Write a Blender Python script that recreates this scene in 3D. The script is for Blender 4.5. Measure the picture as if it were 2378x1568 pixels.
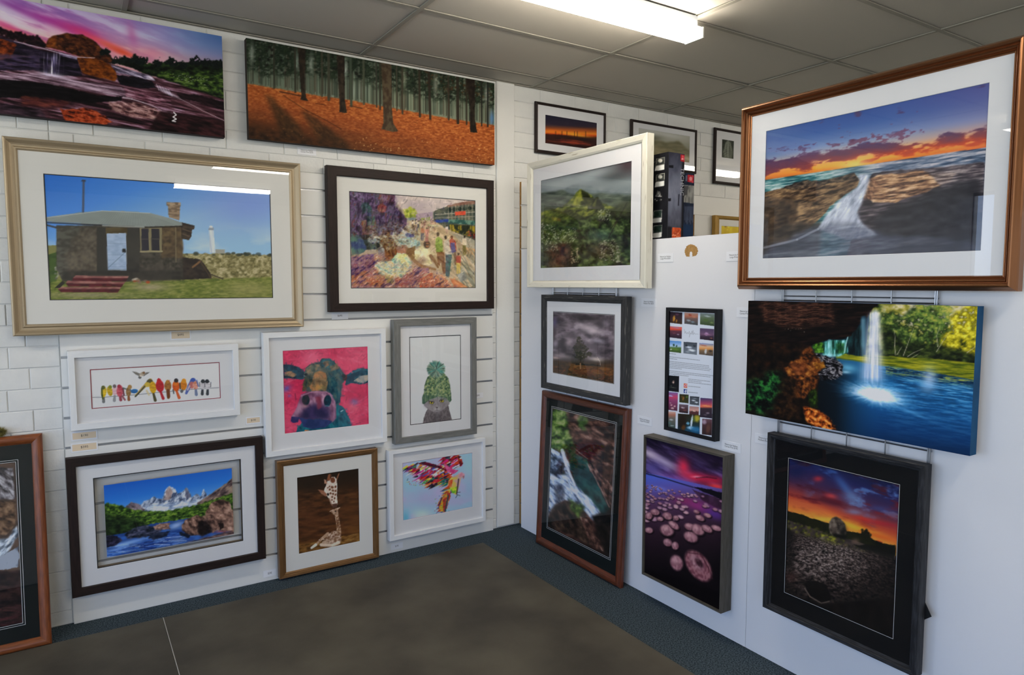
import bpy, math, random
import numpy as np

# ------------------------------------------------------------------ scene, camera, world, light
for o in list(bpy.data.objects):
    bpy.data.objects.remove(o, do_unlink=True)
SC = bpy.context.scene
COL = SC.collection
CAM_H, CAM_Y, F_PX, PW, PH = 1.71, -4.03, 1601.0, 2378, 1568
PITCH, YAW = math.radians(4.45), math.radians(32.715)
cam_data = bpy.data.cameras.new('camera')
cam_data.sensor_width = 36.0
cam_data.lens = 36.0 * F_PX / PW
cam_data.clip_start = 0.02
cam = bpy.data.objects.new('camera', cam_data)
COL.objects.link(cam)
cam.location = (0, CAM_Y, CAM_H)
cam.rotation_euler = (math.pi / 2 - PITCH, 0, -YAW)
SC.camera = cam

SC.view_settings.view_transform = 'Standard'
SC.view_settings.look = 'None'
SC.view_settings.gamma = 1.0
SC.view_settings.use_curve_mapping = False
SC.view_settings.exposure = EXPO = 0.0
SC.cycles.max_bounces = 6; SC.cycles.diffuse_bounces = 3; SC.cycles.glossy_bounces = 3; SC.cycles.transparent_max_bounces = 8
SC.cycles.adaptive_threshold = 0.02
SC.cycles.caustics_reflective = False; SC.cycles.caustics_refractive = False

LAMP = 37.0            # emission of a fluorescent diffuser
SKY = 21.0             # strength of the sky
w = bpy.data.worlds.new('world')
SC.world = w
w.use_nodes = True
wn, wl = w.node_tree.nodes, w.node_tree.links
sky = wn.new('ShaderNodeTexSky')
sky.sky_type = 'HOSEK_WILKIE'
sky.turbidity = 3.0
sky.sun_direction = (0.5, -0.35, 0.8)
bg = wn['Background']
bg.inputs[1].default_value = SKY
tint = wn.new('ShaderNodeVectorMath'); tint.operation = 'MULTIPLY'; tint.inputs[1].default_value = (1.02, 0.95, 1.03)     # takes a little green out of the sky colour
wl.new(sky.outputs[0], tint.inputs[0]); wl.new(tint.outputs[0], bg.inputs[0])

# room extents: brick wall at y = 0, camera looks towards +x +y
RX0, RX1, RY0, H = -4.0, 8.4, -8.4, 3.057
XP = 2.615            # front face of the display partition
WINS = [(-0.24, -0.004, 0.9, 2.79), (-2.4, -0.55, 0.35, 2.72), (-4.5, -2.65, 0.35, 2.72), (-6.6, -4.75, 0.35, 2.72)]
ADDED_WINS = [(-3.9, -2.6, 0.35, 2.6), (-2.4, -1.2, 0.35, 2.6)]     # x range of unseen windows added behind the viewer to light the brick wall
def portal(loc, rot, sx, sy):                # sky portals in the shop windows
    l = bpy.data.lights.new('window_daylight', 'AREA')
    l.shape = 'RECTANGLE'; l.size = sx; l.size_y = sy
    l.cycles.is_portal = True
    lo = bpy.data.objects.new('window_daylight', l)
    COL.objects.link(lo); lo.location = loc; lo.rotation_euler = rot
for a, b, c, d in WINS:
    portal((RX0 - .06, (a + b) / 2, (c + d) / 2), (0, -math.pi / 2, 0), d - c, b - a)
for a, b, c, d in ADDED_WINS:
    portal(((a + b) / 2, RY0 - .06, (c + d) / 2), (math.pi / 2, 0, 0), b - a, d - c)

# ------------------------------------------------------------------ helpers
def lin(c):
    if isinstance(c, str):
        c = [int(c[i:i + 2], 16) for i in (0, 2, 4)]
    out = []
    for v in c[:3]:
        v = v / 255.0
        out.append(v / 12.92 if v <= 0.04045 else ((v + 0.055) / 1.055) ** 2.4)
    return tuple(out)

MATS = {}
def mat(name, c, rough=0.6, metal=0.0, spec=0.5, c2=None, nscale=30.0, stretch=(1, 1, 1), detail=6.0, bump=0.0, bscale=None,
        lo=0.35, hi=0.65, coat=0.0):
    """procedural principled material; c, c2 are sRGB, mixed by object-space noise"""
    if name in MATS:
        return MATS[name]
    m = bpy.data.materials.new(name)
    m.use_nodes = True
    nt = m.node_tree; n = nt.nodes; L = nt.links
    b = n['Principled BSDF']
    b.inputs['Roughness'].default_value = rough
    b.inputs['Metallic'].default_value = metal
    b.inputs['Specular IOR Level'].default_value = spec
    b.inputs['Coat Weight'].default_value = coat
    ca = lin(c)
    b.inputs['Base Color'].default_value = (*ca, 1)
    if c2 is not None or bump:
        tc = n.new('ShaderNodeTexCoord'); mp = n.new('ShaderNodeMapping')
        mp.inputs['Scale'].default_value = stretch
        L.new(tc.outputs['Object'], mp.inputs['Vector'])
        nz = n.new('ShaderNodeTexNoise')
        nz.inputs['Scale'].default_value = nscale; nz.inputs['Detail'].default_value = detail
        L.new(mp.outputs[0], nz.inputs['Vector'])
        if c2 is not None:
            cr = n.new('ShaderNodeValToRGB')
            cr.color_ramp.elements[0].position = lo; cr.color_ramp.elements[1].position = hi
            cr.color_ramp.elements[0].color = (*ca, 1); cr.color_ramp.elements[1].color = (*lin(c2), 1)
            L.new(nz.outputs['Fac'], cr.inputs[0]); L.new(cr.outputs[0], b.inputs['Base Color'])
        if bump:
            src = nz
            if bscale:
                src = n.new('ShaderNodeTexNoise'); src.inputs['Scale'].default_value = bscale; src.inputs['Detail'].default_value = 4
                L.new(mp.outputs[0], src.inputs['Vector'])
            bp = n.new('ShaderNodeBump'); bp.inputs['Strength'].default_value = bump; bp.inputs['Distance'].default_value = 0.004
            L.new(src.outputs['Fac'], bp.inputs['Height']); L.new(bp.outputs[0], b.inputs['Normal'])
    MATS[name] = m
    return m

def glass_mat(name, ior=1.5, tint=(1, 1, 1), rough=0.0):
    if name in MATS:
        return MATS[name]
    m = bpy.data.materials.new(name); m.use_nodes = True
    n = m.node_tree.nodes; L = m.node_tree.links; n.clear()
    o = n.new('ShaderNodeOutputMaterial'); mx = n.new('ShaderNodeMixShader'); fr = n.new('ShaderNodeFresnel')
    t = n.new('ShaderNodeBsdfTransparent'); g = n.new('ShaderNodeBsdfGlossy')
    ge = n.new('ShaderNodeNewGeometry'); mu = n.new('ShaderNodeMath'); mu.operation = 'MULTIPLY_ADD'; mu.inputs[1].default_value = -2; mu.inputs[2].default_value = 1
    pw = n.new('ShaderNodeMath'); pw.operation = 'POWER'; pw.inputs[0].default_value = ior      # same reflectance from either side of the thin sheet
    L.new(ge.outputs['Backfacing'], mu.inputs[0]); L.new(mu.outputs[0], pw.inputs[1]); L.new(pw.outputs[0], fr.inputs[0])
    g.inputs['Roughness'].default_value = rough
    t.inputs[0].default_value = (*tint, 1)
    L.new(fr.outputs[0], mx.inputs[0]); L.new(t.outputs[0], mx.inputs[1]); L.new(g.outputs[0], mx.inputs[2]); L.new(mx.outputs[0], o.inputs[0])
    MATS[name] = m
    return m

def emit_mat(name, c, s):
    m = bpy.data.materials.new(name); m.use_nodes = True
    b = m.node_tree.nodes['Principled BSDF']
    b.inputs['Base Color'].default_value = (0.8, 0.8, 0.78, 1)
    b.inputs['Emission Color'].default_value = (*lin(c), 1); b.inputs['Emission Strength'].default_value = s
    return m

def print_mat(name, rough=0.5, spec=0.3, weave=0.0):
    """printed surface: ink colour is stored on the print's own vertices"""
    if name in MATS:
        return MATS[name]
    m = bpy.data.materials.new(name); m.use_nodes = True
    n = m.node_tree.nodes; L = m.node_tree.links; b = n['Principled BSDF']
    b.inputs['Roughness'].default_value = rough; b.inputs['Specular IOR Level'].default_value = spec
    a = n.new('ShaderNodeVertexColor'); a.layer_name = 'ink'
    L.new(a.outputs['Color'], b.inputs['Base Color'])
    MATS[name] = m
    return m

def mesh_obj(name, V, F, m, parent=None, mats=None, fm=None, smooth=False):
    me = bpy.data.meshes.new(name)
    me.from_pydata([tuple(v) for v in V], [], F)
    for x in (mats or [m]):
        me.materials.append(x)
    if fm:
        me.polygons.foreach_set('material_index', fm)
    if smooth:
        me.polygons.foreach_set('use_smooth', [True] * len(me.polygons))
    me.update()
    return link(name, me, parent)

def link(name, me, parent=None):
    o = bpy.data.objects.new(name, me)
    COL.objects.link(o)
    if parent is not None:
        o.parent = parent
    return o

class MB:
    """collects verts and faces of one part"""
    def __init__(s): s.V = []; s.F = []
    def add(s, V, F):
        b = len(s.V); s.V += [tuple(v) for v in V]; s.F += [tuple(i + b for i in f) for f in F]; return s
    def box(s, x0, x1, y0, y1, z0, z1):
        return s.add([(x0, y0, z0), (x1, y0, z0), (x1, y1, z0), (x0, y1, z0), (x0, y0, z1), (x1, y0, z1), (x1, y1, z1), (x0, y1, z1)],
                     [(0, 3, 2, 1), (4, 5, 6, 7), (0, 1, 5, 4), (1, 2, 6, 5), (2, 3, 7, 6), (3, 0, 4, 7)])
    def bbox(s, x0, x1, y0, y1, z0, z1, b):
        """box whose -y face is chamfered by b"""
        return s.add([(x0, y1, z0), (x1, y1, z0), (x1, y1, z1), (x0, y1, z1), (x0, y0 + b, z0), (x1, y0 + b, z0), (x1, y0 + b, z1), (x0, y0 + b, z1),
                      (x0 + b, y0, z0 + b), (x1 - b, y0, z0 + b), (x1 - b, y0, z1 - b), (x0 + b, y0, z1 - b)],
                     [(3, 2, 1, 0), (0, 1, 5, 4), (1, 2, 6, 5), (2, 3, 7, 6), (3, 0, 4, 7), (4, 5, 9, 8), (5, 6, 10, 9), (6, 7, 11, 10), (7, 4, 8, 11), (8, 9, 10, 11)])
    def rod(s, a, b, r, n=8):
        a = np.array(a, float); b = np.array(b, float); d = b - a; d /= np.linalg.norm(d)
        u = np.cross(d, (0.3, 0.9, 0.2)); u /= np.linalg.norm(u); v = np.cross(d, u)
        V = [p + r * (math.cos(2 * math.pi * i / n) * u + math.sin(2 * math.pi * i / n) * v) for p in (a, b) for i in range(n)]
        F = [(i, (i + 1) % n, n + (i + 1) % n, n + i) for i in range(n)] + [tuple(range(n - 1, -1, -1)), tuple(range(n, 2 * n))]
        return s.add(V, F)
    def ring(s, o, i, y, yi=None):
        """flat rectangular ring facing -y; o and i are (x0, x1, z0, z1)"""
        yi = y if yi is None else yi
        V = [(o[0], y, o[2]), (o[1], y, o[2]), (o[1], y, o[3]), (o[0], y, o[3]), (i[0], yi, i[2]), (i[1], yi, i[2]), (i[1], yi, i[3]), (i[0], yi, i[3])]
        return s.add(V, [(0, 1, 5, 4), (1, 2, 6, 5), (2, 3, 7, 6), (3, 0, 4, 7)])
    def quad(s, x0, x1, y, z0, z1):
        return s.add([(x0, y, z0), (x1, y, z0), (x1, y, z1), (x0, y, z1)], [(0, 1, 2, 3)])
    def build(s, name, m, parent=None, smooth=False): return mesh_obj(name, s.V, s.F, m, parent, smooth=smooth)

def empty(name, loc=(0, 0, 0), rot=(0, 0, 0)):
    o = bpy.data.objects.new(name, None)
    o.empty_display_size = 0.1
    COL.objects.link(o); o.location = loc; o.rotation_euler = rot
    return o

def tag(o, label=None, cat=None, group=None, kind=None):
    if label: o['label'] = label
    if cat: o['category'] = cat
    if group: o['group'] = group
    if kind: o['kind'] = kind
    return o

_font = []
def text_part(name, body, size, m, parent, loc, rot=(math.pi / 2, 0, 0), align='CENTER', width=None):
    """lettering as a mesh part lying on its card"""
    cu = bpy.data.curves.new(name, 'FONT')
    cu.body = body; cu.size = size; cu.align_x = align; cu.align_y = 'CENTER'; cu.resolution_u = 2; cu.space_line = 0.95
    t = bpy.data.objects.new(name + '_tmp', cu)
    COL.objects.link(t)
    dg = bpy.context.evaluated_depsgraph_get()
    me = bpy.data.meshes.new_from_object(t.evaluated_get(dg))
    bpy.data.objects.remove(t, do_unlink=True); bpy.data.curves.remove(cu)
    me.materials.clear(); me.materials.append(m)
    if width:
        xs = [v.co.x for v in me.vertices]
        k = width / (max(xs) - min(xs))
        for v in me.vertices: v.co.x *= k
    o = link(name, me, parent)
    o.location = loc; o.rotation_euler = rot
    return o
# ------------------------------------------------------------------ materials of the room
M_WALL = mat('white_paint', 'e6e6e2', 0.55, spec=0.3, bump=0.25, nscale=90)
M_BRICK = mat('painted_brick', 'e8e8e4', 0.5, spec=0.35, c2='dedfdc', nscale=7, bump=0.35, bscale=70)
M_CEIL = mat('ceiling_board', 'c4beb2', 0.9, spec=0.1, c2='bcb7ab', nscale=400, bump=0.15)
M_TEE = mat('ceiling_grid_metal', '9c988c', 0.75, spec=0.15)
M_SLAT = mat('white_melamine', 'e8e8e4', 0.38, spec=0.45)
M_ALU = mat('groove_aluminium', 'b4b6b8', 0.35, metal=0.9)
M_MDF = mat('raw_fibreboard', 'b58a4e', 0.8, c2='a07840', nscale=60)
M_CARPET = mat('blue_grey_carpet', '28343a', 0.95, spec=0.05, c2='56626a', nscale=150, bump=1.0, bscale=300, lo=0.38, hi=0.62)
M_MAT = mat('mottled_vinyl', '423e36', 0.62, spec=0.25, c2='5c574b', nscale=2.4, detail=13, bump=0.12, bscale=120, lo=0.34, hi=0.68)
M_PART = mat('partition_paint', 'e8e8ea', 0.5, spec=0.35, bump=0.08, nscale=60)
M_DARK = mat('dark_metal', '2a2a2a', 0.45, metal=0.6)
M_WIRE = mat('chromed_wire', 'a8abb0', 0.28, metal=1.0)
M_PAPER = mat('tag_card', 'eeeff2', 0.6, spec=0.3)
M_CREAM = mat('tag_cream', 'e6d2b4', 0.6, spec=0.3)
M_INK = mat('black_ink', '33302e', 0.6)

# ------------------------------------------------------------------ floor
fl = MB().box(RX0 - .2, RX1 + .2, RY0 - .2, 0.2, -0.1, 0.0).build('floor', M_CARPET)
tag(fl, 'blue grey loop pile carpet covering the shop floor', 'floor', kind='structure')
def floor_mat(x0, x1, y0, y1, label):
    o = MB().add([(x0, y0, .0005), (x1, y0, .0005), (x1, y1, .0005), (x0, y1, .0005), (x0 + .002, y0 + .002, .004), (x1 - .002, y0 + .002, .004), (x1 - .002, y1 - .002, .004), (x0 + .002, y1 - .002, .004)],
                 [(3, 2, 1, 0), (4, 5, 6, 7), (0, 1, 5, 4), (1, 2, 6, 5), (2, 3, 7, 6), (3, 0, 4, 7)]).build('floor_mat', M_MAT)
    return tag(o, label, 'floor mat', 'vinyl sheets laid over the carpet')
fm_ = floor_mat(0.3405, 2.24, -7.6, -0.19, 'brown grey mottled vinyl sheet reaching the corner by the partition')
floor_mat(-2.1, 0.3375, -7.6, -0.19, 'brown grey vinyl sheet in front of the orange wood frame, left of the seam')
M_SEAM = mat('seam_edge', 'b0ada3', 0.4)
MB().box(.3376, .3412, -7.6, -.192, .0006, .0046).build('seam_edge', M_SEAM, fm_)

# ------------------------------------------------------------------ brick wall with its painted bricks
wl_ = MB().box(RX0, RX1, 0.0, 0.2, 0, H + .1).build('wall_left', M_BRICK)
tag(wl_, 'white painted brick wall carrying the slat panels', 'wall', kind='structure')
BP, BL, BZ0 = 0.1028, 0.307, 0.997 - 9 * 0.1028
full_brick = None
def bricks(x0, x1, z0, z1):
    global full_brick
    k0 = int(math.floor((z0 - BZ0) / BP)) - 1
    for k in range(k0, k0 + 40):
        a, b = BZ0 + k * BP, BZ0 + (k + 1) * BP
        za, zb = max(a, z0), min(b, z1)
        if zb - za < 0.02: continue
        off = -0.174 if k % 2 else -0.257
        off += 0.008 * math.sin(k * 2.3)
        j0 = int(math.floor((x0 - off) / BL))
        for j in range(j0, j0 + 40):
            xa, xb = max(off + j * BL, x0), min(off + (j + 1) * BL, x1)
            if xa > x1: break
            if xb - xa < 0.015: continue
            g = 0.0018
            wdt, hgt = xb - xa, zb - za
            if abs(wdt - BL) < 1e-6 and abs(hgt - BP) < 1e-6:
                if full_brick is None:
                    o = MB().bbox(-BL / 2 + g, BL / 2 - g, -0.0055, 0.004, -BP / 2 + g, BP / 2 - g, 0.0028).build('brick', M_BRICK, wl_)
                    full_brick = o.data
                else:
                    o = link('brick', full_brick, wl_)
            else:
                o = MB().bbox(-wdt / 2 + g, wdt / 2 - g, -0.0055, 0.004, -hgt / 2 + g, hgt / 2 - g, 0.0028).build('brick', M_BRICK, wl_)
            o.location = ((xa + xb) / 2, 0.002 * math.sin(k * 5.1 + j * 3.7) * 0.6, (za + zb) / 2)
bricks(-0.95, -0.047, 0.0, H)
bricks(-0.047, 2.455, 2.348, H)
bricks(2.421, 2.455, 0.0, 2.348)
bricks(2.598, 2.651, 0.0, 2.43)
bricks(2.598, 4.95, 2.432, H)
pil = MB().bbox(2.456, 2.597, -0.02, 0.008, 0.012, H, 0.004).build('trim_1', M_WALL)
tag(pil, 'flat white boxed duct running up the wall beside the partition', 'pilaster', kind='structure')

def plain_wall(name, x0, x1, y0, y1, label):
    return tag(MB().box(x0, x1, y0, y1, 0, H + .1).build(name, M_WALL), label, 'wall', kind='structure')
plain_wall('wall_right', RX1, RX1 + .2, RY0, 0.2, 'white wall at the far end of the shop')
def window_wall(name, wins, q0, q1, f, label, first):
    """wall with real openings; f maps (along, depth 0 inside .. .15 outside, z) to the world"""
    def bx(B, a0, a1, d0, d1, z0, z1):
        c = [f(a, d, z) for a in (a0, a1) for d in (d0, d1) for z in (z0, z1)]
        lo = [min(p[k] for p in c) for k in range(3)]; hi = [max(p[k] for p in c) for k in range(3)]
        return B.box(lo[0], hi[0], lo[1], hi[1], lo[2], hi[2])
    B = MB(); ed = [q0, *sorted(v for q in wins for v in q[:2]), q1]
    for k in range(0, len(ed) - 1, 2): bx(B, ed[k], ed[k + 1], 0, .15, 0, H + .1)
    for a, b, c, d in wins: bx(B, a, b, 0, .15, 0, c); bx(B, a, b, 0, .15, d, H + .1)
    tag(B.build(name, M_WALL), label, 'wall', kind='structure')
    for i, (a, b, c, d) in enumerate(wins):
        F = MB(); e = .03 if b - a > 1 else .008
        for r in ((a, a + e, c, d), (b - e, b, c, d), (a + e, b - e, c, c + .04), (a + e, b - e, d - .04, d)): bx(F, r[0], r[1], .03, .11 if e > .01 else .05, r[2], r[3])
        if b - a > 1: bx(F, (a + b) / 2 - .02, (a + b) / 2 + .02, .04, .1, c + .04, d - .04)
        fo = F.build('window_%d' % (first + i), M_WFRAME)
        tag(fo, 'dark aluminium shop window in the %s, number %d' % (label, i + 1), 'window', kind='structure')
        dp = .07 if e > .01 else .04
        MB().add([f(a + e, dp, c + .04), f(b - e, dp, c + .04), f(b - e, dp, d - .04), f(a + e, dp, d - .04)], [(0, 1, 2, 3)]).build('pane', M_PANE, fo)
M_WFRAME = mat('window_aluminium', '3a3c40', 0.4, metal=0.6)
M_PANE = glass_mat('window_glass', 1.25)
window_wall('wall_front', WINS, RY0, 0.0, lambda a, d, z: (RX0 - d, a, z), 'white window wall of the shop front', 1)
window_wall('wall_back', ADDED_WINS, RX0 - .15, RX1 + .2, lambda a, d, z: (a, RY0 - d, z), 'white wall behind the viewer with windows added for daylight', 5)

# ------------------------------------------------------------------ suspended ceiling: slab, tees, tiles
ce = MB().box(RX0, RX1, RY0, 0.008, H + .06, H + .1).build('ceiling', M_CEIL)
tag(ce, 'grey suspended ceiling of lay-in boards in a thin metal grid', 'ceiling', kind='structure')
GX = [0.29 + 1.226 * k for k in range(-5, 8)]
GX = [RX0] + [g for g in GX if RX0 + .1 < g < RX1 - .1] + [RX1]
GY = [0.0] + [-0.222 - 0.6165 * k for k in range(0, 15) if -0.222 - 0.6165 * k > RY0 + .1] + [RY0]
tee_x = None
for g in GX[1:-1]:
    if tee_x is None:
        o = MB().box(-0.012, 0.012, RY0, 0, H - .001, H + .004).box(-0.002, .002, RY0, 0, H + .004, H + .04).build('cross_tee', M_TEE, ce); tee_x = o.data
    else: o = link('cross_tee', tee_x, ce)
    o.location.x = g
tee_y = None
for g in GY[1:-1]:
    if tee_y is None:
        o = MB().box(RX0, RX1, -0.012, 0.012, H - .0015, H + .0035).box(RX0, RX1, -.002, .002, H + .0035, H + .04).build('main_tee', M_TEE, ce); tee_y = o.data
    else: o = link('main_tee', tee_y, ce)
    o.location.y = g
MB().add([(RX0, -0.022, H - .002), (RX1, -0.022, H - .002), (RX1, 0.006, H - .002), (RX0, 0.006, H - .002)], [(3, 2, 1, 0)]).add(
    [(RX0, -.022, H + .003), (RX1, -.022, H + .003), (RX1, -.022, H - .002), (RX0, -.022, H - .002)], [(0, 3, 2, 1)]).build('wall_angle', M_TEE, ce)
tiles = {}
for i in range(len(GX) - 1):
    for j in range(len(GY) - 1):
        a, b, c, d = GX[i] + .006, GX[i + 1] - .006, GY[j + 1] + .006, GY[j] - .006
        key = (round(b - a, 3), round(d - c, 3))
        if key not in tiles:
            hx, hy = (b - a) / 2, (d - c) / 2
            o = MB().box(-hx, hx, -hy, hy, 0, .012).build('ceiling_tile', M_CEIL, ce); tiles[key] = o.data
        else: o = link('ceiling_tile', tiles[key], ce)
        o.location = ((a + b) / 2, (c + d) / 2, H + .006 + (0.0025 if (i * 7 + j * 3) % 4 == 0 else 0))

# ------------------------------------------------------------------ slat panels
def slat_panel(x0, x1, y, top, label, edge, th=0.02, grooves=None):
    root = empty('slat_panel', (x0, 0, 0))
    W = x1 - x0
    MB().box(0, W, y + th * .45, min(y + th, -.0001), 0, top).build('backing', edge, root)
    gz = [k * 0.15 for k in range(1, 30) if k * .15 < top - .04] if grooves is None else grooves
    zs = [0.0] + gz + [top]
    for a, b in zip(zs[:-1], zs[1:]):
        a2 = a + (.0055 if a > 0 else 0); b2 = b - (.0055 if b < top else 0)
        mesh_obj('slat', *slat_geo(W, y, y + th * .5, a2, b2), None, root, mats=[M_SLAT, edge], fm=[0, 0, 0, 0, 0, 1, 1, 0])
    for g in gz:
        r = MB()
        r.add([(.0005, y + th * .44, g - .0075), (W - .0005, y + th * .44, g - .0075), (W - .0005, y + th * .44, g + .0075), (.0005, y + th * .44, g + .0075)], [(0, 1, 2, 3)])
        r.add([(.0005, y + .001, g - .0055), (W - .0005, y + .001, g - .0055), (W - .0005, y + th * .44, g - .005), (.0005, y + th * .44, g - .005)], [(0, 1, 2, 3)])
        r.add([(.0005, y + .001, g + .0055), (W - .0005, y + .001, g + .0055), (W - .0005, y + th * .44, g + .005), (.0005, y + th * .44, g + .005)], [(3, 2, 1, 0)])
        r.build('groove_insert', M_ALU, root)
    return tag(root, label, 'slat panel')
def slat_geo(W, y0, y1, z0, z1, b=.0015):
    V = [(0, y1, z0), (W, y1, z0), (W, y1, z1), (0, y1, z1), (0, y0 + b, z0), (W, y0 + b, z0), (W, y0 + b, z1), (0, y0 + b, z1), (0, y0, z0 + b), (W, y0, z0 + b), (W, y0, z1 - b), (0, y0, z1 - b)]
    return V, [(3, 2, 1, 0), (0, 1, 5, 4), (2, 3, 7, 6), (4, 5, 9, 8), (6, 7, 11, 10), (1, 2, 6, 10, 9, 5), (3, 0, 4, 8, 11, 7), (8, 9, 10, 11)]
slat_panel(-0.045, 2.42, -0.0205, 2.345, 'white slat wall panel with metal-lined grooves behind the framed animal prints', M_SLAT)
slat_panel(2.652, 4.335, -0.0205, 2.41, 'white slat panel with raw brown edge in the gap behind the partition', M_MDF)
slat_panel(4.345, 6.3, -0.034, 2.276, 'white slat panel carrying the gold framed yellow picture', M_MDF, th=0.034)
tb = MB().bbox(4.337, 6.3, -0.018, 0.0, 2.279, 2.43, .002).build('trim_2', M_SLAT)
tag(tb, 'plain white board above the slat panel behind the partition', 'trim', kind='structure')
# ------------------------------------------------------------------ painter: prints are painted in code, ink kept on the print's vertices
def project(p):
    d = np.array(p, float) - np.array([0, CAM_Y, CAM_H])
    r = d[0] * math.cos(YAW) - d[1] * math.sin(YAW)
    f = d[0] * math.sin(YAW) + d[1] * math.cos(YAW)
    z = f * math.cos(PITCH) - d[2] * math.sin(PITCH)
    y = -(d[2] * math.cos(PITCH) + f * math.sin(PITCH))
    return PW / 2 + F_PX * r / z, PH / 2 + F_PX * y / z

# crops of the photograph whose pixel grids the drawings below are measured in: (x, y, scale)
ZOOM = dict(Z1=(0, 0, 3.92), Z2=(540, 60, 3.7156), Z3=(0, 300, 3.0158), Z4=(740, 360, 3.9208), Z5=(120, 760, 4.756), Z6=(590, 730, 4.172),
            Z7=(130, 990, 3.647), Z8=(620, 1010, 3.9633), R1=(1200, 200, 3.135), R2=(1680, 60, 2.45), R3=(1220, 660, 4.127), R4=(1700, 640, 3.5633),
            R5=(1220, 880, 2.8), R6=(1720, 980, 2.6667), R7=(0, 980, 2.666), R8=(1520, 700, 4.611), Q2=(1480, 320, 5.227))

def homography(src, dst):
    A = []; B = []
    for (x, y), (u, v) in zip(src, dst):
        A.append([x, y, 1, 0, 0, 0, -u * x, -u * y]); B.append(u)
        A.append([0, 0, 0, x, y, 1, -v * x, -v * y]); B.append(v)
    return np.append(np.linalg.solve(np.array(A, float), np.array(B, float)), 1).reshape(3, 3)

def fbm(h, w, cx, cy, seed, octs=4, gain=0.5):
    rng = np.random.RandomState(seed); out = np.zeros((h, w)); amp = 1.0; tot = 0
    for o in range(octs):
        gx, gy = max(1, int(cx)), max(1, int(cy))
        if o and (gx > w / 2.5 or gy > h / 2.5): break
        gx = min(gx, w); gy = min(gy, h)
        g = rng.rand(gy + 2, gx + 2)
        xs = np.linspace(0, gx, w, endpoint=False); ys = np.linspace(0, gy, h, endpoint=False)
        xi = xs.astype(int); yi = ys.astype(int); fx = xs - xi; fy = ys - yi
        fx = fx * fx * (3 - 2 * fx); fy = (fy * fy * (3 - 2 * fy))[:, None]
        a = g[np.ix_(yi, xi)] * (1 - fx) + g[np.ix_(yi, xi + 1)] * fx
        b = g[np.ix_(yi + 1, xi)] * (1 - fx) + g[np.ix_(yi + 1, xi + 1)] * fx
        out += amp * (a * (1 - fy) + b * fy); tot += amp; amp *= gain; cx *= 2; cy *= 2
    return out / tot

_T = np.random.RandomState(77).rand(256, 256)
def vnoise(u, v, octs=5, gain=.55, ridged=False):
    """fractal value noise at any coordinates, about 0..1 with mean .5"""
    out = np.zeros(u.shape); amp = 1.0; tot = 0
    for o in range(octs):
        ui = np.floor(u); vi = np.floor(v); fu = u - ui; fv = v - vi
        fu = fu * fu * (3 - 2 * fu); fv = fv * fv * (3 - 2 * fv)
        a = ui.astype(int) & 255; b = vi.astype(int) & 255; a1 = (a + 1) & 255; b1 = (b + 1) & 255
        n = (_T[b, a] * (1 - fu) + _T[b, a1] * fu) * (1 - fv) + (_T[b1, a] * (1 - fu) + _T[b1, a1] * fu) * fv
        if ridged: n = 1 - np.abs(2 * n - 1)
        out += amp * n; tot += amp; amp *= gain; u = u * 2.03 + 17.3; v = v * 2.03 + 41.7
    return out / tot

def boxblur(m, r):
    for ax in (0, 1):
        p = np.pad(m, [(r + 1, r) if k == ax else (0, 0) for k in (0, 1)], mode='edge'); c = np.cumsum(p, ax); n = 2 * r + 1
        m = (c[n:] - c[:-n] if ax == 0 else c[:, n:] - c[:, :-n]) / n
    return m

def C(c):
    if isinstance(c, str): return np.array([int(c[i:i + 2], 16) for i in (0, 2, 4)], float) / 255
    return np.array(c, float) / 255

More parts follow.
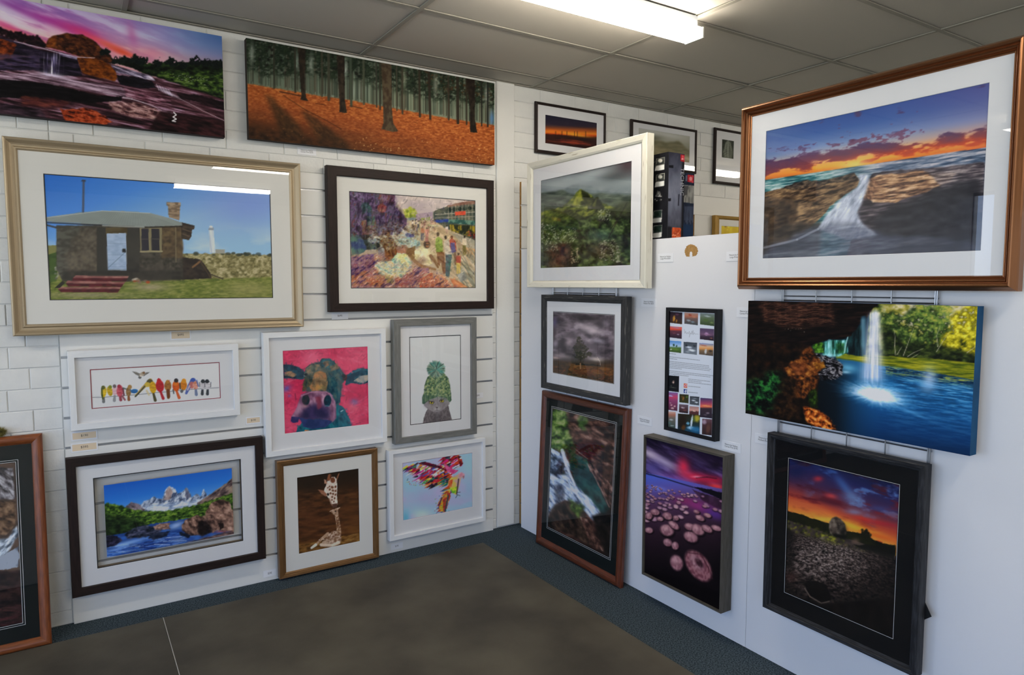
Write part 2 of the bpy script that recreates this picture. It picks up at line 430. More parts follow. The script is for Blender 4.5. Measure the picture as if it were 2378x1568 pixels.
class Art:
    SS = 2
    def __init__(s, zoom, corners, n, aspect, seed=1):
        """corners: world TL TR BR BL of the print; n: vertex columns; aspect: height / width"""
        zx, zy, k = ZOOM[zoom]
        q = [((project(c)[0] - zx) * k, (project(c)[1] - zy) * k) for c in corners]
        s.n, s.m = n, max(2, int(round(n * aspect)))
        s.w, s.h = s.n * s.SS, s.m * s.SS
        dst = [(0, 0), (s.w, 0), (s.w, s.h), (0, s.h)]
        s.H = homography(q, dst); Hi = np.linalg.inv(s.H)
        X, Y = np.meshgrid(np.arange(s.w) + .5, np.arange(s.h) + .5)
        D = Hi[2, 0] * X + Hi[2, 1] * Y + Hi[2, 2]
        s.X = (Hi[0, 0] * X + Hi[0, 1] * Y + Hi[0, 2]) / D; s.Y = (Hi[1, 0] * X + Hi[1, 1] * Y + Hi[1, 2]) / D
        s.U, s.Vv = X / s.w, Y / s.h
        s.im = np.zeros((s.h, s.w, 3)); s.seed = seed * 1000
        s.px = math.hypot(q[1][0] - q[0][0], q[1][1] - q[0][1]) / s.w      # zoom pixels per paint pixel
    def nx(s): s.seed += 1; return s.seed
    def noise(s, cx, cy, octs=4): return fbm(s.h, s.w, cx, cy, s.nx(), octs)
    def box(s, x0, y0, x1, y1):
        P = np.array([[x0, y0, 1], [x1, y0, 1], [x1, y1, 1], [x0, y1, 1]], float) @ s.H.T
        P = P[:, :2] / P[:, 2:]
        a, b = np.floor(P.min(0)).astype(int) - 2, np.ceil(P.max(0)).astype(int) + 3
        a = np.clip(a, 0, (s.w, s.h)); b = np.clip(b, 0, (s.w, s.h))
        if b[0] <= a[0] or b[1] <= a[1]: return None
        return slice(a[1], b[1]), slice(a[0], b[0])
    def put(s, sl, m, c):
        if sl is None: return
        m = m[..., None]
        s.im[sl] = s.im[sl] * (1 - m) + c * m
    def tone(s, sl, c, c2, ns, k, octs):
        if c2 is None: return C(c)
        n = fbm(sl[0].stop - sl[0].start, sl[1].stop - sl[1].start, max(1, ns[0] * (sl[1].stop - sl[1].start) / s.w), max(1, ns[1] * (sl[0].stop - sl[0].start) / s.h), s.nx(), octs)
        n = np.clip((n - .5) * k + .5, 0, 1)[..., None]
        return C(c) * (1 - n) + C(c2) * n
    def fill(s, c, c2=None, ns=(8, 8), k=2, octs=5):
        sl = (slice(0, s.h), slice(0, s.w)); s.im[:] = s.tone(sl, c, c2, ns, k, octs)
    def grad(s, p0, p1, stops, a=1.0, mask=None):
        """linear gradient between two points in crop pixels"""
        d = np.array(p1, float) - np.array(p0, float)
        t = ((s.X - p0[0]) * d[0] + (s.Y - p0[1]) * d[1]) / (d @ d)
        ts = [q[0] for q in stops]; cs = np.array([C(q[1]) for q in stops])
        g = np.stack([np.interp(t, ts, cs[:, i]) for i in range(3)], -1)
        m = (a if mask is None else a * mask); m = m * np.ones((s.h, s.w)); s.im = s.im * (1 - m[..., None]) + g * m[..., None]
    def wob(s, sl, X, Y, rough, rs):
        if not rough: return X, Y
        h, w = X.shape
        cx = max(1, w * s.px / rs); cy = max(1, h * s.px / rs)
        return X + (fbm(h, w, cx, cy, s.nx(), 3) - .5) * 2 * rough, Y + (fbm(h, w, cx, cy, s.nx(), 3) - .5) * 2 * rough
    def nz(s, cu, cv, ang=0, octs=5, sl=None, ridged=False):
        """noise with cell size cu x cv (crop pixels), turned by ang"""
        X, Y = (s.X, s.Y) if sl is None else (s.X[sl], s.Y[sl])
        t = math.radians(ang); k = s.nx() * 1.37
        return vnoise((X * math.cos(t) + Y * math.sin(t)) / cu + k, (-X * math.sin(t) + Y * math.cos(t)) / cv + k * 1.7, octs, .55, ridged)
    def ramp(s, t, stops, mask=1.0, sl=None):
        """lays colours picked by field t under a mask"""
        ts = [q[0] for q in stops]; cs = np.array([C(q[1]) for q in stops])
        g = np.stack([np.interp(t, ts, cs[:, i]) for i in range(3)], -1)
        m = (mask * np.ones(t.shape))[..., None]
        if sl is None: s.im = s.im * (1 - m) + g * m
        else: s.im[sl] = s.im[sl] * (1 - m) + g * m
    def tex(s, pts, cols, cell=(30, 30), ang=0, k=2.2, rough=8, rs=40, a=1.0, soft=2, octs=5, ridged=False, keep=0.0):
        """polygon filled with a natural texture: noise mapped through a list of colours; keep > 0 leaves holes"""
        sl, m = s.pmask(pts, rough, rs, soft)
        if sl is None or not m.any(): return
        if soft:
            r = max(1, int(round(soft / s.px / 2))); m = boxblur(boxblur(m, r), r)
        n = s.nz(cell[0] * .75, cell[1] * .75, ang, octs, sl, ridged)
        n = np.clip((n - (.62 if ridged else .5)) * k * .78 + .5, 0, 1)
        if keep: m = m * np.clip((n - keep) * 6, 0, 1)
        s.ramp(n, [(i / (len(cols) - 1), c) for i, c in enumerate(cols)], m * a, sl)
    def pmask(s, pts, rough=0, rs=40, pad=0):
        P = np.array(pts, float); q = rough + 1.5 * pad
        sl = s.box(P[:, 0].min() - q, P[:, 1].min() - q, P[:, 0].max() + q, P[:, 1].max() + q)
        if sl is None: return None, None
        X, Y = s.wob(sl, s.X[sl], s.Y[sl], rough, rs)
        m = np.zeros(X.shape, bool); j = len(P) - 1
        for i in range(len(P)):
            xi, yi, xj, yj = *P[i], *P[j]
            if yi != yj:
                m ^= ((yi > Y) != (yj > Y)) & (X < (xj - xi) * (Y - yi) / (yj - yi) + xi)
            j = i
        return sl, m.astype(float)
    def poly(s, pts, c, c2=None, ns=(20, 20), k=2.5, rough=0, rs=40, a=1.0, soft=0, octs=4):
        r = int(round(1.1 * soft ** .5))
        sl, m = s.pmask(pts, rough, rs, 2 * r * s.px)
        if sl is None or not m.any(): return
        if r: m = boxblur(boxblur(m, r), r)
        s.put(sl, m * a, s.tone(sl, c, c2, ns, k, octs))
    def ell(s, cx, cy, rx, ry, c, a=1.0, ang=0, soft=.25, c2=None, ns=(20, 20), k=2.5, rough=0, rs=20):
        R = max(rx, ry) + rough
        sl = s.box(cx - R, cy - R, cx + R, cy + R)
        if sl is None: return
        X, Y = s.wob(sl, s.X[sl], s.Y[sl], rough, rs)
        X = X - cx; Y = Y - cy
        t = math.radians(ang); u = X * math.cos(t) + Y * math.sin(t); v = -X * math.sin(t) + Y * math.cos(t)
        d = np.sqrt((u / rx) ** 2 + (v / ry) ** 2)
        s.put(sl, a * np.clip((1 - d) / max(soft, 1e-3), 0, 1), s.tone(sl, c, c2, ns, k, 4))
    def glow(s, cx, cy, rx, ry, c, a=1.0, ang=0):
        R = 2.6 * max(rx, ry); sl = s.box(cx - R, cy - R, cx + R, cy + R)
        if sl is None: return
        X, Y = s.X[sl] - cx, s.Y[sl] - cy
        t = math.radians(ang); u = X * math.cos(t) + Y * math.sin(t); v = -X * math.sin(t) + Y * math.cos(t)
        s.put(sl, a * np.exp(-((u / rx) ** 2 + (v / ry) ** 2)), C(c))
    def line(s, pts, wd, c, a=1.0, wd2=None):
        for i in range(len(pts) - 1):
            (x0, y0), (x1, y1) = pts[i], pts[i + 1]
            w0 = wd if wd2 is None else wd + (wd2 - wd) * i / max(1, len(pts) - 1); w1 = wd if wd2 is None else wd + (wd2 - wd) * (i + 1) / max(1, len(pts) - 1)
            R = max(w0, w1) + 1
            sl = s.box(min(x0, x1) - R, min(y0, y1) - R, max(x0, x1) + R, max(y0, y1) + R)
            if sl is None: continue
            dx, dy = x1 - x0, y1 - y0; L2 = dx * dx + dy * dy + 1e-9
            t = np.clip(((s.X[sl] - x0) * dx + (s.Y[sl] - y0) * dy) / L2, 0, 1)
            d = np.hypot(s.X[sl] - x0 - t * dx, s.Y[sl] - y0 - t * dy)
            s.put(sl, a * np.clip(((w0 + (w1 - w0) * t) / 2 - d) / max(s.px, .3) + .5, 0, 1), C(c))
    def inside(s, x, y, P):
        r = False; j = len(P) - 1
        for i in range(len(P)):
            if (P[i][1] > y) != (P[j][1] > y) and x < (P[j][0] - P[i][0]) * (y - P[i][1]) / (P[j][1] - P[i][1]) + P[i][0]: r = not r
            j = i
        return r
    def dots(s, n, P, cols, r=(2, 5), asp=1.0, ang=(0, 0), a=1.0, soft=.4, grow=0.0):
        """n small brush dabs inside polygon P; grow makes them larger towards the bottom"""
        rng = random.Random(s.nx()); xs = [p[0] for p in P]; ys = [p[1] for p in P]
        y0, y1 = min(ys), max(ys)
        for _ in range(n):
            for _t in range(20):
                x, y = rng.uniform(min(xs), max(xs)), rng.uniform(y0, y1)
                if s.inside(x, y, P): break
            q = rng.uniform(*r) * (1 + grow * (y - y0) / (y1 - y0 + 1e-6))
            s.ell(x, y, q * asp, q, rng.choice(cols), a * rng.uniform(.6, 1), rng.uniform(*ang), soft)
    def brush(s, n, L=(14, 40), wd=(5, 12), a=.7, jit=10, var=.12, P=None, ang=None):
        """re-lays the picture with n strokes that pick up the colour beneath them"""
        rng = random.Random(s.nx())
        for _ in range(n):
            i, j = rng.randrange(s.h), rng.randrange(s.w); x, y = s.X[i, j], s.Y[i, j]
            if P is not None and not s.inside(x, y, P): continue
            c = s.im[min(s.h - 1, max(0, i + rng.randint(-jit, jit))), min(s.w - 1, max(0, j + rng.randint(-jit, jit)))] * (1 + rng.uniform(-var, var))
            t = math.radians(rng.uniform(*(ang or (0, 180)))); l = rng.uniform(*L) / 2
            s.line([(x - l * math.cos(t), y - l * math.sin(t)), (x + l * math.cos(t), y + l * math.sin(t))], rng.uniform(*wd), np.clip(c, 0, 1) * 255, a)
    def detail(s, amt=.3, cx=None):
        cx = cx or s.w / 14
        n = fbm(s.h, s.w, cx, cx * s.h / s.w, s.nx(), 2, .8)
        s.im *= (1 + amt * 2 * (n - .5))[..., None]
    def mesh(s, name, x0, x1, z0, z1, y, m, parent, gain=1.4, sat=1.0, con=1.0):
        im = s.im.reshape(s.m, s.SS, s.n, s.SS, 3).mean((1, 3))
        im = np.clip(im, 0, 1) ** con
        if sat != 1.0:
            g = im.mean(-1, keepdims=True); im = np.clip(g + (im - g) * sat, 0, 1)
        im = np.where(im <= .04045, im / 12.92, ((im + .055) / 1.055) ** 2.4) * gain
        im = np.minimum(im, .9)
        n, mm = s.n, s.m
        xs = np.linspace(x0, x1, n); zs = np.linspace(z1, z0, mm)
        V = np.empty((mm, n, 3)); V[..., 0] = xs; V[..., 1] = y; V[..., 2] = zs[:, None]
        me = bpy.data.meshes.new(name)
        me.vertices.add(n * mm); me.vertices.foreach_set('co', V.ravel())
        i = np.arange(mm - 1)[:, None] * n + np.arange(n - 1)
        F = np.stack([i + n, i + n + 1, i + 1, i], -1).reshape(-1)
        nf = (n - 1) * (mm - 1)
        me.loops.add(nf * 4); me.loops.foreach_set('vertex_index', F.astype(np.int32))
        me.polygons.add(nf); me.polygons.foreach_set('loop_start', np.arange(0, nf * 4, 4, dtype=np.int32))
        at = me.color_attributes.new('ink', 'FLOAT_COLOR', 'POINT')
        at.data.foreach_set('color', np.concatenate([im, np.ones((mm, n, 1))], -1).astype(np.float32).ravel())
        me.materials.append(m); me.update(calc_edges=True); me.validate()
        return link(name, me, parent)
# ------------------------------------------------------------------ the drawings (coordinates in crop pixels)
def streaks(A, n, P, cols, L=(40, 120), wd=(2, 5), ang=(0, 0), a=.6, seed=None):
    """n thin strokes of given heading inside polygon P"""
    rng = random.Random(A.nx()); xs = [p[0] for p in P]; ys = [p[1] for p in P]
    for _ in range(n):
        for _t in range(20):
            x, y = rng.uniform(min(xs), max(xs)), rng.uniform(min(ys), max(ys))
            if A.inside(x, y, P): break
        l = rng.uniform(*L) / 2; t = math.radians(rng.uniform(*ang)); dx, dy = l * math.cos(t), l * math.sin(t)
        A.line([(x - dx, y - dy), (x, y + rng.uniform(-.12, .12) * l), (x + dx, y + dy)], rng.uniform(*wd), rng.choice(cols), a * rng.uniform(.5, 1))

def foliage(A, n, P, cols, r=(5, 14), a=.9, asp=1.2):
    A.dots(n, P, cols, r, asp, (-40, 40), a, .6)

def art_cascade(A):          # long canvas: sunset over rock cascades
    hz = lambda x: 300 + x * .155
    t = np.clip((A.Y + 60 - A.X * .155) / 320, -1, 1.2); n = A.nz(420, 60, 20, 5)
    A.ramp(t, [(-.2, '6a5aa0'), (.2, '9c88b8'), (.55, 'c4b4cc'), (.85, 'd8a8b0'), (1, 'dc9a90')]); A.ramp(A.X, [(900, 'b4b4cc'), (1500, '8494bc'), (2040, '4c6c9c')], np.clip((A.X - 800) / 900, 0, 1) * np.clip(1.15 - t * .6, 0, 1))
    A.ramp(np.clip((n - .5) * 2.6 + .5, 0, 1), [(0, '8a4c9c'), (.35, 'b878b4'), (.6, 'd4c4d8'), (1, 'e4dce4')], np.clip(1.1 - A.X / 1700, 0, .8) * .7)
    for x, y, rx, ry, c, a, g in [(150, 70, 260, 36, '8c4498', .8, 24), (470, 190, 250, 42, 'a83c94', .85, 17), (700, 275, 200, 50, 'b83c84', .85, 14), (830, 340, 170, 36, 'cc4878', .75, 25), (60, 235, 200, 24, 'c84c84', .75, 24), (250, 335, 260, 22, 'e07a68', .8, 20), (1020, 425, 200, 28, 'ea7060', .85, 24), (1110, 475, 120, 22, 'ee5c40', .9, 22), (1200, 320, 46, 120, 'b868a0', .6, -15), (1380, 490, 130, 50, 'd0809c', .55, 10)]: A.glow(x, y, rx, ry, c, a, g)
    A.tex([(-1700, 120), (-800, 150), (0, 250), (120, 290), (200, 290), (260, 322), (340, 328), (400, 380), (440, 430), (380, 445), (200, 390), (0, 320), (-1700, 220)], ['0e0a0c', '201418', '3c2226'], (40, 26), 10, 2.4, 16, 22, 1, 2)
    A.tex([(418, 430), (428, 370), (480, 325), (600, 303), (740, 315), (850, 365), (910, 430), (1005, 500), (1040, 570), (960, 590), (800, 540), (600, 475)], ['1c100b', '301a12', '482819', '60361e', '784824'], (50, 22), 20, 2.0, 6, 30, 1, 3); A.tex([(425, 425), (440, 360), (500, 330), (520, 380), (480, 435)], ['542610', '844a1c', 'a06426'], (50, 30), 0, 2.2, 12, 30, .85, 14)
    A.tex([(1020, 560), (1100, 525), (1200, 545), (1330, 575), (1500, 575), (1700, 570), (1850, 555), (2060, 560), (2080, 940), (1700, 800), (1400, 700)], ['050805', '0e160c', '1c2a14', '304420'], (60, 34), 8, 2.4, 12, 30, 1, 3)
    for x, y, rx, ry in [(960, 470, 46, 30), (1050, 555, 50, 34), (1130, 545, 50, 34), (1230, 535, 46, 36), (1290, 555, 56, 40), (1430, 570, 46, 34), (1560, 562, 60, 38), (1650, 588, 50, 30), (1780, 555, 64, 40), (1880, 572, 60, 34), (1980, 580, 56, 34)]: A.tex([(x - rx, y + ry), (x - rx, y), (x - rx * .5, y - ry * .8), (x + rx * .3, y - ry), (x + rx, y - ry * .2), (x + rx, y + ry)], ['070c0c', '101816', '1c2620'], (26, 20), 0, 2.4, 22, 24, 1, 2, 5, False, .1)
    A.tex([(1370, 660), (1600, 640), (2060, 650), (2060, 900), (1700, 790)], ['0a0f08', '1a2614', '304420', '506828', '748450'], (60, 26), 10, 2.6, 12, 40, .9, 20); A.dots(60, [(1500, 660), (1900, 700), (1900, 780), (1600, 720)], ['a8a8a0', '9aa488', '7a9038'], (3, 6), 1.5, (0, 20), .7)
    A.tex([(-1700, 190), (0, 312), (200, 390), (430, 440), (700, 515), (1000, 580), (1370, 690), (1600, 760), (2090, 925), (2100, 1320), (-1700, 1120)], ['170d10', '2c1a1f', '4a2c34', '72505c', 'a4869a'], (300, 20), 12, 2.6, 4, 40, 1, 2)
    A.tex([(-1700, 250), (0, 330), (350, 450), (700, 530), (750, 690), (540, 690), (300, 640), (0, 640), (-1700, 560)], ['08060a', '15111a', '282030', '403448'], (160, 30), 8, 2.4, 6, 40, 1, 4); A.tex([(-900, 300), (0, 352), (150, 400), (105, 525), (0, 548), (-900, 520)], ['24100a', '542412', '8a421c', 'a05828'], (70, 40), 10, 2.4, 14, 40, .95, 10)
    A.tex([(-300, 480), (370, 510), (360, 640), (-300, 610)], ['120c14', '2c2232', '54486a', '785c6c'], (180, 16), 6, 2.8, 10, 40, .7, 20); A.tex([(700, 520), (860, 522), (1000, 590), (1072, 690), (1045, 742), (900, 705), (750, 665)], ['3c1c0a', '5a2e10', '7c4416', '94581c'], (44, 20), 14, 2.0, 6, 30, 1, 3)
    A.line([(130, 376), (280, 414), (430, 452), (560, 490), (700, 520), (860, 528)], 7, 'd8cce0', .7); A.tex([(520, 470), (700, 520), (700, 545), (560, 505)], ['6a6078', 'a89cb8', 'd8cee4'], (60, 12), 14, 2.4, 5, 20, .8, 5)
    v = np.clip((A.Y - 465) / 60, 0, 1) * np.clip((700 - A.Y) / 40, 0, 1); m = np.exp(-(np.abs(A.X - 472) / 80) ** 3) * v; A.ramp(np.clip((A.nz(13, 300, 1, 3) - .5) * 4 + .45, 0, 1), [(0, '2c2438'), (.45, '8078a0'), (1, 'ece4f4')], m * np.clip((A.nz(13, 300, 1, 3) - .3) * 4, .15, .95))
    A.glow(470, 690, 150, 26, 'e0d8ea', .9, 8); A.glow(590, 726, 170, 18, 'd0c4da', .75, 12)
    A.tex([(-1700, 640), (300, 670), (620, 720), (1000, 770), (1420, 870), (1380, 905), (900, 850), (620, 790), (300, 738), (-1700, 710)], ['382830', '644c5a', '9c8494', 'ccb8c8'], (220, 13), 11, 2.8, 6, 40, .85, 6)
    A.tex([(-1700, 705), (0, 724), (300, 742), (620, 800), (900, 870), (1110, 882), (1105, 914), (800, 937), (500, 907), (0, 887), (-1700, 830)], ['040304', '0c090b', '1c161a'], (120, 20), 8, 2, 6, 30, 1, 5); A.tex([(1060, 680), (1240, 700), (1390, 745), (1424, 802), (1280, 802), (1090, 767)], ['060508', '121016', '28222e'], (90, 20), 12, 2.2, 6, 30, 1, 4)
    A.tex([(1000, 585), (1370, 690), (1420, 742), (1240, 700), (1060, 660)], ['2c2632', '5c5468', 'a298ae', 'dcd2e0'], (110, 10), 22, 2.8, 5, 30, .95, 4)
    for i in range(9): A.line([(1420 + i * 14, 766 + i * 6), (1434 + i * 14, 792 + i * 6), (1446 + i * 15, 820 + i * 7)], 5, ['e4dcea', 'b4a8c0'][i % 2], .7)
    A.glow(1540, 850, 90, 14, 'd8cee0', .8, 24); A.tex([(1600, 850), (1800, 862), (2080, 935), (2080, 1015), (1800, 932), (1650, 902)], ['0a0608', '1e1216', '3a242a'], (120, 20), 16, 2.2, 8, 30, .95, 6)
    A.tex([(550, 992), (820, 985), (900, 1020), (1025, 1110), (900, 1145), (600, 1112)], ['2a0e08', '6a2812', 'a04420', 'b8603c'], (90, 26), 16, 2.6, 12, 40, .95, 10, 5, True); A.tex([(-1700, 890), (0, 935), (360, 985), (430, 1075), (0, 1085), (-1700, 1060)], ['120c10', '2a1e28', '46343e', '644e5a'], (160, 30), 8, 2.4, 10, 40, .9, 14); A.tex([(180, 870), (520, 900), (640, 940), (560, 990), (200, 960)], ['30141a', '5c2c28', '8c4a38'], (120, 20), 10, 2.4, 14, 40, .7, 16)
    A.tex([(980, 925), (1250, 928), (1460, 1010), (1490, 1105), (1200, 1065), (1020, 1000)], ['3a2226', '6c4848', 'a07c78', 'c8aaa4'], (110, 22), 18, 2.6, 14, 40, .85, 16, 5, True); A.tex([(1460, 1005), (2090, 1120), (2100, 1320), (1330, 1210)], ['0e0607', '1e0f11', '351b1e', '4c2a2c'], (140, 30), 14, 2.4, 10, 40, .95, 20)
    A.tex([(1120, 790), (1440, 850), (1520, 930), (1400, 960), (1150, 880)], ['28141c', '5c3440', '946878', 'c4a4b4'], (140, 14), 14, 2.8, 8, 40, .85, 12); A.tex([(1560, 900), (1700, 930), (2050, 1060), (2060, 1100), (1760, 1000), (1560, 960)], ['28161a', '5a3840', '94707a'], (160, 12), 20, 2.6, 8, 40, .8, 12)
    A.line([(1120, 885), (1200, 900), (1300, 932), (1390, 962), (1470, 1005)], 12, 'dcd2dc', .65, 4); A.line([(1600, 880), (1720, 940), (1830, 1000), (1960, 1060), (2070, 1112)], 4, 'd0c4cc', .7); A.line([(0, 660), (300, 690), (620, 742), (900, 790)], 3, 'd8ccd8', .6)
    A.line([(1580, 1020), (1602, 1045), (1574, 1062), (1602, 1082), (1566, 1098), (1596, 1105)], 9, 'e6e0e2', .95)

def art_forest(A):           # long canvas: pine trunks over orange needles
    A.grad((0, 200), (0, 800), [(0, '3c4a3c'), (.4, '6a7666'), (1, '828a78')])
    A.glow(1000, 560, 180, 100, 'a8b4a8', .6); A.glow(1500, 620, 200, 100, '98a088', .5)
    ground = lambda x: 495 + (x - 125) * .172
    rng = random.Random(5)
    for i in range(330):                                   # far trunks
        x = rng.uniform(90, 2270); g = ground(x) + rng.uniform(-30, 8); wd = rng.uniform(4, 9)
        A.line([(x, 60), (x + rng.uniform(-6, 6), g)], wd, rng.choice(['4c5548', '3c463c', '5c6252', '6b7060', '39362c', '54483a']), .75)
    n = A.noise(70, 26, 4); A.grad((0, 100), (100, 750), [(0, '1f2a1e'), (.5, '2c3a2a'), (1, '384434')], 1, np.clip((n - .47) * 7, 0, .95) * np.clip((ground(A.X) - 120 - A.Y) / 170, 0, 1))
    A.tex([(60, 60), (1100, 250), (2300, 460), (2300, 720), (1700, 620), (1000, 470), (60, 400)], ['080c08', '141e14', '243022', '3c4a36'], (34, 26), 0, 2.6, 60, 50, .92, 40, 6, False, .36)
    foliage(A, 200, [(100, 80), (1100, 270), (2260, 490), (2260, 700), (1500, 560), (600, 420), (110, 380)], ['141e16', '1e2c20', '141812', '2a3824', '221e18'], (7, 19), .85)
    foliage(A, 120, [(1600, 380), (2250, 500), (2250, 650), (1700, 560)], ['3a2a1c', '4a3420', '5a4326', '2c2218'], (6, 13), .8)
    for x, c in ((170, 'c9cfc6'), (560, 'aeb9b0'), (680, 'b5bdb4'), (975, 'ccd3cc'), (1480, 'b9bfa8'), (1750, 'c5c6b8'), (2190, 'd0d4cc')):
        A.glow(x, ground(x) - 260, 22, 90, c, .55)
    A.glow(2235, 800, 20, 60, '5a86b8', .8)
    G = [(40, 480), (125, 497), (400, 545), (700, 595), (1000, 640), (1300, 695), (1600, 750), (1900, 805), (2300, 865), (2300, 1300), (40, 1010)]
    A.tex(G, ['7c421f', '935026', 'a86232', 'bc783f', 'cc9058'], (26, 9), 8, 2.0, 5, 30, 1, 3)
    sl, m = A.pmask(G); full = np.zeros((A.h, A.w)); full[sl] = m
    d = np.clip((A.Y - ground(A.X)) / 420, 0, 1); n = A.nz(160, 50, 10, 5)
    A.ramp(d, [(0, 'b46c36'), (.4, '84482a'), (.8, '55341f'), (1, '3c281a')], full * np.clip(d * 1.1 + (n - .5) * .9, 0, .85) * np.clip(1.25 - A.X / 2000, .3, 1))
    A.tex([(285, 590), (310, 592), (420, 700), (580, 860), (660, 1030), (420, 1010), (400, 850), (330, 690)], ['2c2219', '44331f', '5c4227'], (40, 20), 50, 2.4, 16, 40, .8, 40); A.tex([(600, 735), (630, 735), (790, 850), (980, 1000), (980, 1070), (760, 1050), (700, 900)], ['2c2219', '44331f', '5c4227'], (40, 20), 40, 2.4, 16, 40, .75, 40)
    A.tex([(40, 840), (250, 880), (600, 960), (1000, 1010), (1000, 1110), (40, 1040)], ['241a12', '3c2a1c', '5c3a22'], (60, 30), 12, 2.4, 24, 50, .75, 60); A.line([(440, 600), (640, 730), (800, 810), (940, 890)], 7, '4c2c1a', .7)
    A.dots(260, G, ['e0a868', '5a3420', 'c88a4c', '4a2c1c'], (2, 4), 1.6, (-10, 30), .6)
    for x0, y0, x1, y1, wd, c in [(830, 180, 832, 638, 24, '4a4a3c'), (1018, 230, 1026, 692, 22, '4c5648'), (540, 150, 545, 572, 16, '3c3a2e'), (360, 120, 362, 540, 14, '3a3a2e'), (772, 200, 774, 610, 15, '4c4a3c'),
                                  (1130, 250, 1134, 675, 18, '565a4a'), (1240, 270, 1244, 700, 15, '44443a'), (1270, 290, 1274, 720, 16, '3e3c30'), (1465, 330, 1466, 757, 16, '4a4436'), (1610, 370, 1616, 782, 20, '40382c'), (1692, 380, 1705, 800, 20, '3a3026'),
                                  (1860, 410, 1864, 810, 14, '443a2e'), (1940, 430, 1943, 838, 24, '352e24'), (2016, 440, 2018, 850, 14, '3a3428'), (2145, 460, 2147, 862, 12, '2c2a24'), (2200, 470, 2200, 866, 16, '2a2a26'), (1415, 320, 1418, 730, 12, '4e4c3e')]:
        A.line([(x0, y0), (x1, y1)], wd, c, .92)
    for P, c, c2 in [([(562, 170), (632, 180), (630, 560), (638, 620), (660, 650), (585, 640), (596, 600)], '2a241c', '3c3226'), ([(898, 240), (968, 250), (972, 640), (990, 752), (920, 745), (928, 700)], '2c241c', '40362a'),
                     ([(1278, 300), (1370, 310), (1375, 700), (1385, 840), (1430, 910), (1380, 915), (1285, 890), (1302, 830), (1296, 600)], '4a3c2e', '5e5340'), ([(2004, 430), (2090, 440), (2088, 800), (2110, 922), (2048, 916), (2045, 700)], '231c16', '352c22')]:
        A.poly(P, c, c2, (120, 30), 3, rough=3)
    A.line([(410, 568), (600, 608)], 10, '4a3020', .9); A.line([(1010, 690), (1120, 712)], 8, '5a3a24', .9); A.line([(720, 670), (800, 682)], 10, '6a3a20', .7)
    A.dots(70, [(900, 930), (2200, 1000), (2240, 1180), (1000, 1080)], ['e6c48a', 'd9b070', 'f0d8a0'], (3, 5), 1.3, (-30, 30), .8)
    A.line([(130, 975), (2260, 1208)], 10, '2c2230', .7)

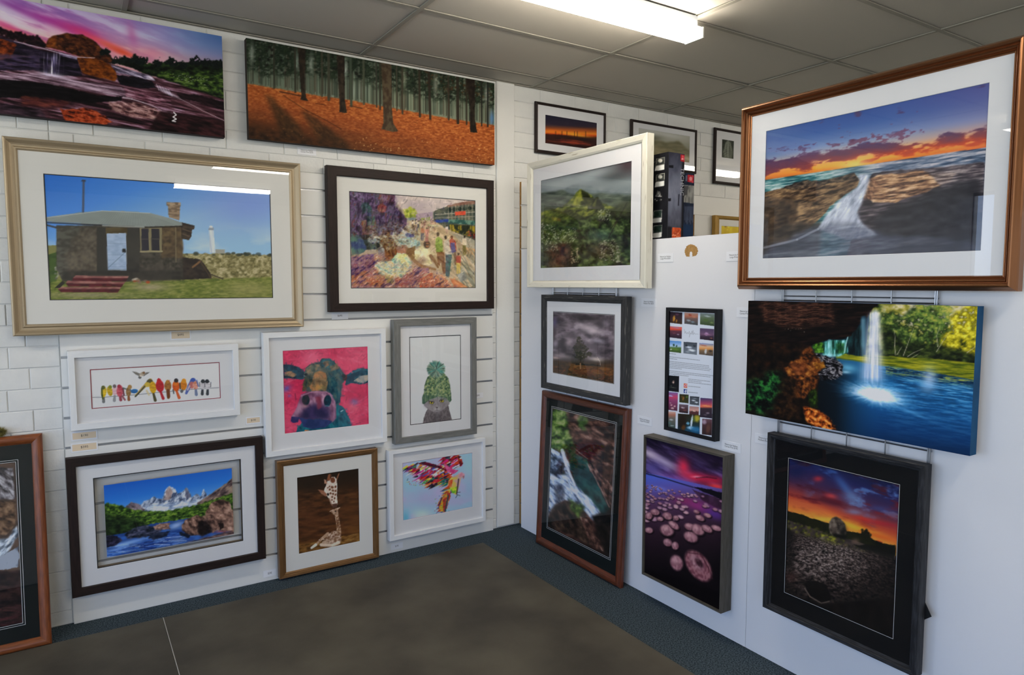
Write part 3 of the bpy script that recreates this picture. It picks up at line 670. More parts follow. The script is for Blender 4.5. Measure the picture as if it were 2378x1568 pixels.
def art_house(A):            # stone cottage, tin roof, lighthouse
    A.grad((400, 300), (600, 880), [(0, '3a78c8'), (.5, '5d95da'), (1, '9cc0e8')])
    A.glow(1750, 520, 400, 180, '7f8fd8', .55)  # lavender reflection on the glazing, painted into the print's sky
    n = A.noise(6, 9); A.grad((0, 600), (0, 880), [(0, 'a8bfe4'), (1, 'd3dcea')], 1, np.clip((n - .42) * 2.4, 0, .75) * np.clip((A.Y - 640) / 150, 0, 1))
    A.poly([(320, 860), (1270, 872), (1930, 884), (1950, 1250), (300, 1250)], '8a8a56', '9c9a68', (40, 40), 2)
    A.tex([(1260, 874), (1500, 868), (1950, 884), (1950, 1044), (1280, 1056)], ['66623e', '7e7850', '968e66', 'aea680', 'c0b898'], (26, 18), 0, 2.4, 8, 30, 1, 4)
    A.dots(20, [(1300, 862), (1900, 872), (1900, 886), (1300, 880)], ['4a5040', '3c4438'], (6, 14), 1.8, (0, 0), .9)
    A.tex([(300, 1052), (1000, 1065), (1500, 1046), (1950, 1035), (1950, 1250), (300, 1250)], ['5c6a30', '6f7c38', '848c48', '9a9a5c'], (40, 10), 0, 2.4, 8, 30, 1, 6)
    A.dots(90, [(340, 1060), (1925, 1045), (1930, 1190), (350, 1205)], ['6c7c38', 'a3a25c', '8b9648', 'b0a870', '5c6c34'], (4, 9), 1.8, (-10, 10), .6)
    A.glow(1750, 1120, 220, 60, 'a8a070', .6); A.glow(1050, 1105, 130, 26, 'b3a590', .8); A.glow(620, 1160, 300, 20, 'a59a86', .7)
    A.poly([(335, 820), (402, 815), (400, 1060), (345, 1080)], '5a7038', '42582c', rough=6); A.poly([(335, 815), (400, 812), (400, 860), (337, 880)], '8a8a58')
    A.dots(26, [(385, 960), (440, 960), (440, 1050), (385, 1050)], ['8a8a80', '6a6a60', 'a8a89c'], (5, 10), 1.2)
    A.poly([(1275, 895), (1350, 905), (1400, 912), (1470, 1000), (1482, 1046), (1270, 1052)], '463c34', '332c28', (60, 60), 3, rough=6)
    A.line([(1350, 965), (1402, 925)], 14, '8a6a48', .9); A.line([(1402, 925), (1478, 1044)], 8, '5a4a3a', .9); A.line([(1460, 1010), (1560, 1048)], 8, '4a4236', .9)
    A.poly([(1462, 705), (1494, 705), (1508, 866), (1470, 866)], 'd3dae0', 'b9c4d0', (200, 10)); A.poly([(1460, 690), (1494, 690), (1496, 708), (1460, 708)], '9aa2ae'); A.poly([(1466, 678), (1486, 678), (1488, 692), (1466, 692)], 'd9dfe4')
    A.poly([(1508, 842), (1574, 842), (1574, 870), (1508, 870)], 'a5a59c')
    A.tex([(398, 675), (1275, 672), (1282, 1052), (900, 1066), (445, 1064), (400, 980)], ['38352f', '48443c', '57534a', '666154'], (26, 22), 0, 2.0, 2, 30, 1, 2)
    A.poly([(398, 680), (560, 680), (560, 1060), (440, 1060), (400, 980)], '67665c', '504e46', (60, 60), 3)
    A.tex([(560, 690), (680, 690), (690, 1040), (470, 1050), (470, 860)], ['48433b', '5c554a', '71685a', '80755f'], (30, 26), 0, 2.0, 24, 50, .8, 20)
    A.tex([(1130, 680), (1275, 675), (1282, 900), (1130, 900)], ['4a3f32', '6a5a44', '84704f'], (40, 34), 0, 2.2, 6, 30, .9, 8)
    for x, y, q in ((500, 930, 60), (610, 880, 50), (640, 760, 46), (1100, 1010, 60), (980, 1030, 46)): A.glow(x, y, q, q * .9, '7c7468', .5)
    A.poly([(680, 690), (750, 690), (752, 1010), (680, 1010)], '45433e'); A.poly([(886, 690), (980, 690), (975, 1000), (890, 1000)], '4c4a44', '3e3c38')
    A.poly([(740, 690), (892, 690), (892, 735), (742, 735)], '6d6248', '54492f'); A.poly([(748, 732), (884, 728), (888, 990), (756, 986)], 'b0c0d4', '9db0c8', (60, 60), 2)
    for yy in (800, 880, 960): A.line([(752, yy), (886, yy + 2)], 3, '8a9cb6', .7)
    A.line([(760, 970), (880, 860)], 5, '6f819c', .7); A.poly([(858, 838), (882, 838), (882, 862), (858, 862)], '2a2c30')
    A.poly([(980, 690), (1134, 690), (1134, 862), (984, 862)], '8c8468'); A.poly([(990, 698), (1040, 698), (1044, 850), (992, 850)], '3c3a44'); A.poly([(1060, 698), (1116, 698), (1118, 850), (1062, 850)], '3a3840')
    A.line([(990, 770), (1118, 770)], 4, '77705c', .8); A.line([(984, 858), (1136, 856)], 10, 'a89f80', .9); A.line([(1230, 690), (1232, 930)], 6, '8f8468', .8)
    A.poly([(440, 990), (1282, 985), (1282, 1055), (445, 1064)], '35322e', a=.6, soft=6)
    A.poly([(1175, 530), (1262, 535), (1256, 640), (1182, 618)], 'a5917a', '83715e', (80, 80), 3); A.poly([(1166, 512), (1264, 516), (1266, 542), (1168, 538)], 'b39f86', '7f6d5a', (80, 80), 3); A.line([(1178, 560), (1256, 566)], 5, '6d5e50', .8); A.line([(1180, 596), (1254, 602)], 5, '6d5e50', .8)
    A.poly([(1268, 652), (1362, 676), (1360, 702), (1344, 706), (1340, 752), (1322, 778), (1272, 768)], '54483c', '3c332c', (60, 60), 3); A.line([(1280, 700), (1340, 720)], 7, '7a6a58', .8); A.line([(1280, 735), (1326, 752)], 7, '7a6a58', .8)
    A.poly([(322, 618), (560, 586), (712, 572), (860, 574), (1050, 588), (1180, 622), (1274, 655), (1276, 676), (1000, 684), (700, 668), (325, 648)], '9aa29e', '8b938f', (10, 10), 2)
    for i in range(46): A.line([(350 + i * 20, 655 + (i / 46) * 26), (560 + i * 13, 580 + max(0, i - 30) * 4)], 2.5, '7f8783', .45)
    A.line([(322, 622), (712, 574), (1050, 590)], 4, 'c3c9c6', .8); A.line([(325, 655), (700, 672), (1000, 690), (1276, 682)], 8, '2f2b28', .9); A.line([(720, 676), (1010, 688)], 9, 'a9aca6', .9)
    A.line([(330, 672), (396, 690)], 12, '4c443c', .9)
    A.line([(588, 366), (584, 580)], 15, '5d6478', .95); A.poly([(574, 356), (602, 358), (602, 372), (574, 370)], '4c5262')
    for t, bx in (([(530, 1024), (905, 1028), (895, 1042), (515, 1040)], [(515, 1040), (897, 1042), (880, 1066), (505, 1062)]), ([(475, 1060), (880, 1068), (868, 1082), (462, 1078)], [(462, 1078), (868, 1082), (852, 1104), (480, 1100)]), ([(420, 1104), (850, 1104), (842, 1118), (408, 1120)], [(408, 1120), (842, 1118), (826, 1142), (430, 1140)])):
        A.poly(t, 'a87c74', '8d5f5c', (60, 60), 3); A.poly(bx, '6a2830', '4e1e26', (60, 60), 3)
    A.poly([(385, 1112), (440, 1062), (460, 1075), (420, 1112)], '3a3830'); A.dots(9, [(900, 1045), (1050, 1050), (1050, 1075), (900, 1072)], ['b0562e', 'c9bfb0', '8a7a6a'], (8, 13), 1.6)

def art_street(A):           # painted busy market street
    A.fill('c7bba6', 'b9ab98', (6, 6))
    A.poly([(690, 340), (1450, 340), (1450, 440), (1040, 530), (800, 540), (690, 420)], 'bdb2b4', 'cfc5be', (6, 10), 3)
    A.poly([(270, 310), (560, 330), (690, 370), (695, 470), (800, 570), (800, 640), (740, 720), (480, 740), (290, 760)], '54405e', '7a6484', (16, 16), 3.5, rough=10)
    streaks(A, 90, [(280, 330), (560, 340), (560, 700), (290, 750)], ['3c2c48', '7d6a90', 'a393ae', '2c3040', '4a3a52', '8a5a6a'], (40, 120), (4, 12), (60, 115), .7)
    streaks(A, 24, [(290, 330), (520, 345), (500, 420), (300, 430)], ['b9a9c0', '8f80a0'], (60, 200), (3, 9), (20, 35), .7)
    A.poly([(385, 460), (420, 435), (460, 440), (492, 500), (488, 540), (440, 530), (385, 540)], '1f5a4a', '2f7a5c', (30, 30), 3, rough=6); A.poly([(430, 520), (490, 530), (480, 570), (440, 560)], '2c4a78')
    A.ell(578, 490, 44, 44, 'b8442c', 1, 0, .15); A.poly([(540, 462), (622, 468), (620, 490), (540, 486)], 'c2402c'); A.glow(578, 508, 24, 12, 'e0a050', .9)
    A.poly([(550, 345), (690, 375), (688, 450), (550, 420)], '8a5a66', 'b08a94', (30, 30), 3); A.line([(556, 410), (690, 446)], 9, '5a3040', .9)
    A.poly([(385, 600), (520, 590), (520, 720), (400, 730)], 'b08a3c', '8a4a2c', (30, 30), 4, rough=8)
    A.poly([(445, 560), (515, 560), (515, 640), (445, 640)], '7fa878', '4a7a5c', (30, 30), 4)
    for x in (392, 440, 482, 526, 568, 612, 640, 668, 700, 728, 760): A.line([(x, 480 + (x - 390) * .25), (x + 3, 700 - (x - 390) * .15)], 8, ['7a2c2c', '3c2430', '5a3a58'][x % 3], .9)
    foliage(A, 60, [(680, 480), (800, 560), (800, 640), (690, 690)], ['4a3a66', '6a4a6e', '8a6a90', '3a4a6a', '9a5a4a'], (6, 14))
    foliage(A, 60, [(775, 500), (830, 480), (895, 510), (890, 565), (790, 572)], ['9aa63c', 'b3bc4c', '7a8a34', 'c4c860'], (8, 18)); A.glow(850, 585, 40, 14, '5a7a94', .7)
    A.poly([(880, 540), (1040, 520), (1040, 600), (900, 600)], 'b9a8ac', 'a898a4', (20, 20))
    foliage(A, 18, [(930, 575), (1010, 565), (1010, 595), (930, 600)], ['a3ae58', '8a9a4c'], (6, 10))
    A.poly([(1040, 515), (1170, 470), (1450, 410), (1450, 790), (1250, 710), (1050, 625)], '56605a', '7a7a6a', (20, 20), 3)
    A.poly([(1165, 462), (1310, 430), (1450, 415), (1450, 448), (1310, 458), (1165, 480)], 'a88a7a', '8c6a5c', (20, 20)); A.poly([(1190, 462), (1205, 432), (1218, 458)], 'b09a9a'); A.poly([(1120, 500), (1134, 474), (1150, 496)], '5c5c66')
    for i in range(6): A.ell(1190 + i * 46, 500 - i * 3, 22, 20, '28382e', .95)
    for i in range(9): A.line([(1180 + i * 31, 470 - i * 4), (1180 + i * 31, 600)], 4, 'cdbfae', .8)
    A.line([(1060, 545), (1450, 520)], 6, 'd3c8ba', .8); A.line([(1060, 575), (1450, 560)], 5, 'c3b8aa', .8)
    A.poly([(1238, 520), (1335, 512), (1336, 548), (1240, 552)], 'c24434', 'd66a50', (30, 30))
    A.poly([(1050, 592), (1180, 585), (1180, 612), (1060, 620)], '2f4a94', '4a66ac', (30, 30)); A.poly([(1180, 588), (1450, 600), (1450, 640), (1180, 622)], '3f6a66', '7a9a8c', (40, 30), 4)
    A.poly([(1190, 636), (1450, 650), (1450, 770), (1300, 720), (1200, 690)], '3a4030', 'a8983c', (34, 20), 5)
    for i in range(7): A.line([(1210 + i * 36, 640), (1212 + i * 36, 700 + i * 8)], 6, '2c3428', .9)
    foliage(A, 40, [(1350, 690), (1440, 720), (1440, 770), (1350, 740)], ['a83c34', '7a3038', 'c9785a', '5a5a7a'], (5, 10))
    A.poly([(820, 600), (1040, 600), (1250, 720), (1450, 800), (1450, 1250), (1250, 1250), (1050, 1000), (860, 780)], 'cdbea2', 'baa88c', (14, 14), 3, rough=10)
    A.poly([(1190, 700), (1450, 790), (1450, 880), (1330, 830)], 'aaa89c', '97968c', (14, 14), a=.9, rough=6); A.poly([(1330, 840), (1430, 860), (1428, 910), (1330, 890)], 'd0a070', a=.8, rough=8)
    streaks(A, 60, [(1200, 940), (1440, 900), (1440, 1210), (1330, 1210)], ['6c766c', '8d9484', '4c5a54', 'c3beb0', 'a8a890'], (80, 220), (6, 16), (48, 62), .7)
    rng = random.Random(8)
    for i in range(36):                                     # distant crowd
        x = rng.uniform(840, 1060); y = rng.uniform(595, 670); A.line([(x, y), (x + 2, y + 30)], 10, rng.choice(['8a5a5a', '4a4a5c', 'c9b6a8', '7a7a5a', 'b07a6a', 'dad2c4']), .8); A.ell(x, y - 6, 5, 6, '5a3c30')
    for i in range(12):
        x = rng.uniform(1000, 1090); y = 640 + (x - 1000) * .1; A.ell(x, y, 14, 8, rng.choice(['dad6c8', 'c8c0a0', 'a8b088']), .9)
    A.poly([(300, 740), (480, 720), (560, 760), (560, 860), (440, 860), (320, 800)], '26302e', '44544c', (20, 20), 4, rough=10)
    A.poly([(290, 720), (390, 740), (450, 870), (300, 920)], '4a5a80', '6a8a7a', (16, 16), 4, rough=12)
    A.ell(500, 780, 62, 26, 'c9c4cc', .9, 8, .3); A.ell(500, 780, 46, 17, '8a8a96', .8, 8, .3)
    for x, y in ((515, 690), (690, 700), (780, 680)): A.poly([(x - 32, y + 70), (x - 14, y), (x + 16, y), (x + 40, y + 70)], rng.choice(['d0c8c0', 'a89a98', '6a5a6c']), 'e0d8d0', (20, 20), 3, rough=5); A.ell(x + 2, y - 14, 15, 19, '6a4632')
    A.poly([(720, 770), (830, 740), (920, 790), (930, 830), (850, 850), (740, 800)], '9fc4c4', 'd8dcd0', (26, 26), 4, rough=10); A.poly([(790, 715), (870, 720), (880, 752), (800, 748)], '4a4a86', '6a6aa4', (30, 30), 3, rough=6)
    A.poly([(540, 850), (600, 800), (640, 960), (560, 990)], 'b8b4b0', '8c8a90', (20, 20), 3, rough=6)
    A.poly([(555, 790), (590, 760), (640, 745), (690, 760), (720, 880), (728, 940), (680, 930), (660, 975), (610, 960), (600, 860)], '8a5c34', '6a4426', (40, 30), 3.5, rough=6)
    for x in (620, 650, 690): A.line([(x - 20, 770), (x, 850), (x + 16, 920)], 10, 'b08850', .6)
    A.ell(632, 715, 26, 34, '5a3a26', 1); A.ell(628, 720, 15, 18, '8a5c3c', 1); A.ell(632, 856, 16, 14, 'cbb9a0', .9); A.ell(632, 856, 9, 8, '7a4c28')
    A.poly([(700, 830), (800, 815), (830, 900), (760, 930), (720, 900)], '9a6a5c', 'b88a70', (20, 20), 3, rough=10)
    A.poly([(800, 850), (880, 830), (900, 930), (850, 960), (800, 900)], '8a6a40', 'b09458', (20, 20), 3, rough=8)
    A.poly([(880, 860), (950, 830), (1010, 850), (1060, 900), (1000, 930), (1040, 990), (960, 1000), (870, 940)], 'd6cfa4', 'e8e2c4', (30, 30), 3, rough=12)
    A.ell(985, 815, 34, 42, '4a382c', 1); A.ell(990, 820, 20, 26, 'a06a48', 1); A.line([(968, 818), (1008, 818)], 10, '2a2420')
    A.line([(1020, 920), (1060, 970), (1085, 1020)], 34, '8a6848', .95, 18); A.line([(870, 960), (930, 1010), (1060, 1040)], 34, 'a3835c', .95, 22); A.glow(940, 960, 46, 36, '8a6a58', .7)
    A.poly([(510, 1010), (580, 970), (660, 960), (720, 890), (790, 900), (850, 980), (840, 1080), (770, 1120), (640, 1120), (540, 1080)], 'a9d0bc', 'dfe0cc', (22, 22), 4, rough=12)
    A.poly([(720, 900), (800, 900), (850, 990), (760, 1060), (730, 980)], 'd8d2b4', 'ccc888', (22, 22), 3, rough=8); A.line([(690, 1010), (700, 1080), (690, 970)], 8, '3f6a86', .9); A.line([(766, 1000), (770, 1060)], 14, '5a5a48', .9)
    A.poly([(300, 930), (500, 900), (520, 1000), (360, 1130), (300, 1130)], '5a3a74', '8a74a8', (16, 16), 4, rough=16)
    A.poly([(300, 1100), (500, 1030), (640, 1100), (700, 1220), (290, 1230)], 'b07a4a', 'a88a98', (14, 14), 4, rough=18); A.poly([(600, 1080), (680, 1100), (680, 1170), (620, 1160)], '9ab45a', 'c0c478', (20, 20), 3, rough=8)
    A.poly([(700, 1120), (900, 1040), (960, 1110), (860, 1220), (700, 1225)], '9a6a70', '7a4a5a', (14, 14), 4, rough=14); A.poly([(860, 1030), (1000, 1020), (1000, 1080), (900, 1090)], 'a884a4', rough=12, a=.8)
    A.poly([(930, 1120), (1040, 1070), (1060, 1225), (920, 1225)], 'b8562e', 'd8844c', (16, 20), 3.5, rough=12); A.poly([(1060, 1090), (1130, 1090), (1240, 1225), (1050, 1225)], 'e0b48c', 'c87a4a', (16, 20), 4, rough=8); A.poly([(1190, 1120), (1280, 1150), (1380, 1225), (1240, 1225)], 'd0703c', 'e0a070', (16, 20), 3, rough=8)
    streaks(A, 80, [(300, 1100), (1100, 1080), (1250, 1215), (310, 1215)], ['e0c8a8', 'c08860', '7a4a66', 'd8d0d8', '9a5a3a', 'b8a0c0'], (30, 110), (5, 14), (-70, 60), .6)
    def person(x, y0, y1, top, leg, hw, head='3a2a22'):
        h = y1 - y0; A.poly([(x - hw, y0 + .14 * h), (x + hw, y0 + .14 * h), (x + hw * .9, y0 + .5 * h), (x - hw * .9, y0 + .5 * h)], top, rough=3)
        A.poly([(x - hw * .8, y0 + .48 * h), (x + hw * .8, y0 + .48 * h), (x + hw * .7, y1), (x + hw * .1, y1), (x, y0 + .7 * h), (x - hw * .1, y1), (x - hw * .7, y1)], leg, rough=2); A.ell(x, y0 + .06 * h, hw * .45, .075 * h, head)
    person(1325, 735, 912, 'd8d0c0', '7a7438', 20); person(945, 650, 780, 'b87a5c', '6a6a7a', 18); person(985, 660, 790, 'c88a80', 'b87a7a', 18); person(855, 600, 665, 'd8d0c4', '7a6a5a', 10); person(905, 600, 665, 'c8c0b4', '5a5a6a', 10); person(1165, 640, 720, 'd8d0d0', 'b89a90', 12)
    A.poly([(1062, 760), (1090, 742), (1125, 770), (1132, 885), (1070, 890)], '6f9434', '90b050', (30, 30), 3, rough=4); A.poly([(1072, 885), (1142, 885), (1150, 960), (1158, 1075), (1132, 1080), (1108, 970), (1098, 1010), (1080, 990)], '8a5c3c', '6a4630', (20, 30), 3, rough=4); A.ell(1085, 722, 15, 22, '3a2a20')
    A.poly([(1140, 780), (1180, 768), (1212, 800), (1212, 905), (1150, 910)], 'd8d4c8', 'bdb8b0', (30, 30), 3, rough=4); A.poly([(1155, 905), (1210, 905), (1200, 1020), (1188, 1120), (1155, 1100)], '2a6a68', '3c4a60', (20, 30), 3, rough=4); A.ell(1155, 752, 13, 20, '2c2420')
    A.poly([(1185, 775), (1215, 760), (1248, 790), (1250, 880), (1200, 860)], 'c2503c', 'a03c30', (30, 30), 3, rough=4); A.poly([(1196, 800), (1236, 798), (1250, 890), (1210, 892)], '3c3c86', '5252a0', (30, 30), 3, rough=3); A.line([(1240, 890), (1244, 990)], 20, '6a4c34', .9); A.ell(1210, 750, 13, 18, '5a3a2a')
    person(1270, 890, 1080, 'b0402c', 'd0bc5c', 24); A.poly([(1262, 1090), (1320, 1060), (1350, 1130), (1290, 1150)], 'a8b0b4', '6a7478', (30, 30), 4, rough=6)
    A.tex([(280, 330), (560, 340), (690, 375), (790, 560), (740, 700), (300, 760)], ['120e18', '2c2038', '5a4868', '9a84a8', '3a5c50', '8a4038'], (30, 70), 8, 2.8, 20, 40, .55, 30)
    A.tex([(440, 640), (700, 600), (930, 700), (920, 840), (460, 880)], ['1c1820', '5a4028', 'b89c70', '7aa4a0', 'e4dcc8', '4a4a7a'], (34, 22), 20, 3, 24, 40, .45, 40)
    A.tex([(300, 900), (560, 900), (900, 1010), (1120, 1080), (1260, 1215), (300, 1215)], ['2c1838', '6a4880', 'a87848', 'd8b890', '8a5a78', 'c8642c', 'e8dcd0'], (70, 22), -35, 3, 24, 50, .6, 40)
    A.tex([(510, 1000), (660, 950), (740, 890), (850, 985), (770, 1120), (560, 1090)], ['5ca08c', 'a8d4c4', 'e8ece0', 'd8d890', 'f0f0e8'], (50, 24), 30, 2.6, 14, 30, .6, 16)
    A.tex([(900, 620), (1040, 610), (1440, 820), (1440, 1215), (1250, 1215), (1000, 900)], ['8a7458', 'b8a484', 'd8c8ac', 'ece2d0'], (90, 20), 38, 2.4, 20, 50, .35, 40)
    A.brush(1300, (10, 30), (3, 8), .55, 5, .28)
    streaks(A, 150, [(290, 340), (1430, 440), (1430, 1210), (310, 1210)], ['2c2430', 'f0e8dc', '3a2c20', 'd8c8a8', '4a3a58'], (12, 44), (2, 5), (-90, 90), .5)

def art_birds(A):            # row of birds on a wire
    A.fill('d7dbe1', 'd1d6dd', (3, 3))
    A.line([(455, 775), (560, 772), (760, 758), (1000, 738), (1250, 714), (1500, 690), (1845, 667)], 4, '3f3b3c')
    def bird(x, y, rx, ry, c, c2, tail=None, head=None, ang=0, tl=(0, 60)):
        if tail: A.line([(x, y + ry * .6), (x + tl[0], y + ry + tl[1])], 22, tail, .95, 34)
        A.ell(x, y, rx, ry, c, 1, ang, .18, c2, (60, 60), 3)
        if head: A.ell(x + head[0], y + head[1], head[2], head[2], head[3], 1, 0, .2)
    bird(578, 715, 34, 66, 'b89a1c', 'd6b426', '6a6c6c', (-6, -48, 24, '5a5c28'), 8, (-2, 40)); A.line([(556, 680), (560, 750), (568, 790)], 18, '3f4a20', .9)
    bird(645, 705, 34, 60, 'c9a81e', 'a88a1c', None, (4, -44, 22, '77802a'), -12)
    bird(700, 700, 30, 58, 'c9a0a8', 'd8b8be', '8a8a8c', (-4, -48, 22, '6a5a5a'), 0, (-6, 50))
    bird(755, 705, 40, 70, 'a83c4c', 'c25a66', '8a3a44', (-8, -50, 24, '9c2c3c'), 4, (10, 26)); A.line([(790, 680), (800, 750)], 20, '6a3038', .9); A.line([(780, 760), (810, 800)], 22, '8a4a52', .9)
    bird(850, 712, 32, 56, '7a5a34', '96744a', '8a5230', (14, -52, 26, 'a07a44'), 0, (4, 30)); A.line([(790, 672), (820, 682)], 16, '4a5a58', .9)
    A.ell(915, 706, 44, 26, '2f7cb4', 1, -6, .2, '205a94', (40, 40)); A.line([(870, 690), (890, 720)], 14, '245a86', .8)
    A.line([(1090, 590), (1010, 670), (930, 755)], 46, 'b89a4c', .95, 22); A.line([(1040, 640), (960, 730), (925, 765)], 16, '3a3c34', .9); A.ell(1085, 605, 40, 34, '4f4a2c', 1); A.ell(1060, 635, 36, 30, 'c0a43a', 1); A.line([(1050, 700), (1075, 745)], 22, 'c9b98a', .8)
    bird(1118, 665, 42, 70, 'd0a418', 'b8861c', '4a4428', None, -6, (26, 70))
    bird(1195, 650, 50, 72, 'b82028', '9c1c26', 'a82830', (-10, -60, 26, 'b41c24'), -8, (36, 62)); A.poly([(1168, 588), (1178, 560), (1200, 585)], 'b41c24')
    bird(1283, 648, 42, 62, 'a06a2c', '7a4a22', '7a5226', (-2, -44, 24, 'a8742c'), 0, (6, 64)); A.poly([(1290, 600), (1306, 578), (1300, 610)], 'b0502c'); A.line([(1285, 700), (1290, 760)], 40, '6a3c22', .9)
    bird(1372, 650, 44, 62, 'cc5a1c', 'b8481a', 'c85a2c', (2, -60, 26, '2a2426'), -4, (34, 64)); A.ell(1372, 630, 30, 22, 'd2741c', .8); A.line([(1340, 690), (1348, 730)], 14, '4a4a4c', .9)
    bird(1455, 640, 42, 58, 'd0831c', 'b86a18', '5a5a5e', (4, -46, 28, 'cf8a20'), 0, (-20, 10)); A.line([(1414, 620), (1420, 680)], 16, '4a3a2c', .9)
    A.line([(1560, 590), (1520, 650), (1485, 728)], 60, '5060a0', .95, 26); A.ell(1558, 590, 34, 28, '3a56a4', 1); A.ell(1545, 640, 34, 44, 'b8645a', .9); A.line([(1520, 650), (1500, 690)], 20, 'c8b4b8', .8)
    bird(1588, 640, 36, 50, 'c07a5a', 'd0988a', '6a7694', None, 0, (8, 52)); A.line([(1600, 590), (1618, 650)], 16, '5a6aa0', .9)
    for x in (1665, 1722): bird(x, 640, 36, 52, 'c9c6c8', 'b3aeb2', '33363a', (4 if x < 1700 else -8, -42, 24, '26282c'), 0, (-4, 44)); A.line([(x - 34, 610), (x - 32, 660)], 8, '3a3c40', .8); A.line([(x + 34, 610), (x + 32, 660)], 8, '3a3c40', .8)
    A.line([(1650, 602), (1735, 602)], 14, '26282c', .9)
    A.poly([(888, 490), (940, 498), (985, 520), (970, 545), (930, 525)], '8a857c', '6a665e', (60, 60), 3); A.poly([(1010, 520), (1050, 500), (1086, 500), (1050, 525), (1015, 545)], '8d8880', '66625c', (60, 60), 3)
    A.ell(1000, 520, 34, 24, 'a89a86', 1, -30); A.ell(1018, 506, 18, 16, '7a5a3c', 1); A.ell(975, 556, 20, 18, '5a5550', .95); A.ell(985, 540, 16, 12, 'cfc6ba', .9)

def art_cow(A):              # teal cow on pink
    A.fill('c43a62', 'd65878', (5, 5), 3); A.glow(560, 420, 120, 90, 'e0809a', .7); A.glow(1010, 370, 130, 90, 'd06a84', .6); A.glow(370, 760, 60, 80, 'c9486c', .8)
    streaks(A, 120, [(280, 330), (1120, 310), (1120, 1080), (310, 1170)], ['cf4c70', 'd8708c', 'b83058', 'e08aa0'], (40, 140), (8, 22), (-40, 40), .35)
    A.glow(320, 720, 40, 26, '6a6ab0', .9, -30); A.glow(345, 790, 16, 14, '7a6ab0', .8); A.glow(970, 850, 34, 30, '7a7aa8', .9); A.glow(960, 900, 50, 40, 'd87a8a', .6); A.line([(400, 770), (408, 830)], 8, '7a2a4a', .7)
    A.poly([(790, 860), (870, 900), (925, 1010), (940, 1100), (700, 1140), (410, 1170), (420, 1100), (460, 1050), (700, 980)], '1f5f74', '2a7a84', (20, 20), 3, rough=8)
    A.poly([(285, 490), (340, 488), (420, 510), (480, 545), (500, 600), (470, 635), (380, 625), (290, 622)], '1c3a50', '2f5a6a', (30, 30), 3, rough=6); A.poly([(300, 560), (360, 550), (420, 590), (380, 610), (300, 600)], '8a7260', 'a8876a', (30, 30), 3, rough=8); A.line([(300, 600), (400, 618)], 10, '14283a', .9)
    A.poly([(900, 590), (960, 540), (1040, 522), (1125, 535), (1125, 660), (1030, 682), (930, 668), (880, 690)], '1d4456', '2c6070', (30, 30), 3, rough=6); A.poly([(960, 650), (1020, 600), (1100, 590), (1120, 625), (1060, 670)], '8c9498', 'b0a89a', (30, 30), 3, rough=6); A.line([(930, 575), (1030, 535), (1120, 545)], 16, '3f7884', .8)
    A.poly([(500, 520), (560, 480), (640, 460), (660, 430), (740, 430), (790, 480), (830, 520), (880, 580), (870, 660), (840, 690), (830, 860), (780, 900), (700, 760), (470, 750), (490, 640), (480, 590)], '3a545a', '57686a', (24, 24), 4, rough=8)
    A.poly([(660, 440), (740, 430), (800, 500), (760, 560), (700, 520), (660, 500)], '2d6878', '4a8a94', (30, 30), 3, rough=6); A.poly([(665, 460), (720, 450), (735, 490), (690, 520)], 'b0866a', '8c6e5c', (30, 30), 3, rough=8); A.poly([(730, 510), (800, 480), (820, 520), (760, 570)], 'a07e62', 'b8967a', (30, 30), 3, rough=6)
    A.poly([(500, 530), (560, 490), (640, 490), (600, 560), (530, 580)], '7a7a6a', '8f8470', (30, 30), 3, rough=8)
    A.poly([(560, 640), (590, 570), (640, 548), (690, 570), (715, 640), (700, 740), (560, 740), (540, 700)], 'b0764a', 'c08c5c', (20, 20), 3, rough=8); A.glow(620, 600, 40, 30, 'c08a60', .8); A.glow(640, 710, 60, 24, 'c9a454', .8)
    A.poly([(490, 600), (560, 590), (550, 680), (490, 745), (465, 740), (480, 670)], '6d6140', '4f4a36', (24, 24), 3, rough=8); A.line([(520, 600), (505, 700)], 14, '2f3c3c', .8)
    A.poly([(720, 560), (830, 530), (860, 640), (830, 850), (770, 880), (720, 740)], '20485a', '2d6672', (20, 20), 3, rough=10); A.poly([(850, 580), (900, 590), (890, 650), (860, 640)], '7a4438', '5a3434', rough=6); A.ell(497, 595, 16, 12, 'c9c0c0', .8); A.ell(530, 612, 22, 24, '33403c', .9); A.ell(505, 585, 20, 16, '14202a', .95); A.ell(866, 600, 22, 20, '14202a', .9); A.line([(560, 560), (590, 640), (560, 730)], 10, '8a6a50', .6); A.line([(700, 570), (722, 660), (712, 740)], 12, '1c3c48', .7)
    A.tex([(500, 520), (640, 460), (740, 430), (880, 580), (830, 860), (700, 760), (480, 740)], ['14303c', '2c5460', '5c7470', '94806a', 'b8906c'], (70, 40), 60, 2.6, 20, 40, .4, 20)
    A.tex([(400, 1170), (460, 1050), (800, 900), (930, 1010), (945, 1100), (700, 1145)], ['0c2c3c', '1c5468', '2c7c88', '44a0a0'], (80, 40), 60, 2.4, 10, 40, .6, 10)
    A.brush(1000, (14, 44), (5, 13), .45, 4, .16)
    A.tex([(455, 780), (520, 752), (640, 742), (740, 762), (790, 850), (798, 1000), (760, 1045), (640, 1010), (440, 1010), (400, 1040), (365, 1040), (365, 990), (420, 900)], ['54344c', '7c5470', 'a07890', 'c4a0b4'], (110, 60), 70, 2.0, 5, 40, 1, 4)
    A.poly([(520, 890), (600, 860), (700, 890), (740, 950), (720, 1020), (600, 1020), (440, 1010), (470, 950)], '2c2c52', '443a66', (12, 12), 3, rough=16, soft=40, a=.92); A.poly([(430, 1000), (760, 1030), (700, 1090), (560, 1110), (480, 1080)], '2f3f6a', '3c4a7a', (14, 14), 3, rough=12)
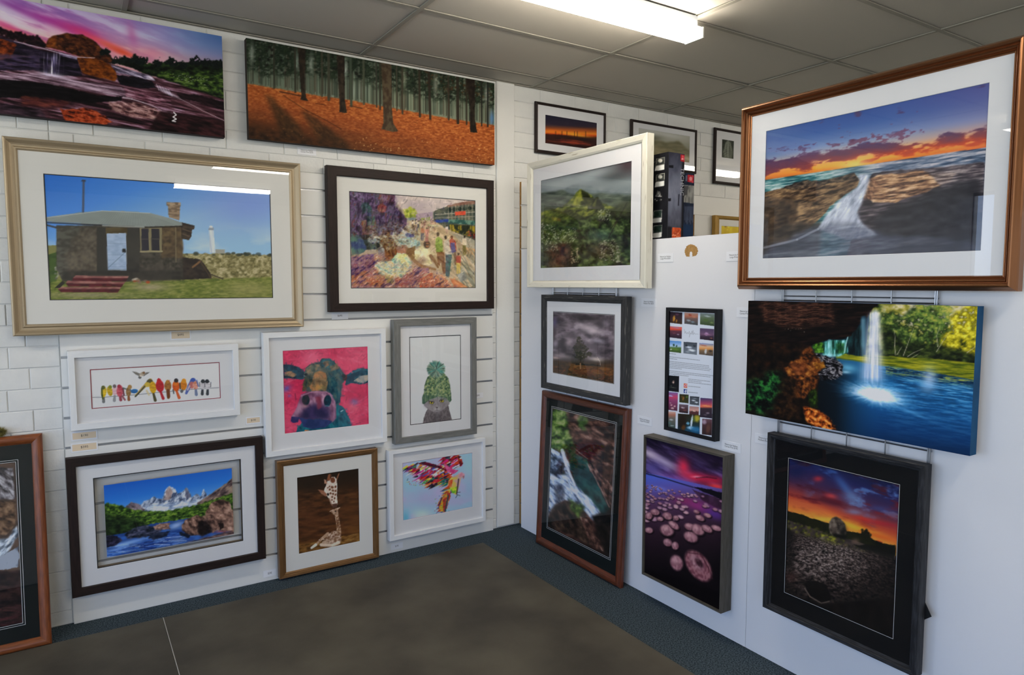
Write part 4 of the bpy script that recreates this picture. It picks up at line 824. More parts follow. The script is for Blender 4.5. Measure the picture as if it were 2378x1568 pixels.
    A.poly([(365, 990), (440, 990), (430, 1045), (385, 1055), (360, 1030)], '3a3a6a', rough=6); A.poly([(600, 800), (650, 790), (660, 900), (620, 930)], '9a4458', a=.7, rough=14, soft=5)
    A.ell(503, 830, 42, 58, '2a3a44', 1, 0, .2, '4a3c44', (40, 40)); A.glow(490, 890, 30, 14, 'b08a90', .8); A.ell(712, 838, 40, 62, '243444', 1, 8, .2, '1d4a5a', (40, 40)); A.line([(690, 885), (730, 890)], 8, '6a9aa8', .8)
    A.line([(460, 790), (560, 752), (700, 752), (760, 790)], 12, 'c090a8', .6); A.glow(430, 930, 26, 60, 'bfa0b4', .7, 20); A.glow(775, 960, 14, 70, 'b08aa4', .7)
    A.poly([(490, 1120), (530, 1118), (535, 1142), (500, 1148)], 'c98a5a'); A.line([(840, 940), (860, 930)], 10, 'c9d8d8', .8); A.line([(985, 1060), (1030, 1050)], 6, '8a2a48', .7)

def art_cat(A):              # cat in a bobble hat
    A.fill('cdd0d0', 'c9cccd', (2, 2))
    A.poly([(1635, 1070), (1648, 1000), (1672, 930), (1700, 900), (1840, 890), (1880, 880), (1900, 960), (1915, 1030)], '5a5456', '716a6c', (60, 60), 3, rough=4); A.glow(1775, 1010, 50, 60, '4c4648', .5)
    A.poly([(1645, 860), (1680, 820), (1760, 800), (1850, 795), (1895, 820), (1890, 870), (1850, 910), (1800, 940), (1740, 945), (1680, 915), (1650, 885)], '7a7476', '8a8486', (60, 60), 3, rough=3)
    A.glow(1770, 915, 40, 26, 'a8a3a4', .8); A.glow(1680, 890, 26, 20, '99949a', .6); A.glow(1865, 850, 20, 20, '8f8a8c', .6)
    for x, y in ((1720, 854), (1819, 838)): A.ell(x, y, 24, 17, '2a2624', 1, 8, .2); A.ell(x, y + 1, 19, 13, 'c9b83c', 1, 8, .2); A.ell(x, y, 7, 11, '1a1816', 1, 0, .2)
    A.line([(1688, 838), (1745, 850)], 9, '4a4446', .9); A.line([(1795, 840), (1845, 815)], 9, '4a4446', .9)
    A.poly([(1756, 896), (1786, 894), (1772, 912)], '4a3f40'); A.line([(1772, 910), (1772, 930)], 4, '4a4244'); A.line([(1750, 936), (1772, 930), (1800, 934)], 4, '5a5254', .9)
    A.poly([(1628, 860), (1630, 800), (1650, 750), (1652, 690), (1680, 610), (1720, 575), (1840, 570), (1880, 620), (1898, 700), (1905, 760), (1912, 830), (1895, 850), (1860, 810), (1780, 795), (1700, 825), (1645, 872)], '50684a', '3c5440', (40, 40), 3, rough=3)
    rng = random.Random(2)
    A.tex([(1650, 780), (1655, 690), (1682, 612), (1720, 578), (1840, 574), (1880, 622), (1898, 700), (1905, 800)], ['22342a', '3c5642', '5c7854', '8c9a68', 'b0b080'], (20, 16), 0, 3, 4, 20, .9, 6)
    for q in range(7):                                      # cables of the knit
        for r in range(9):
            y = 590 + r * 22; half = 62 + r * 7; x = 1774 + (q - 3) / 3 * half; A.ell(x - 6, y, 7, 13, ['8c9c68', '6c8a6a', 'a4a878'][(q + r) % 3], .75, 28, .7); A.ell(x + 6, y + 6, 7, 13, ['4c6a50', '7a9070', '5c7c68'][(q + r) % 3], .75, -28, .7)
    for i in range(20): x = 1636 + i * 14; A.line([(x, 770 + abs(i - 10) * 2), (x - 2, 812 + abs(i - 10) * 4)], 5, ['6a8a78', '4a6a58', '84987a'][i % 3], .8)
    A.ell(1762, 535, 92, 84, '4a6e62', 1, 0, .25)
    for i in range(230):
        t = rng.uniform(0, 6.283); q = rng.uniform(.1, 1) ** .6 * 92; A.line([(1764 + .35 * q * math.cos(t), 535 + .35 * q * math.sin(t)), (1764 + q * math.cos(t), 532 + .95 * q * math.sin(t))], 6, rng.choice(['3f8a80', '6a8a70', '2c5a54', '8fa88c', '54a098', '7a7460', 'a8b49c', '3a4a44']), .8)

def art_mountain(A):         # blue sky, granite spires, stream
    A.grad((900, 380), (960, 720), [(0, '1c58b8'), (.5, '2f7ad0'), (1, '7fb4e0')])
    A.tex([(600, 690), (640, 660), (720, 665), (745, 640), (790, 622), (830, 598), (858, 615), (905, 615), (922, 555), (945, 520), (962, 506), (985, 520), (1005, 530), (1030, 575), (1070, 560), (1085, 535), (1105, 520), (1125, 545), (1148, 605), (1190, 572), (1225, 600), (1238, 552), (1250, 534), (1272, 582), (1340, 610), (1300, 730), (620, 730)], ['3c4860', '66748e', '9aa6ba', 'ccd4de', 'eef2f6'], (44, 26), -60, 2.6, 6, 20, 1, 2)
    A.tex([(915, 625), (938, 540), (962, 512), (990, 560), (965, 625)], ['7a6660', 'a88f86', 'c8b4aa'], (20, 50), 0, 2.4, 5, 20, .9, 4); A.tex([(1090, 540), (1110, 525), (1140, 600), (1100, 620)], ['5c5c70', '8c8a98'], (20, 50), 0, 2.4, 5, 20, .8, 4); A.tex([(740, 695), (830, 655), (1000, 648), (1150, 632), (1270, 605), (1210, 665), (1000, 705), (800, 722)], ['7488a8', 'b8c6d8', 'e4eaf2', 'f4f6fa'], (70, 20), -8, 2.4, 12, 30, .9, 10)
    A.tex([(590, 685), (640, 642), (700, 660), (755, 705), (740, 730), (620, 725)], ['4c444c', '807078', 'b0a4aa'], (40, 24), 20, 2.4, 5, 20, 1, 3); A.tex([(1190, 655), (1300, 582), (1400, 512), (1530, 410), (1530, 590), (1350, 645), (1230, 685)], ['382e30', '5c4c4c', '846e66', 'a08c78'], (60, 20), -38, 2.6, 5, 30, 1, 2)
    A.tex([(390, 682), (450, 650), (560, 678), (640, 702), (760, 716), (900, 722), (1100, 692), (1300, 632), (1530, 555), (1535, 780), (1200, 790), (1000, 810), (700, 870), (400, 970)], ['14240f', '263e18', '406020', '64842e', '88a040'], (30, 15), -8, 2.3, 12, 26, 1, 3); A.tex([(395, 740), (640, 780), (790, 830), (620, 930), (400, 950)], ['060c06', '101e0e', '203418', '345024'], (50, 26), 0, 2.4, 22, 40, .92, 26)
    A.poly([(420, 930), (600, 900), (800, 830), (1000, 800), (1100, 780), (1530, 780), (1540, 960), (430, 1150)], '24488a', '3a68b0', (16, 30), 3, rough=6)
    A.grad((500, 960), (900, 1100), [(0, '2a62c0'), (.5, '2450a4'), (1, '1a3a84')], .7, np.clip((A.noise(14, 30) - .3) * 2, 0, 1) * (A.Y > 960 - (A.X - 420) * .1) * (A.X < 1120))
    streaks(A, 160, [(440, 1000), (800, 950), (1080, 880), (1090, 980), (700, 1060), (440, 1110)], ['7fa4d8', 'b8cce8', '2c56b0', '1a3474', '4a7cc8', '16285a'], (40, 150), (3, 9), (-16, 2), .7)
    A.glow(620, 985, 160, 20, '9cc0ee', .8, -14); A.glow(1020, 840, 60, 26, 'b0c4e0', .8, -20); A.glow(520, 1040, 90, 10, '8ab4ee', .8, -12); A.glow(1040, 960, 60, 30, '6f86b0', .6)
    RK = ['30221f', '5c443b', '876759', 'a98674', 'c6a594']
    A.tex([(585, 915), (640, 868), (740, 838), (840, 848), (900, 880), (860, 922), (720, 942), (610, 952)], ['0c1018', '1f2636', '3c4258', '64647c'], (50, 24), -6, 2.6, 7, 20, 1, 4); A.tex([(780, 942), (860, 900), (965, 888), (940, 932), (830, 962)], ['0c1220', '1c2438', '34405a'], (50, 20), -6, 2.4, 7, 20, 1, 4); A.tex([(425, 930), (500, 924), (565, 960), (520, 1004), (430, 1024)], ['10101c', '2a2a44', '54506a'], (40, 22), -6, 2.4, 7, 20, 1, 4); A.tex([(815, 845), (880, 828), (965, 818), (965, 875), (840, 872)], RK[1:], (26, 18), 0, 2.6, 8, 16, 1, 4)
    A.tex([(1080, 990), (1300, 932), (1540, 868), (1540, 955), (1300, 990), (1090, 1015)], ['2c1f1e', '54403c', '8a6a60', 'a88a7c'], (70, 14), -10, 2.4, 8, 30, .95, 10); A.glow(1410, 888, 70, 10, 'c8503c', .7, -6)
    A.tex([(1265, 730), (1310, 650), (1400, 616), (1465, 640), (1485, 700), (1530, 720), (1530, 885), (1400, 885), (1300, 890)], RK, (56, 40), 30, 2.4, 8, 30, 1, 3); A.tex([(1390, 765), (1470, 722), (1530, 740), (1530, 850), (1425, 852)], RK[1:], (46, 34), 20, 2.4, 8, 30, .9, 10); A.tex([(1240, 760), (1320, 748), (1385, 850), (1330, 905), (1250, 855)], RK[:4], (46, 34), 50, 2.4, 8, 30, .95, 6)
    A.tex([(1062, 835), (1100, 788), (1190, 752), (1242, 768), (1275, 850), (1245, 915), (1140, 930), (1068, 885)], RK, (50, 36), 40, 2.2, 7, 30, 1, 3); A.tex([(1205, 800), (1280, 800), (1330, 890), (1230, 935), (1195, 890)], ['060405', '161011', '2c2022'], (40, 30), 30, 2.2, 9, 30, .95, 12); A.tex([(1045, 890), (1140, 918), (1120, 944), (1055, 922)], ['060a14', '141c2c'], (40, 20), 0, 2.2, 6, 20, .9, 8); A.tex([(1370, 820), (1418, 815), (1420, 852), (1385, 882)], ['100a0a', '2c1e1e'], (30, 20), 0, 2, 6, 20, .9, 8)

def art_giraffe(A):          # giraffe bending to its calf
    A.grad((550, 380), (580, 1080), [(0, '241a12'), (.35, '352214'), (.6, '4a2a16'), (.8, '43260f'), (.86, '6a441e'), (1, '7a5024')])
    A.tex([(270, 520), (880, 480), (880, 940), (270, 1010)], ['1c100a', '382010', '543018', '6c4422'], (110, 30), -6, 2.2, 30, 60, .75, 60)
    A.glow(770, 720, 120, 160, '5c381c', .6); A.glow(400, 800, 110, 130, '54301a', .6); A.glow(800, 870, 80, 60, '744a20', .6); A.glow(400, 470, 100, 60, '201812', .6)
    A.tex([(280, 1012), (420, 987), (600, 962), (700, 927), (880, 900), (880, 1030), (280, 1140)], ['3c2610', '5c3c1a', '7a5426', '94703c'], (60, 16), -14, 2.4, 6, 30, 1, 8)
    A.poly([(555, 430), (580, 395), (620, 390), (640, 410), (645, 480), (642, 560), (650, 640), (640, 665), (605, 665), (585, 630), (570, 585), (550, 560), (520, 545), (530, 500), (545, 470)], 'cbb8a8', 'dacbbd', (60, 60), 2.5, rough=2)
    A.poly([(470, 505), (520, 515), (550, 545), (545, 570), (500, 545)], '9a6a50', '7a4c38', rough=3); A.poly([(548, 420), (562, 370), (585, 360), (592, 400), (570, 430)], '8a5436', '6a3c28', rough=3); A.poly([(640, 400), (655, 362), (668, 354), (652, 400), (640, 430)], '8a5a40', rough=2); A.poly([(525, 410), (545, 420), (555, 455), (530, 450)], 'a87e66', rough=2)
    A.ell(605, 420, 26, 30, '6a3c26', 1, 0, .3); A.line([(585, 395), (590, 375)], 14, '4a2c1c')
    for x, y, rx, ry in [(600, 485, 16, 14), (630, 480, 11, 14), (578, 505, 12, 13), (606, 515, 14, 12), (630, 518, 10, 14), (585, 540, 12, 12), (608, 545, 12, 12), (630, 552, 9, 14), (600, 573, 11, 11), (622, 585, 10, 12), (598, 600, 9, 10), (615, 615, 8, 10), (575, 478, 9, 10), (560, 490, 8, 8)]: A.ell(x, y, rx, ry, '6a4028', .95, 20, .25)
    A.ell(562, 550, 12, 15, '1c120c', 1); A.poly([(590, 640), (650, 630), (642, 668), (606, 672)], '6a4a3c', '4a3228', rough=3); A.line([(575, 590), (600, 650)], 10, '8a6450', .7)
    A.poly([(598, 700), (640, 675), (665, 668), (650, 700), (655, 735), (620, 740), (585, 708)], 'b0937a', '8c6a50', (60, 60), 3, rough=3); A.line([(580, 705), (610, 690)], 7, 'c9b09a'); A.line([(640, 685), (668, 672)], 7, 'c9b09a'); A.ell(630, 705, 8, 8, '2c1c14')
    A.poly([(625, 735), (655, 735), (672, 820), (682, 900), (640, 910), (640, 860)], 'b89a80', '84603f', (70, 70), 5, rough=3)
    A.poly([(560, 920), (600, 885), (650, 880), (680, 910), (684, 970), (650, 1000), (560, 1000), (520, 990)], 'b09480', '7c5a40', (70, 70), 6, rough=6)
    A.line([(560, 910), (500, 960), (450, 1010)], 30, 'a8876c', 1, 16); A.line([(450, 1010), (412, 1038)], 26, 'd8cab8', 1, 20); A.line([(500, 1010), (600, 1015), (660, 990)], 28, 'cdb8a2', 1); A.line([(520, 990), (600, 970), (640, 960)], 26, 'b89c84', .9); A.line([(600, 1015), (670, 975)], 18, 'd8c8b4', .9)
    A.dots(60, [(530, 930), (600, 890), (680, 900), (680, 980), (540, 990)], ['6a4630', '7a563c', 'd0bca8'], (6, 11), 1.2, (0, 90), .8); A.dots(26, [(632, 750), (655, 750), (678, 880), (645, 890)], ['6a4630', '5a3a28'], (5, 9), 1, (0, 90), .9); A.dots(14, [(470, 960), (520, 940), (540, 960), (480, 1000)], ['6a4630', 'd0bca8'], (5, 8), 1, (0, 90), .8)

def art_parrot(A):           # paint-splash parrot on pale blue
    A.fill('9cc0d4', 'b8b4d4', (4, 4), 3.5); A.glow(1430, 740, 90, 60, 'd3e6ea', .7); A.glow(1450, 580, 120, 80, 'b3a8d0', .6); A.glow(1720, 610, 120, 60, 'b8aad0', .5); A.glow(1290, 420, 60, 120, '8cc8d8', .6); A.glow(1850, 300, 60, 120, 'a3d0de', .6); A.glow(1280, 760, 40, 60, '5ab4cc', .8); A.glow(1860, 500, 50, 90, '94bcd8', .6)
    cols = ['c0203a', 'e0a01c', '3a9a4a', '7a2a8a', '2c5ab4', 'd8308a', '20202c', 'e8d040', 'd85020', 'f0ece8', 'e0608a', '5ab43c']
    rng = random.Random(4)
    def feather(x0, y0, x1, y1, wd, cs, n):
        for _ in range(n):
            t = rng.random(); o = rng.uniform(-1, 1) * wd
            x = x0 + (x1 - x0) * t + o * .3; y = y0 + (y1 - y0) * t + o
            l = rng.uniform(26, 70); g = rng.uniform(.3, .75); A.line([(x, y), (x - l * .5, y + l * .5 * g), (x - l, y + l * g)], rng.uniform(10, 22), rng.choice(cs), .92, 2)
    feather(1650, 330, 1290, 300, 40, ['e8d040', '3a9a4a', 'c0203a', 'd8308a', 'f0ece8', 'e07a2c', '5a2a6a', '2c1a2c'], 80)
    feather(1720, 360, 1380, 370, 55, ['c0203a', 'd85020', 'd8308a', '2c5ab4', 'f0ece8', '7a2a8a', 'b01c2c', '2a1424', 'b01c2c'], 110)
    feather(1700, 400, 1480, 430, 45, ['3a9a4a', 'e8d040', '1c2c4a', '2a7a6a', 'd85020', 'c0203a', '20202c'], 80)
    A.poly([(1380, 262), (1460, 250), (1560, 275), (1660, 320), (1730, 350), (1640, 330), (1540, 300), (1440, 280)], '6a1430', '3a1426', (40, 40), 3, rough=8)
    feather(1790, 230, 1640, 260, 50, ['20202c', 'c0203a', 'd85020', 'f0ece8', 'd8308a', '2a5a6a', 'a01c2c', '20141c'], 90)
    A.poly([(1620, 260), (1680, 300), (1760, 330), (1720, 360), (1660, 340)], 'c8407a', 'd86a9a', (30, 30), 3, rough=8); A.poly([(1740, 200), (1790, 230), (1800, 270), (1770, 300), (1760, 250)], '6a1a24', 'b03a24', (30, 30), 3, rough=8)
    A.poly([(1740, 370), (1780, 345), (1815, 360), (1812, 400), (1790, 400), (1780, 430), (1755, 520), (1735, 550), (1690, 530), (1660, 480), (1670, 420), (1700, 390)], 'c9a8a4', 'd8c05a', (20, 20), 4, rough=6)
    A.poly([(1755, 360), (1785, 343), (1818, 362), (1812, 404), (1795, 385), (1770, 390)], 'd08a9c', 'e0b0b8', (30, 30), 3, rough=4); A.poly([(1798, 380), (1818, 378), (1806, 410)], 'a87a84')
    A.poly([(1665, 430), (1710, 410), (1700, 480), (1670, 490)], 'd0502c', 'e08a4c', (30, 30), 3, rough=8); A.poly([(1680, 490), (1750, 470), (1750, 540), (1700, 530)], '6ab030', 'c8d83c', (30, 30), 3, rough=8); A.line([(1762, 410), (1745, 540)], 12, '3a2a3c', .8)
    feather(1680, 500, 1620, 690, 34, ['7a2a8a', 'c0203a', 'e0a01c', '2c5ab4', '3a9a4a', '20202c', 'e8d040', 'd85020'], 110)
    A.poly([(1650, 520), (1690, 520), (1680, 600), (1640, 710), (1600, 700), (1570, 640), (1610, 570)], 'b03a2c', 'd8b82c', (26, 14), 5, rough=12, a=.8); A.line([(1668, 560), (1640, 700)], 12, '1c4a5a', .8); A.line([(1610, 580), (1580, 650)], 12, '4a1a5a', .8)
    A.line([(1742, 548), (1775, 560)], 5, '4a4a5c'); A.line([(1745, 530), (1778, 528)], 5, '4a4a5c'); A.line([(1750, 555), (1735, 580)], 5, '4a4a5c')
    for _ in range(60): A.ell(rng.uniform(1280, 1560), rng.uniform(400, 470), rng.uniform(2, 5), rng.uniform(2, 5), rng.choice(cols), .8)
    for _ in range(40): A.ell(rng.uniform(1540, 1680), rng.uniform(560, 720), rng.uniform(2, 5), rng.uniform(2, 5), rng.choice(cols), .8)
def art_valley(A):           # misty green valley with flowers
    A.grad((500, 600), (480, 1320), [(0, '565b5e'), (.12, '8d9698'), (.22, '747d80'), (.34, '626b64'), (.5, '4c5636'), (.75, '323e28'), (1, '302f26')])
    n = A.noise(5, 10); A.grad((0, 560), (0, 800), [(0, '4c5054'), (1, 'a3acae')], 1, np.clip((n - .45) * 3, 0, .7) * (A.Y < 780))
    A.glow(720, 660, 120, 40, '4a5052', .7, -8); A.glow(560, 640, 160, 40, 'a9b1b3', .7, -18); A.glow(300, 720, 140, 40, 'a3abac', .7, -12); A.glow(800, 570, 60, 60, '4a3a40', .7)
    A.poly([(330, 760), (400, 722), (450, 715), (500, 735), (545, 725), (600, 760), (600, 800), (330, 800)], '6f7a7c', '7f898a', rough=6, a=.8, soft=4)
    A.tex([(140, 790), (260, 770), (330, 760), (420, 792), (600, 782), (850, 800), (850, 920), (140, 920)], ['3a433e', '4c564e', '5e685c', '717a6e'], (90, 24), -6, 2.2, 8, 40, .95, 10)
    A.tex([(330, 880), (400, 820), (440, 772), (466, 750), (500, 772), (540, 792), (590, 842), (700, 882), (850, 902), (850, 1030), (140, 1030), (140, 930)], ['242a14', '3c4520', '58632c', '788038', '98983f'], (50, 30), -20, 2.4, 8, 30, .97, 8)
    A.tex([(400, 875), (440, 780), (466, 755), (484, 800), (460, 875)], ['5c6428', '848a38', 'a8a844'], (30, 30), 60, 2.2, 8, 30, .8, 12); A.tex([(466, 753), (520, 780), (552, 832), (520, 885), (480, 832)], ['1c2012', '343a20', '4c522c'], (30, 24), 50, 2.2, 6, 20, .9, 6); A.tex([(515, 895), (560, 822), (585, 804), (612, 842), (645, 905)], ['161a12', '2a301f', '40482c'], (30, 24), 60, 2.2, 5, 20, .92, 5); A.tex([(545, 872), (584, 808), (572, 882)], ['4c5428', '747a38'], (20, 20), 0, 2, 5, 20, .8, 6)
    A.glow(250, 940, 90, 40, '808a44', .4); A.glow(760, 860, 70, 30, '5a6248', .5); A.tex([(630, 935), (740, 862), (850, 830), (850, 970), (700, 965)], ['1c2218', '343c28', '4c5438'], (50, 30), -30, 2.2, 10, 30, .85, 14)
    A.tex([(140, 1020), (420, 965), (620, 945), (850, 950), (850, 1350), (130, 1350)], ['0a0e07', '1a2412', '304020', '4c5e34', '728054'], (44, 34), 20, 2.6, 16, 40, 1, 20, 6); A.tex([(150, 990), (430, 960), (430, 1140), (150, 1180)], ['182010', '34441e', '566a30', '84904c'], (40, 30), -10, 2.4, 30, 50, .6, 50)
    A.glow(600, 1090, 120, 50, '5c7a74', .6); A.glow(310, 1220, 90, 70, '5a3c32', .7); A.glow(600, 1190, 110, 60, '5a4038', .6)
    A.tex([(230, 1160), (390, 1140), (410, 1320), (230, 1320)], ['1c120e', '3c2620', '5c3c32', '7c5c4c'], (34, 30), 20, 2.6, 30, 40, .8, 40)
    foliage(A, 170, [(180, 1000), (280, 1010), (300, 1200), (180, 1200)], ['a8ac98', 'c4c4b4', '8c907c', '5c6a50'], (3, 7), .8); foliage(A, 130, [(270, 1050), (430, 1030), (440, 1130), (270, 1160)], ['b3b6a0', '9aa088', '6a7a54'], (3, 7), .8)
    foliage(A, 160, [(600, 1120), (720, 1110), (780, 1290), (600, 1260)], ['b0aca0', 'c9c3b4', '847a6c', '6a5a50'], (3, 7), .8); foliage(A, 70, [(590, 900), (680, 900), (680, 980), (590, 980)], ['b3b5a4', '9a9c8c', 'c4c4b8'], (3, 6), .8); foliage(A, 60, [(390, 1170), (450, 1170), (450, 1280), (390, 1290)], ['b8a890', 'a08a74'], (3, 7), .8)
    A.line([(670, 1100), (720, 1000), (800, 850)], 6, '2c2a24', .8); A.line([(690, 1030), (740, 960)], 5, '2c2a24', .8); A.line([(600, 950), (700, 970), (820, 920)], 4, '35322a', .7)

def art_seascape(A):         # sunset over a rock channel
    sea = lambda x: 880 - (x - 220) * .148
    h = sea(A.X) - A.Y; t = h / (300 + (A.X - 220) * .065); u = (A.X - 220) / 1230
    A.ramp(t, [(0, 'd8823a'), (.07, 'eaa444'), (.16, 'e2ac68'), (.28, 'b4a8a4'), (.45, '7f92b4'), (.7, '48689f'), (1, '2c4a8c')])
    A.ramp(u, [(0, '3c5c90'), (.6, '5c70a4'), (1, '3c3c84')], np.clip((t - .35) * .8, 0, .45)); A.ramp(t, [(0, 'c8604a'), (.2, 'c87a60'), (.4, '8a80a0')], np.clip(u - .55, 0, 1) * .9 * (t > 0))
    A.ramp(t, [(0, 'a8603c'), (.2, 'c0864c'), (.4, '6a7a9c')], np.clip(.25 - u, 0, 1) * 2.4 * (t > 0))
    n = A.nz(120, 34, -10, 6); band = np.exp(-((t - .2 - .06 * np.sin(u * 5 + .6)) / .16) ** 2)
    m = np.clip((n + band * .4 - .71) * 8, 0, .9) * (t > .035)
    A.ramp(np.clip(t * 2.4 + (n - .5) * .6, 0, 1) + 0 * u, [(0, 'd8783c'), (.25, 'b8503c'), (.5, '84424c'), (.8, '5c4262'), (1, '54486e')], m)
    A.ramp(u, [(0, '4c3c5c'), (.35, '6a3c50'), (.6, '8a4650')], m * np.clip(.55 - u, 0, .6)); m2 = np.clip((A.nz(40, 18, -12, 5) + np.exp(-((t - .42) / .12) ** 2) * .24 - .78) * 8, 0, .7) * (u < .75) * (t > .2); A.ramp(u, [(0, '4c4468'), (.5, '7a4458'), (1, '6a4a74')], m2)
    A.glow(750, 790, 90, 26, 'f4d080', .8, -8)
    w = (h < 0) * 1.0
    A.ramp(np.clip((A.nz(90, 8, -8.4, 5) - .5) * 2.4 + .5, 0, 1), [(0, '1f4c58'), (.4, '3c7478'), (.7, '7ca0a0'), (1, 'b8c4c4')], w); A.ramp(np.clip((A.nz(110, 9, -8.4, 5) - .5) * 2.4 + .5, 0, 1), [(0, '36465c'), (.4, '5a6c82'), (.7, '8890a0'), (1, 'bcb8bc')], w * np.clip((u - .3) * 4, 0, 1))
    A.tex([(212, 952), (330, 925), (420, 900), (560, 884), (700, 858), (742, 838), (776, 882), (760, 922), (690, 962), (620, 1012), (570, 1080), (500, 1140), (420, 1200), (190, 1330)], ['2c241f', '4c3e32', '6c5844', '8c7458', 'a88c68'], (70, 16), -16, 2.6, 7, 40, 1, 4)
    A.tex([(330, 925), (420, 890), (470, 878), (560, 880), (690, 850), (745, 836), (772, 872), (600, 900), (400, 930)], ['241f1e', '3c3530', '5a4e44', '7c6a56'], (34, 14), -14, 2.8, 6, 20, .95, 4); A.tex([(200, 1000), (420, 975), (420, 1120), (200, 1190)], ['221c18', '3c3028', '5c4a36'], (40, 26), -10, 2.6, 12, 30, .75, 16)
    A.tex([(820, 872), (860, 838), (1000, 816), (1200, 810), (1480, 778), (1480, 1320), (700, 1330), (760, 1060), (800, 972)], ['2c2830', '423c42', '5c545a', '7c7274'], (90, 14), -8, 2.4, 8, 40, 1, 4)
    A.tex([(828, 880), (880, 846), (1100, 828), (1320, 836), (1280, 890), (1150, 945), (1000, 1000), (850, 1010), (800, 965)], ['3a2c28', '6a5042', '967258', 'bc9874', 'd8bc9c'], (80, 11), -7, 2.8, 9, 40, .95, 6); A.tex([(800, 900), (850, 860), (880, 900), (850, 990), (800, 985)], ['4a3630', '8a6650', 'b48c6c'], (30, 14), 50, 2.6, 6, 20, .7, 8)
    A.tex([(1150, 815), (1480, 782), (1480, 900), (1250, 930)], ['3a343c', '5c545a', '8c8284', 'bcb0ac'], (80, 9), -7, 2.8, 8, 30, .8, 10); A.tex([(1190, 935), (1460, 865), (1460, 1330), (800, 1330), (880, 1080), (1050, 1010)], ['1f1f26', '2e2e36', '3e3d44'], (90, 40), -6, 2.0, 20, 60, .9, 30); A.tex([(195, 1190), (420, 1120), (560, 1120), (540, 1330), (190, 1340)], ['2a2624', '3c3632', '504841'], (70, 30), -12, 2.2, 16, 50, .85, 24)
    A.tex([(768, 850), (828, 848), (834, 880), (812, 940), (796, 990), (764, 1060), (790, 1130), (880, 1190), (700, 1220), (540, 1150), (600, 1060), (650, 1000), (735, 940), (778, 900)], ['828a9c', 'a8aebc', 'c8ccd6', 'e2e4ea'], (22, 70), 32, 2.0, 8, 40, .95, 12)
    A.tex([(500, 1150), (700, 1100), (880, 1180), (1440, 1230), (1450, 1330), (190, 1345), (260, 1250)], ['4a4e5a', '62687a', '868c9a'], (120, 18), -6, 2.0, 16, 60, .7, 30); A.glow(690, 1090, 70, 50, 'c8ccd6', .6, -40); A.line([(230, 1262), (420, 1215), (540, 1155), (600, 1090)], 12, 'b0b4c0', .45)
    A.tex([(1000, 1230), (1450, 1180), (1450, 1330), (900, 1330)], ['3a3c46', '4c4e5a'], (100, 30), 0, 2, 20, 60, .6, 40)

def art_storm(A):            # lone tree, storm cloud, lightning
    A.grad((500, 280), (520, 900), [(0, '3a3436'), (.2, '54494e'), (.4, '6e6168'), (.6, '5c5258'), (.7, '4c4444'), (.78, '3c3026'), (.84, '5a3c22'), (1, '2c1c12')])
    A.ramp(np.clip((A.nz(150, 90, 10, 6) - .5) * 2.8 + .5, 0, 1), [(0, '2c282c'), (.4, '5a5056'), (.7, '847880'), (1, 'b0a4aa')], .8 * np.clip((735 - A.Y) / 40, 0, 1))
    for x, y, rx, ry, c, a in [(590, 420, 100, 40, 'b3a6aa', .8), (650, 450, 60, 30, 'bdb0b4', .8), (420, 560, 30, 40, 'a8989c', .7), (690, 545, 70, 22, 'a8a0ac', .7), (770, 370, 40, 40, '988c96', .7), (290, 570, 30, 40, 'a598a4', .7), (280, 370, 30, 50, '5c5474', .8), (280, 470, 24, 50, '33282e', .8), (470, 500, 90, 40, '52484e', .7), (650, 600, 100, 40, '5a5058', .7), (360, 690, 100, 20, '9a8c8c', .7), (680, 720, 60, 20, 'c8bab0', .8), (600, 330, 160, 30, '3a3436', .8), (290, 705, 40, 10, 'b89c90', .7), (560, 690, 60, 16, '8a7c7a', .6)]: A.glow(x, y, rx, ry, c, a, 8)
    A.poly([(250, 725), (420, 745), (640, 765), (840, 790), (840, 960), (250, 860)], '4a3620', '33261a', (20, 30), 3, soft=2); A.poly([(430, 765), (840, 800), (840, 880), (430, 830)], '7a5228', '5c3c1e', (20, 50), 3, rough=6, a=.9, soft=3); A.poly([(480, 755), (720, 772), (720, 784), (480, 772)], '1c1814', rough=5)
    A.dots(240, [(260, 780), (840, 810), (840, 950), (260, 860)], ['6a4420', '2a1c12', '8a5c2c', '3a2818', '7a3c20'], (4, 8), 2, (0, 14), .6); A.poly([(460, 820), (640, 840), (640, 890), (460, 860)], '5c2c1a', a=.5, soft=6, rough=10)
    A.line([(530, 800), (528, 740), (535, 690), (530, 600), (515, 520)], 12, '3a2c22', 1, 4); A.line([(528, 808), (527, 760)], 11, 'a8805c', .8); A.line([(532, 700), (490, 620)], 6, '2c241c'); A.line([(532, 700), (590, 630)], 6, '2c241c'); A.line([(530, 680), (560, 560)], 5, '2c241c')
    for x, y, rx, ry, k in [(520, 540, 34, 34, 34), (510, 590, 46, 40, 60), (560, 620, 50, 40, 60), (500, 650, 44, 40, 60), (570, 670, 56, 36, 80), (530, 700, 60, 26, 60), (610, 670, 30, 28, 36), (512, 515, 14, 10, 12), (480, 610, 20, 30, 26)]: A.dots(k, [(x - rx, y), (x, y - ry), (x + rx, y), (x, y + ry)], ['2c2a20', '383424', '44402c', '24221c'], (4, 9), 1.2, (-40, 40), .85)
    A.line([(690, 700), (700, 725), (712, 735), (716, 778)], 3, 'f0e0d8', .9)

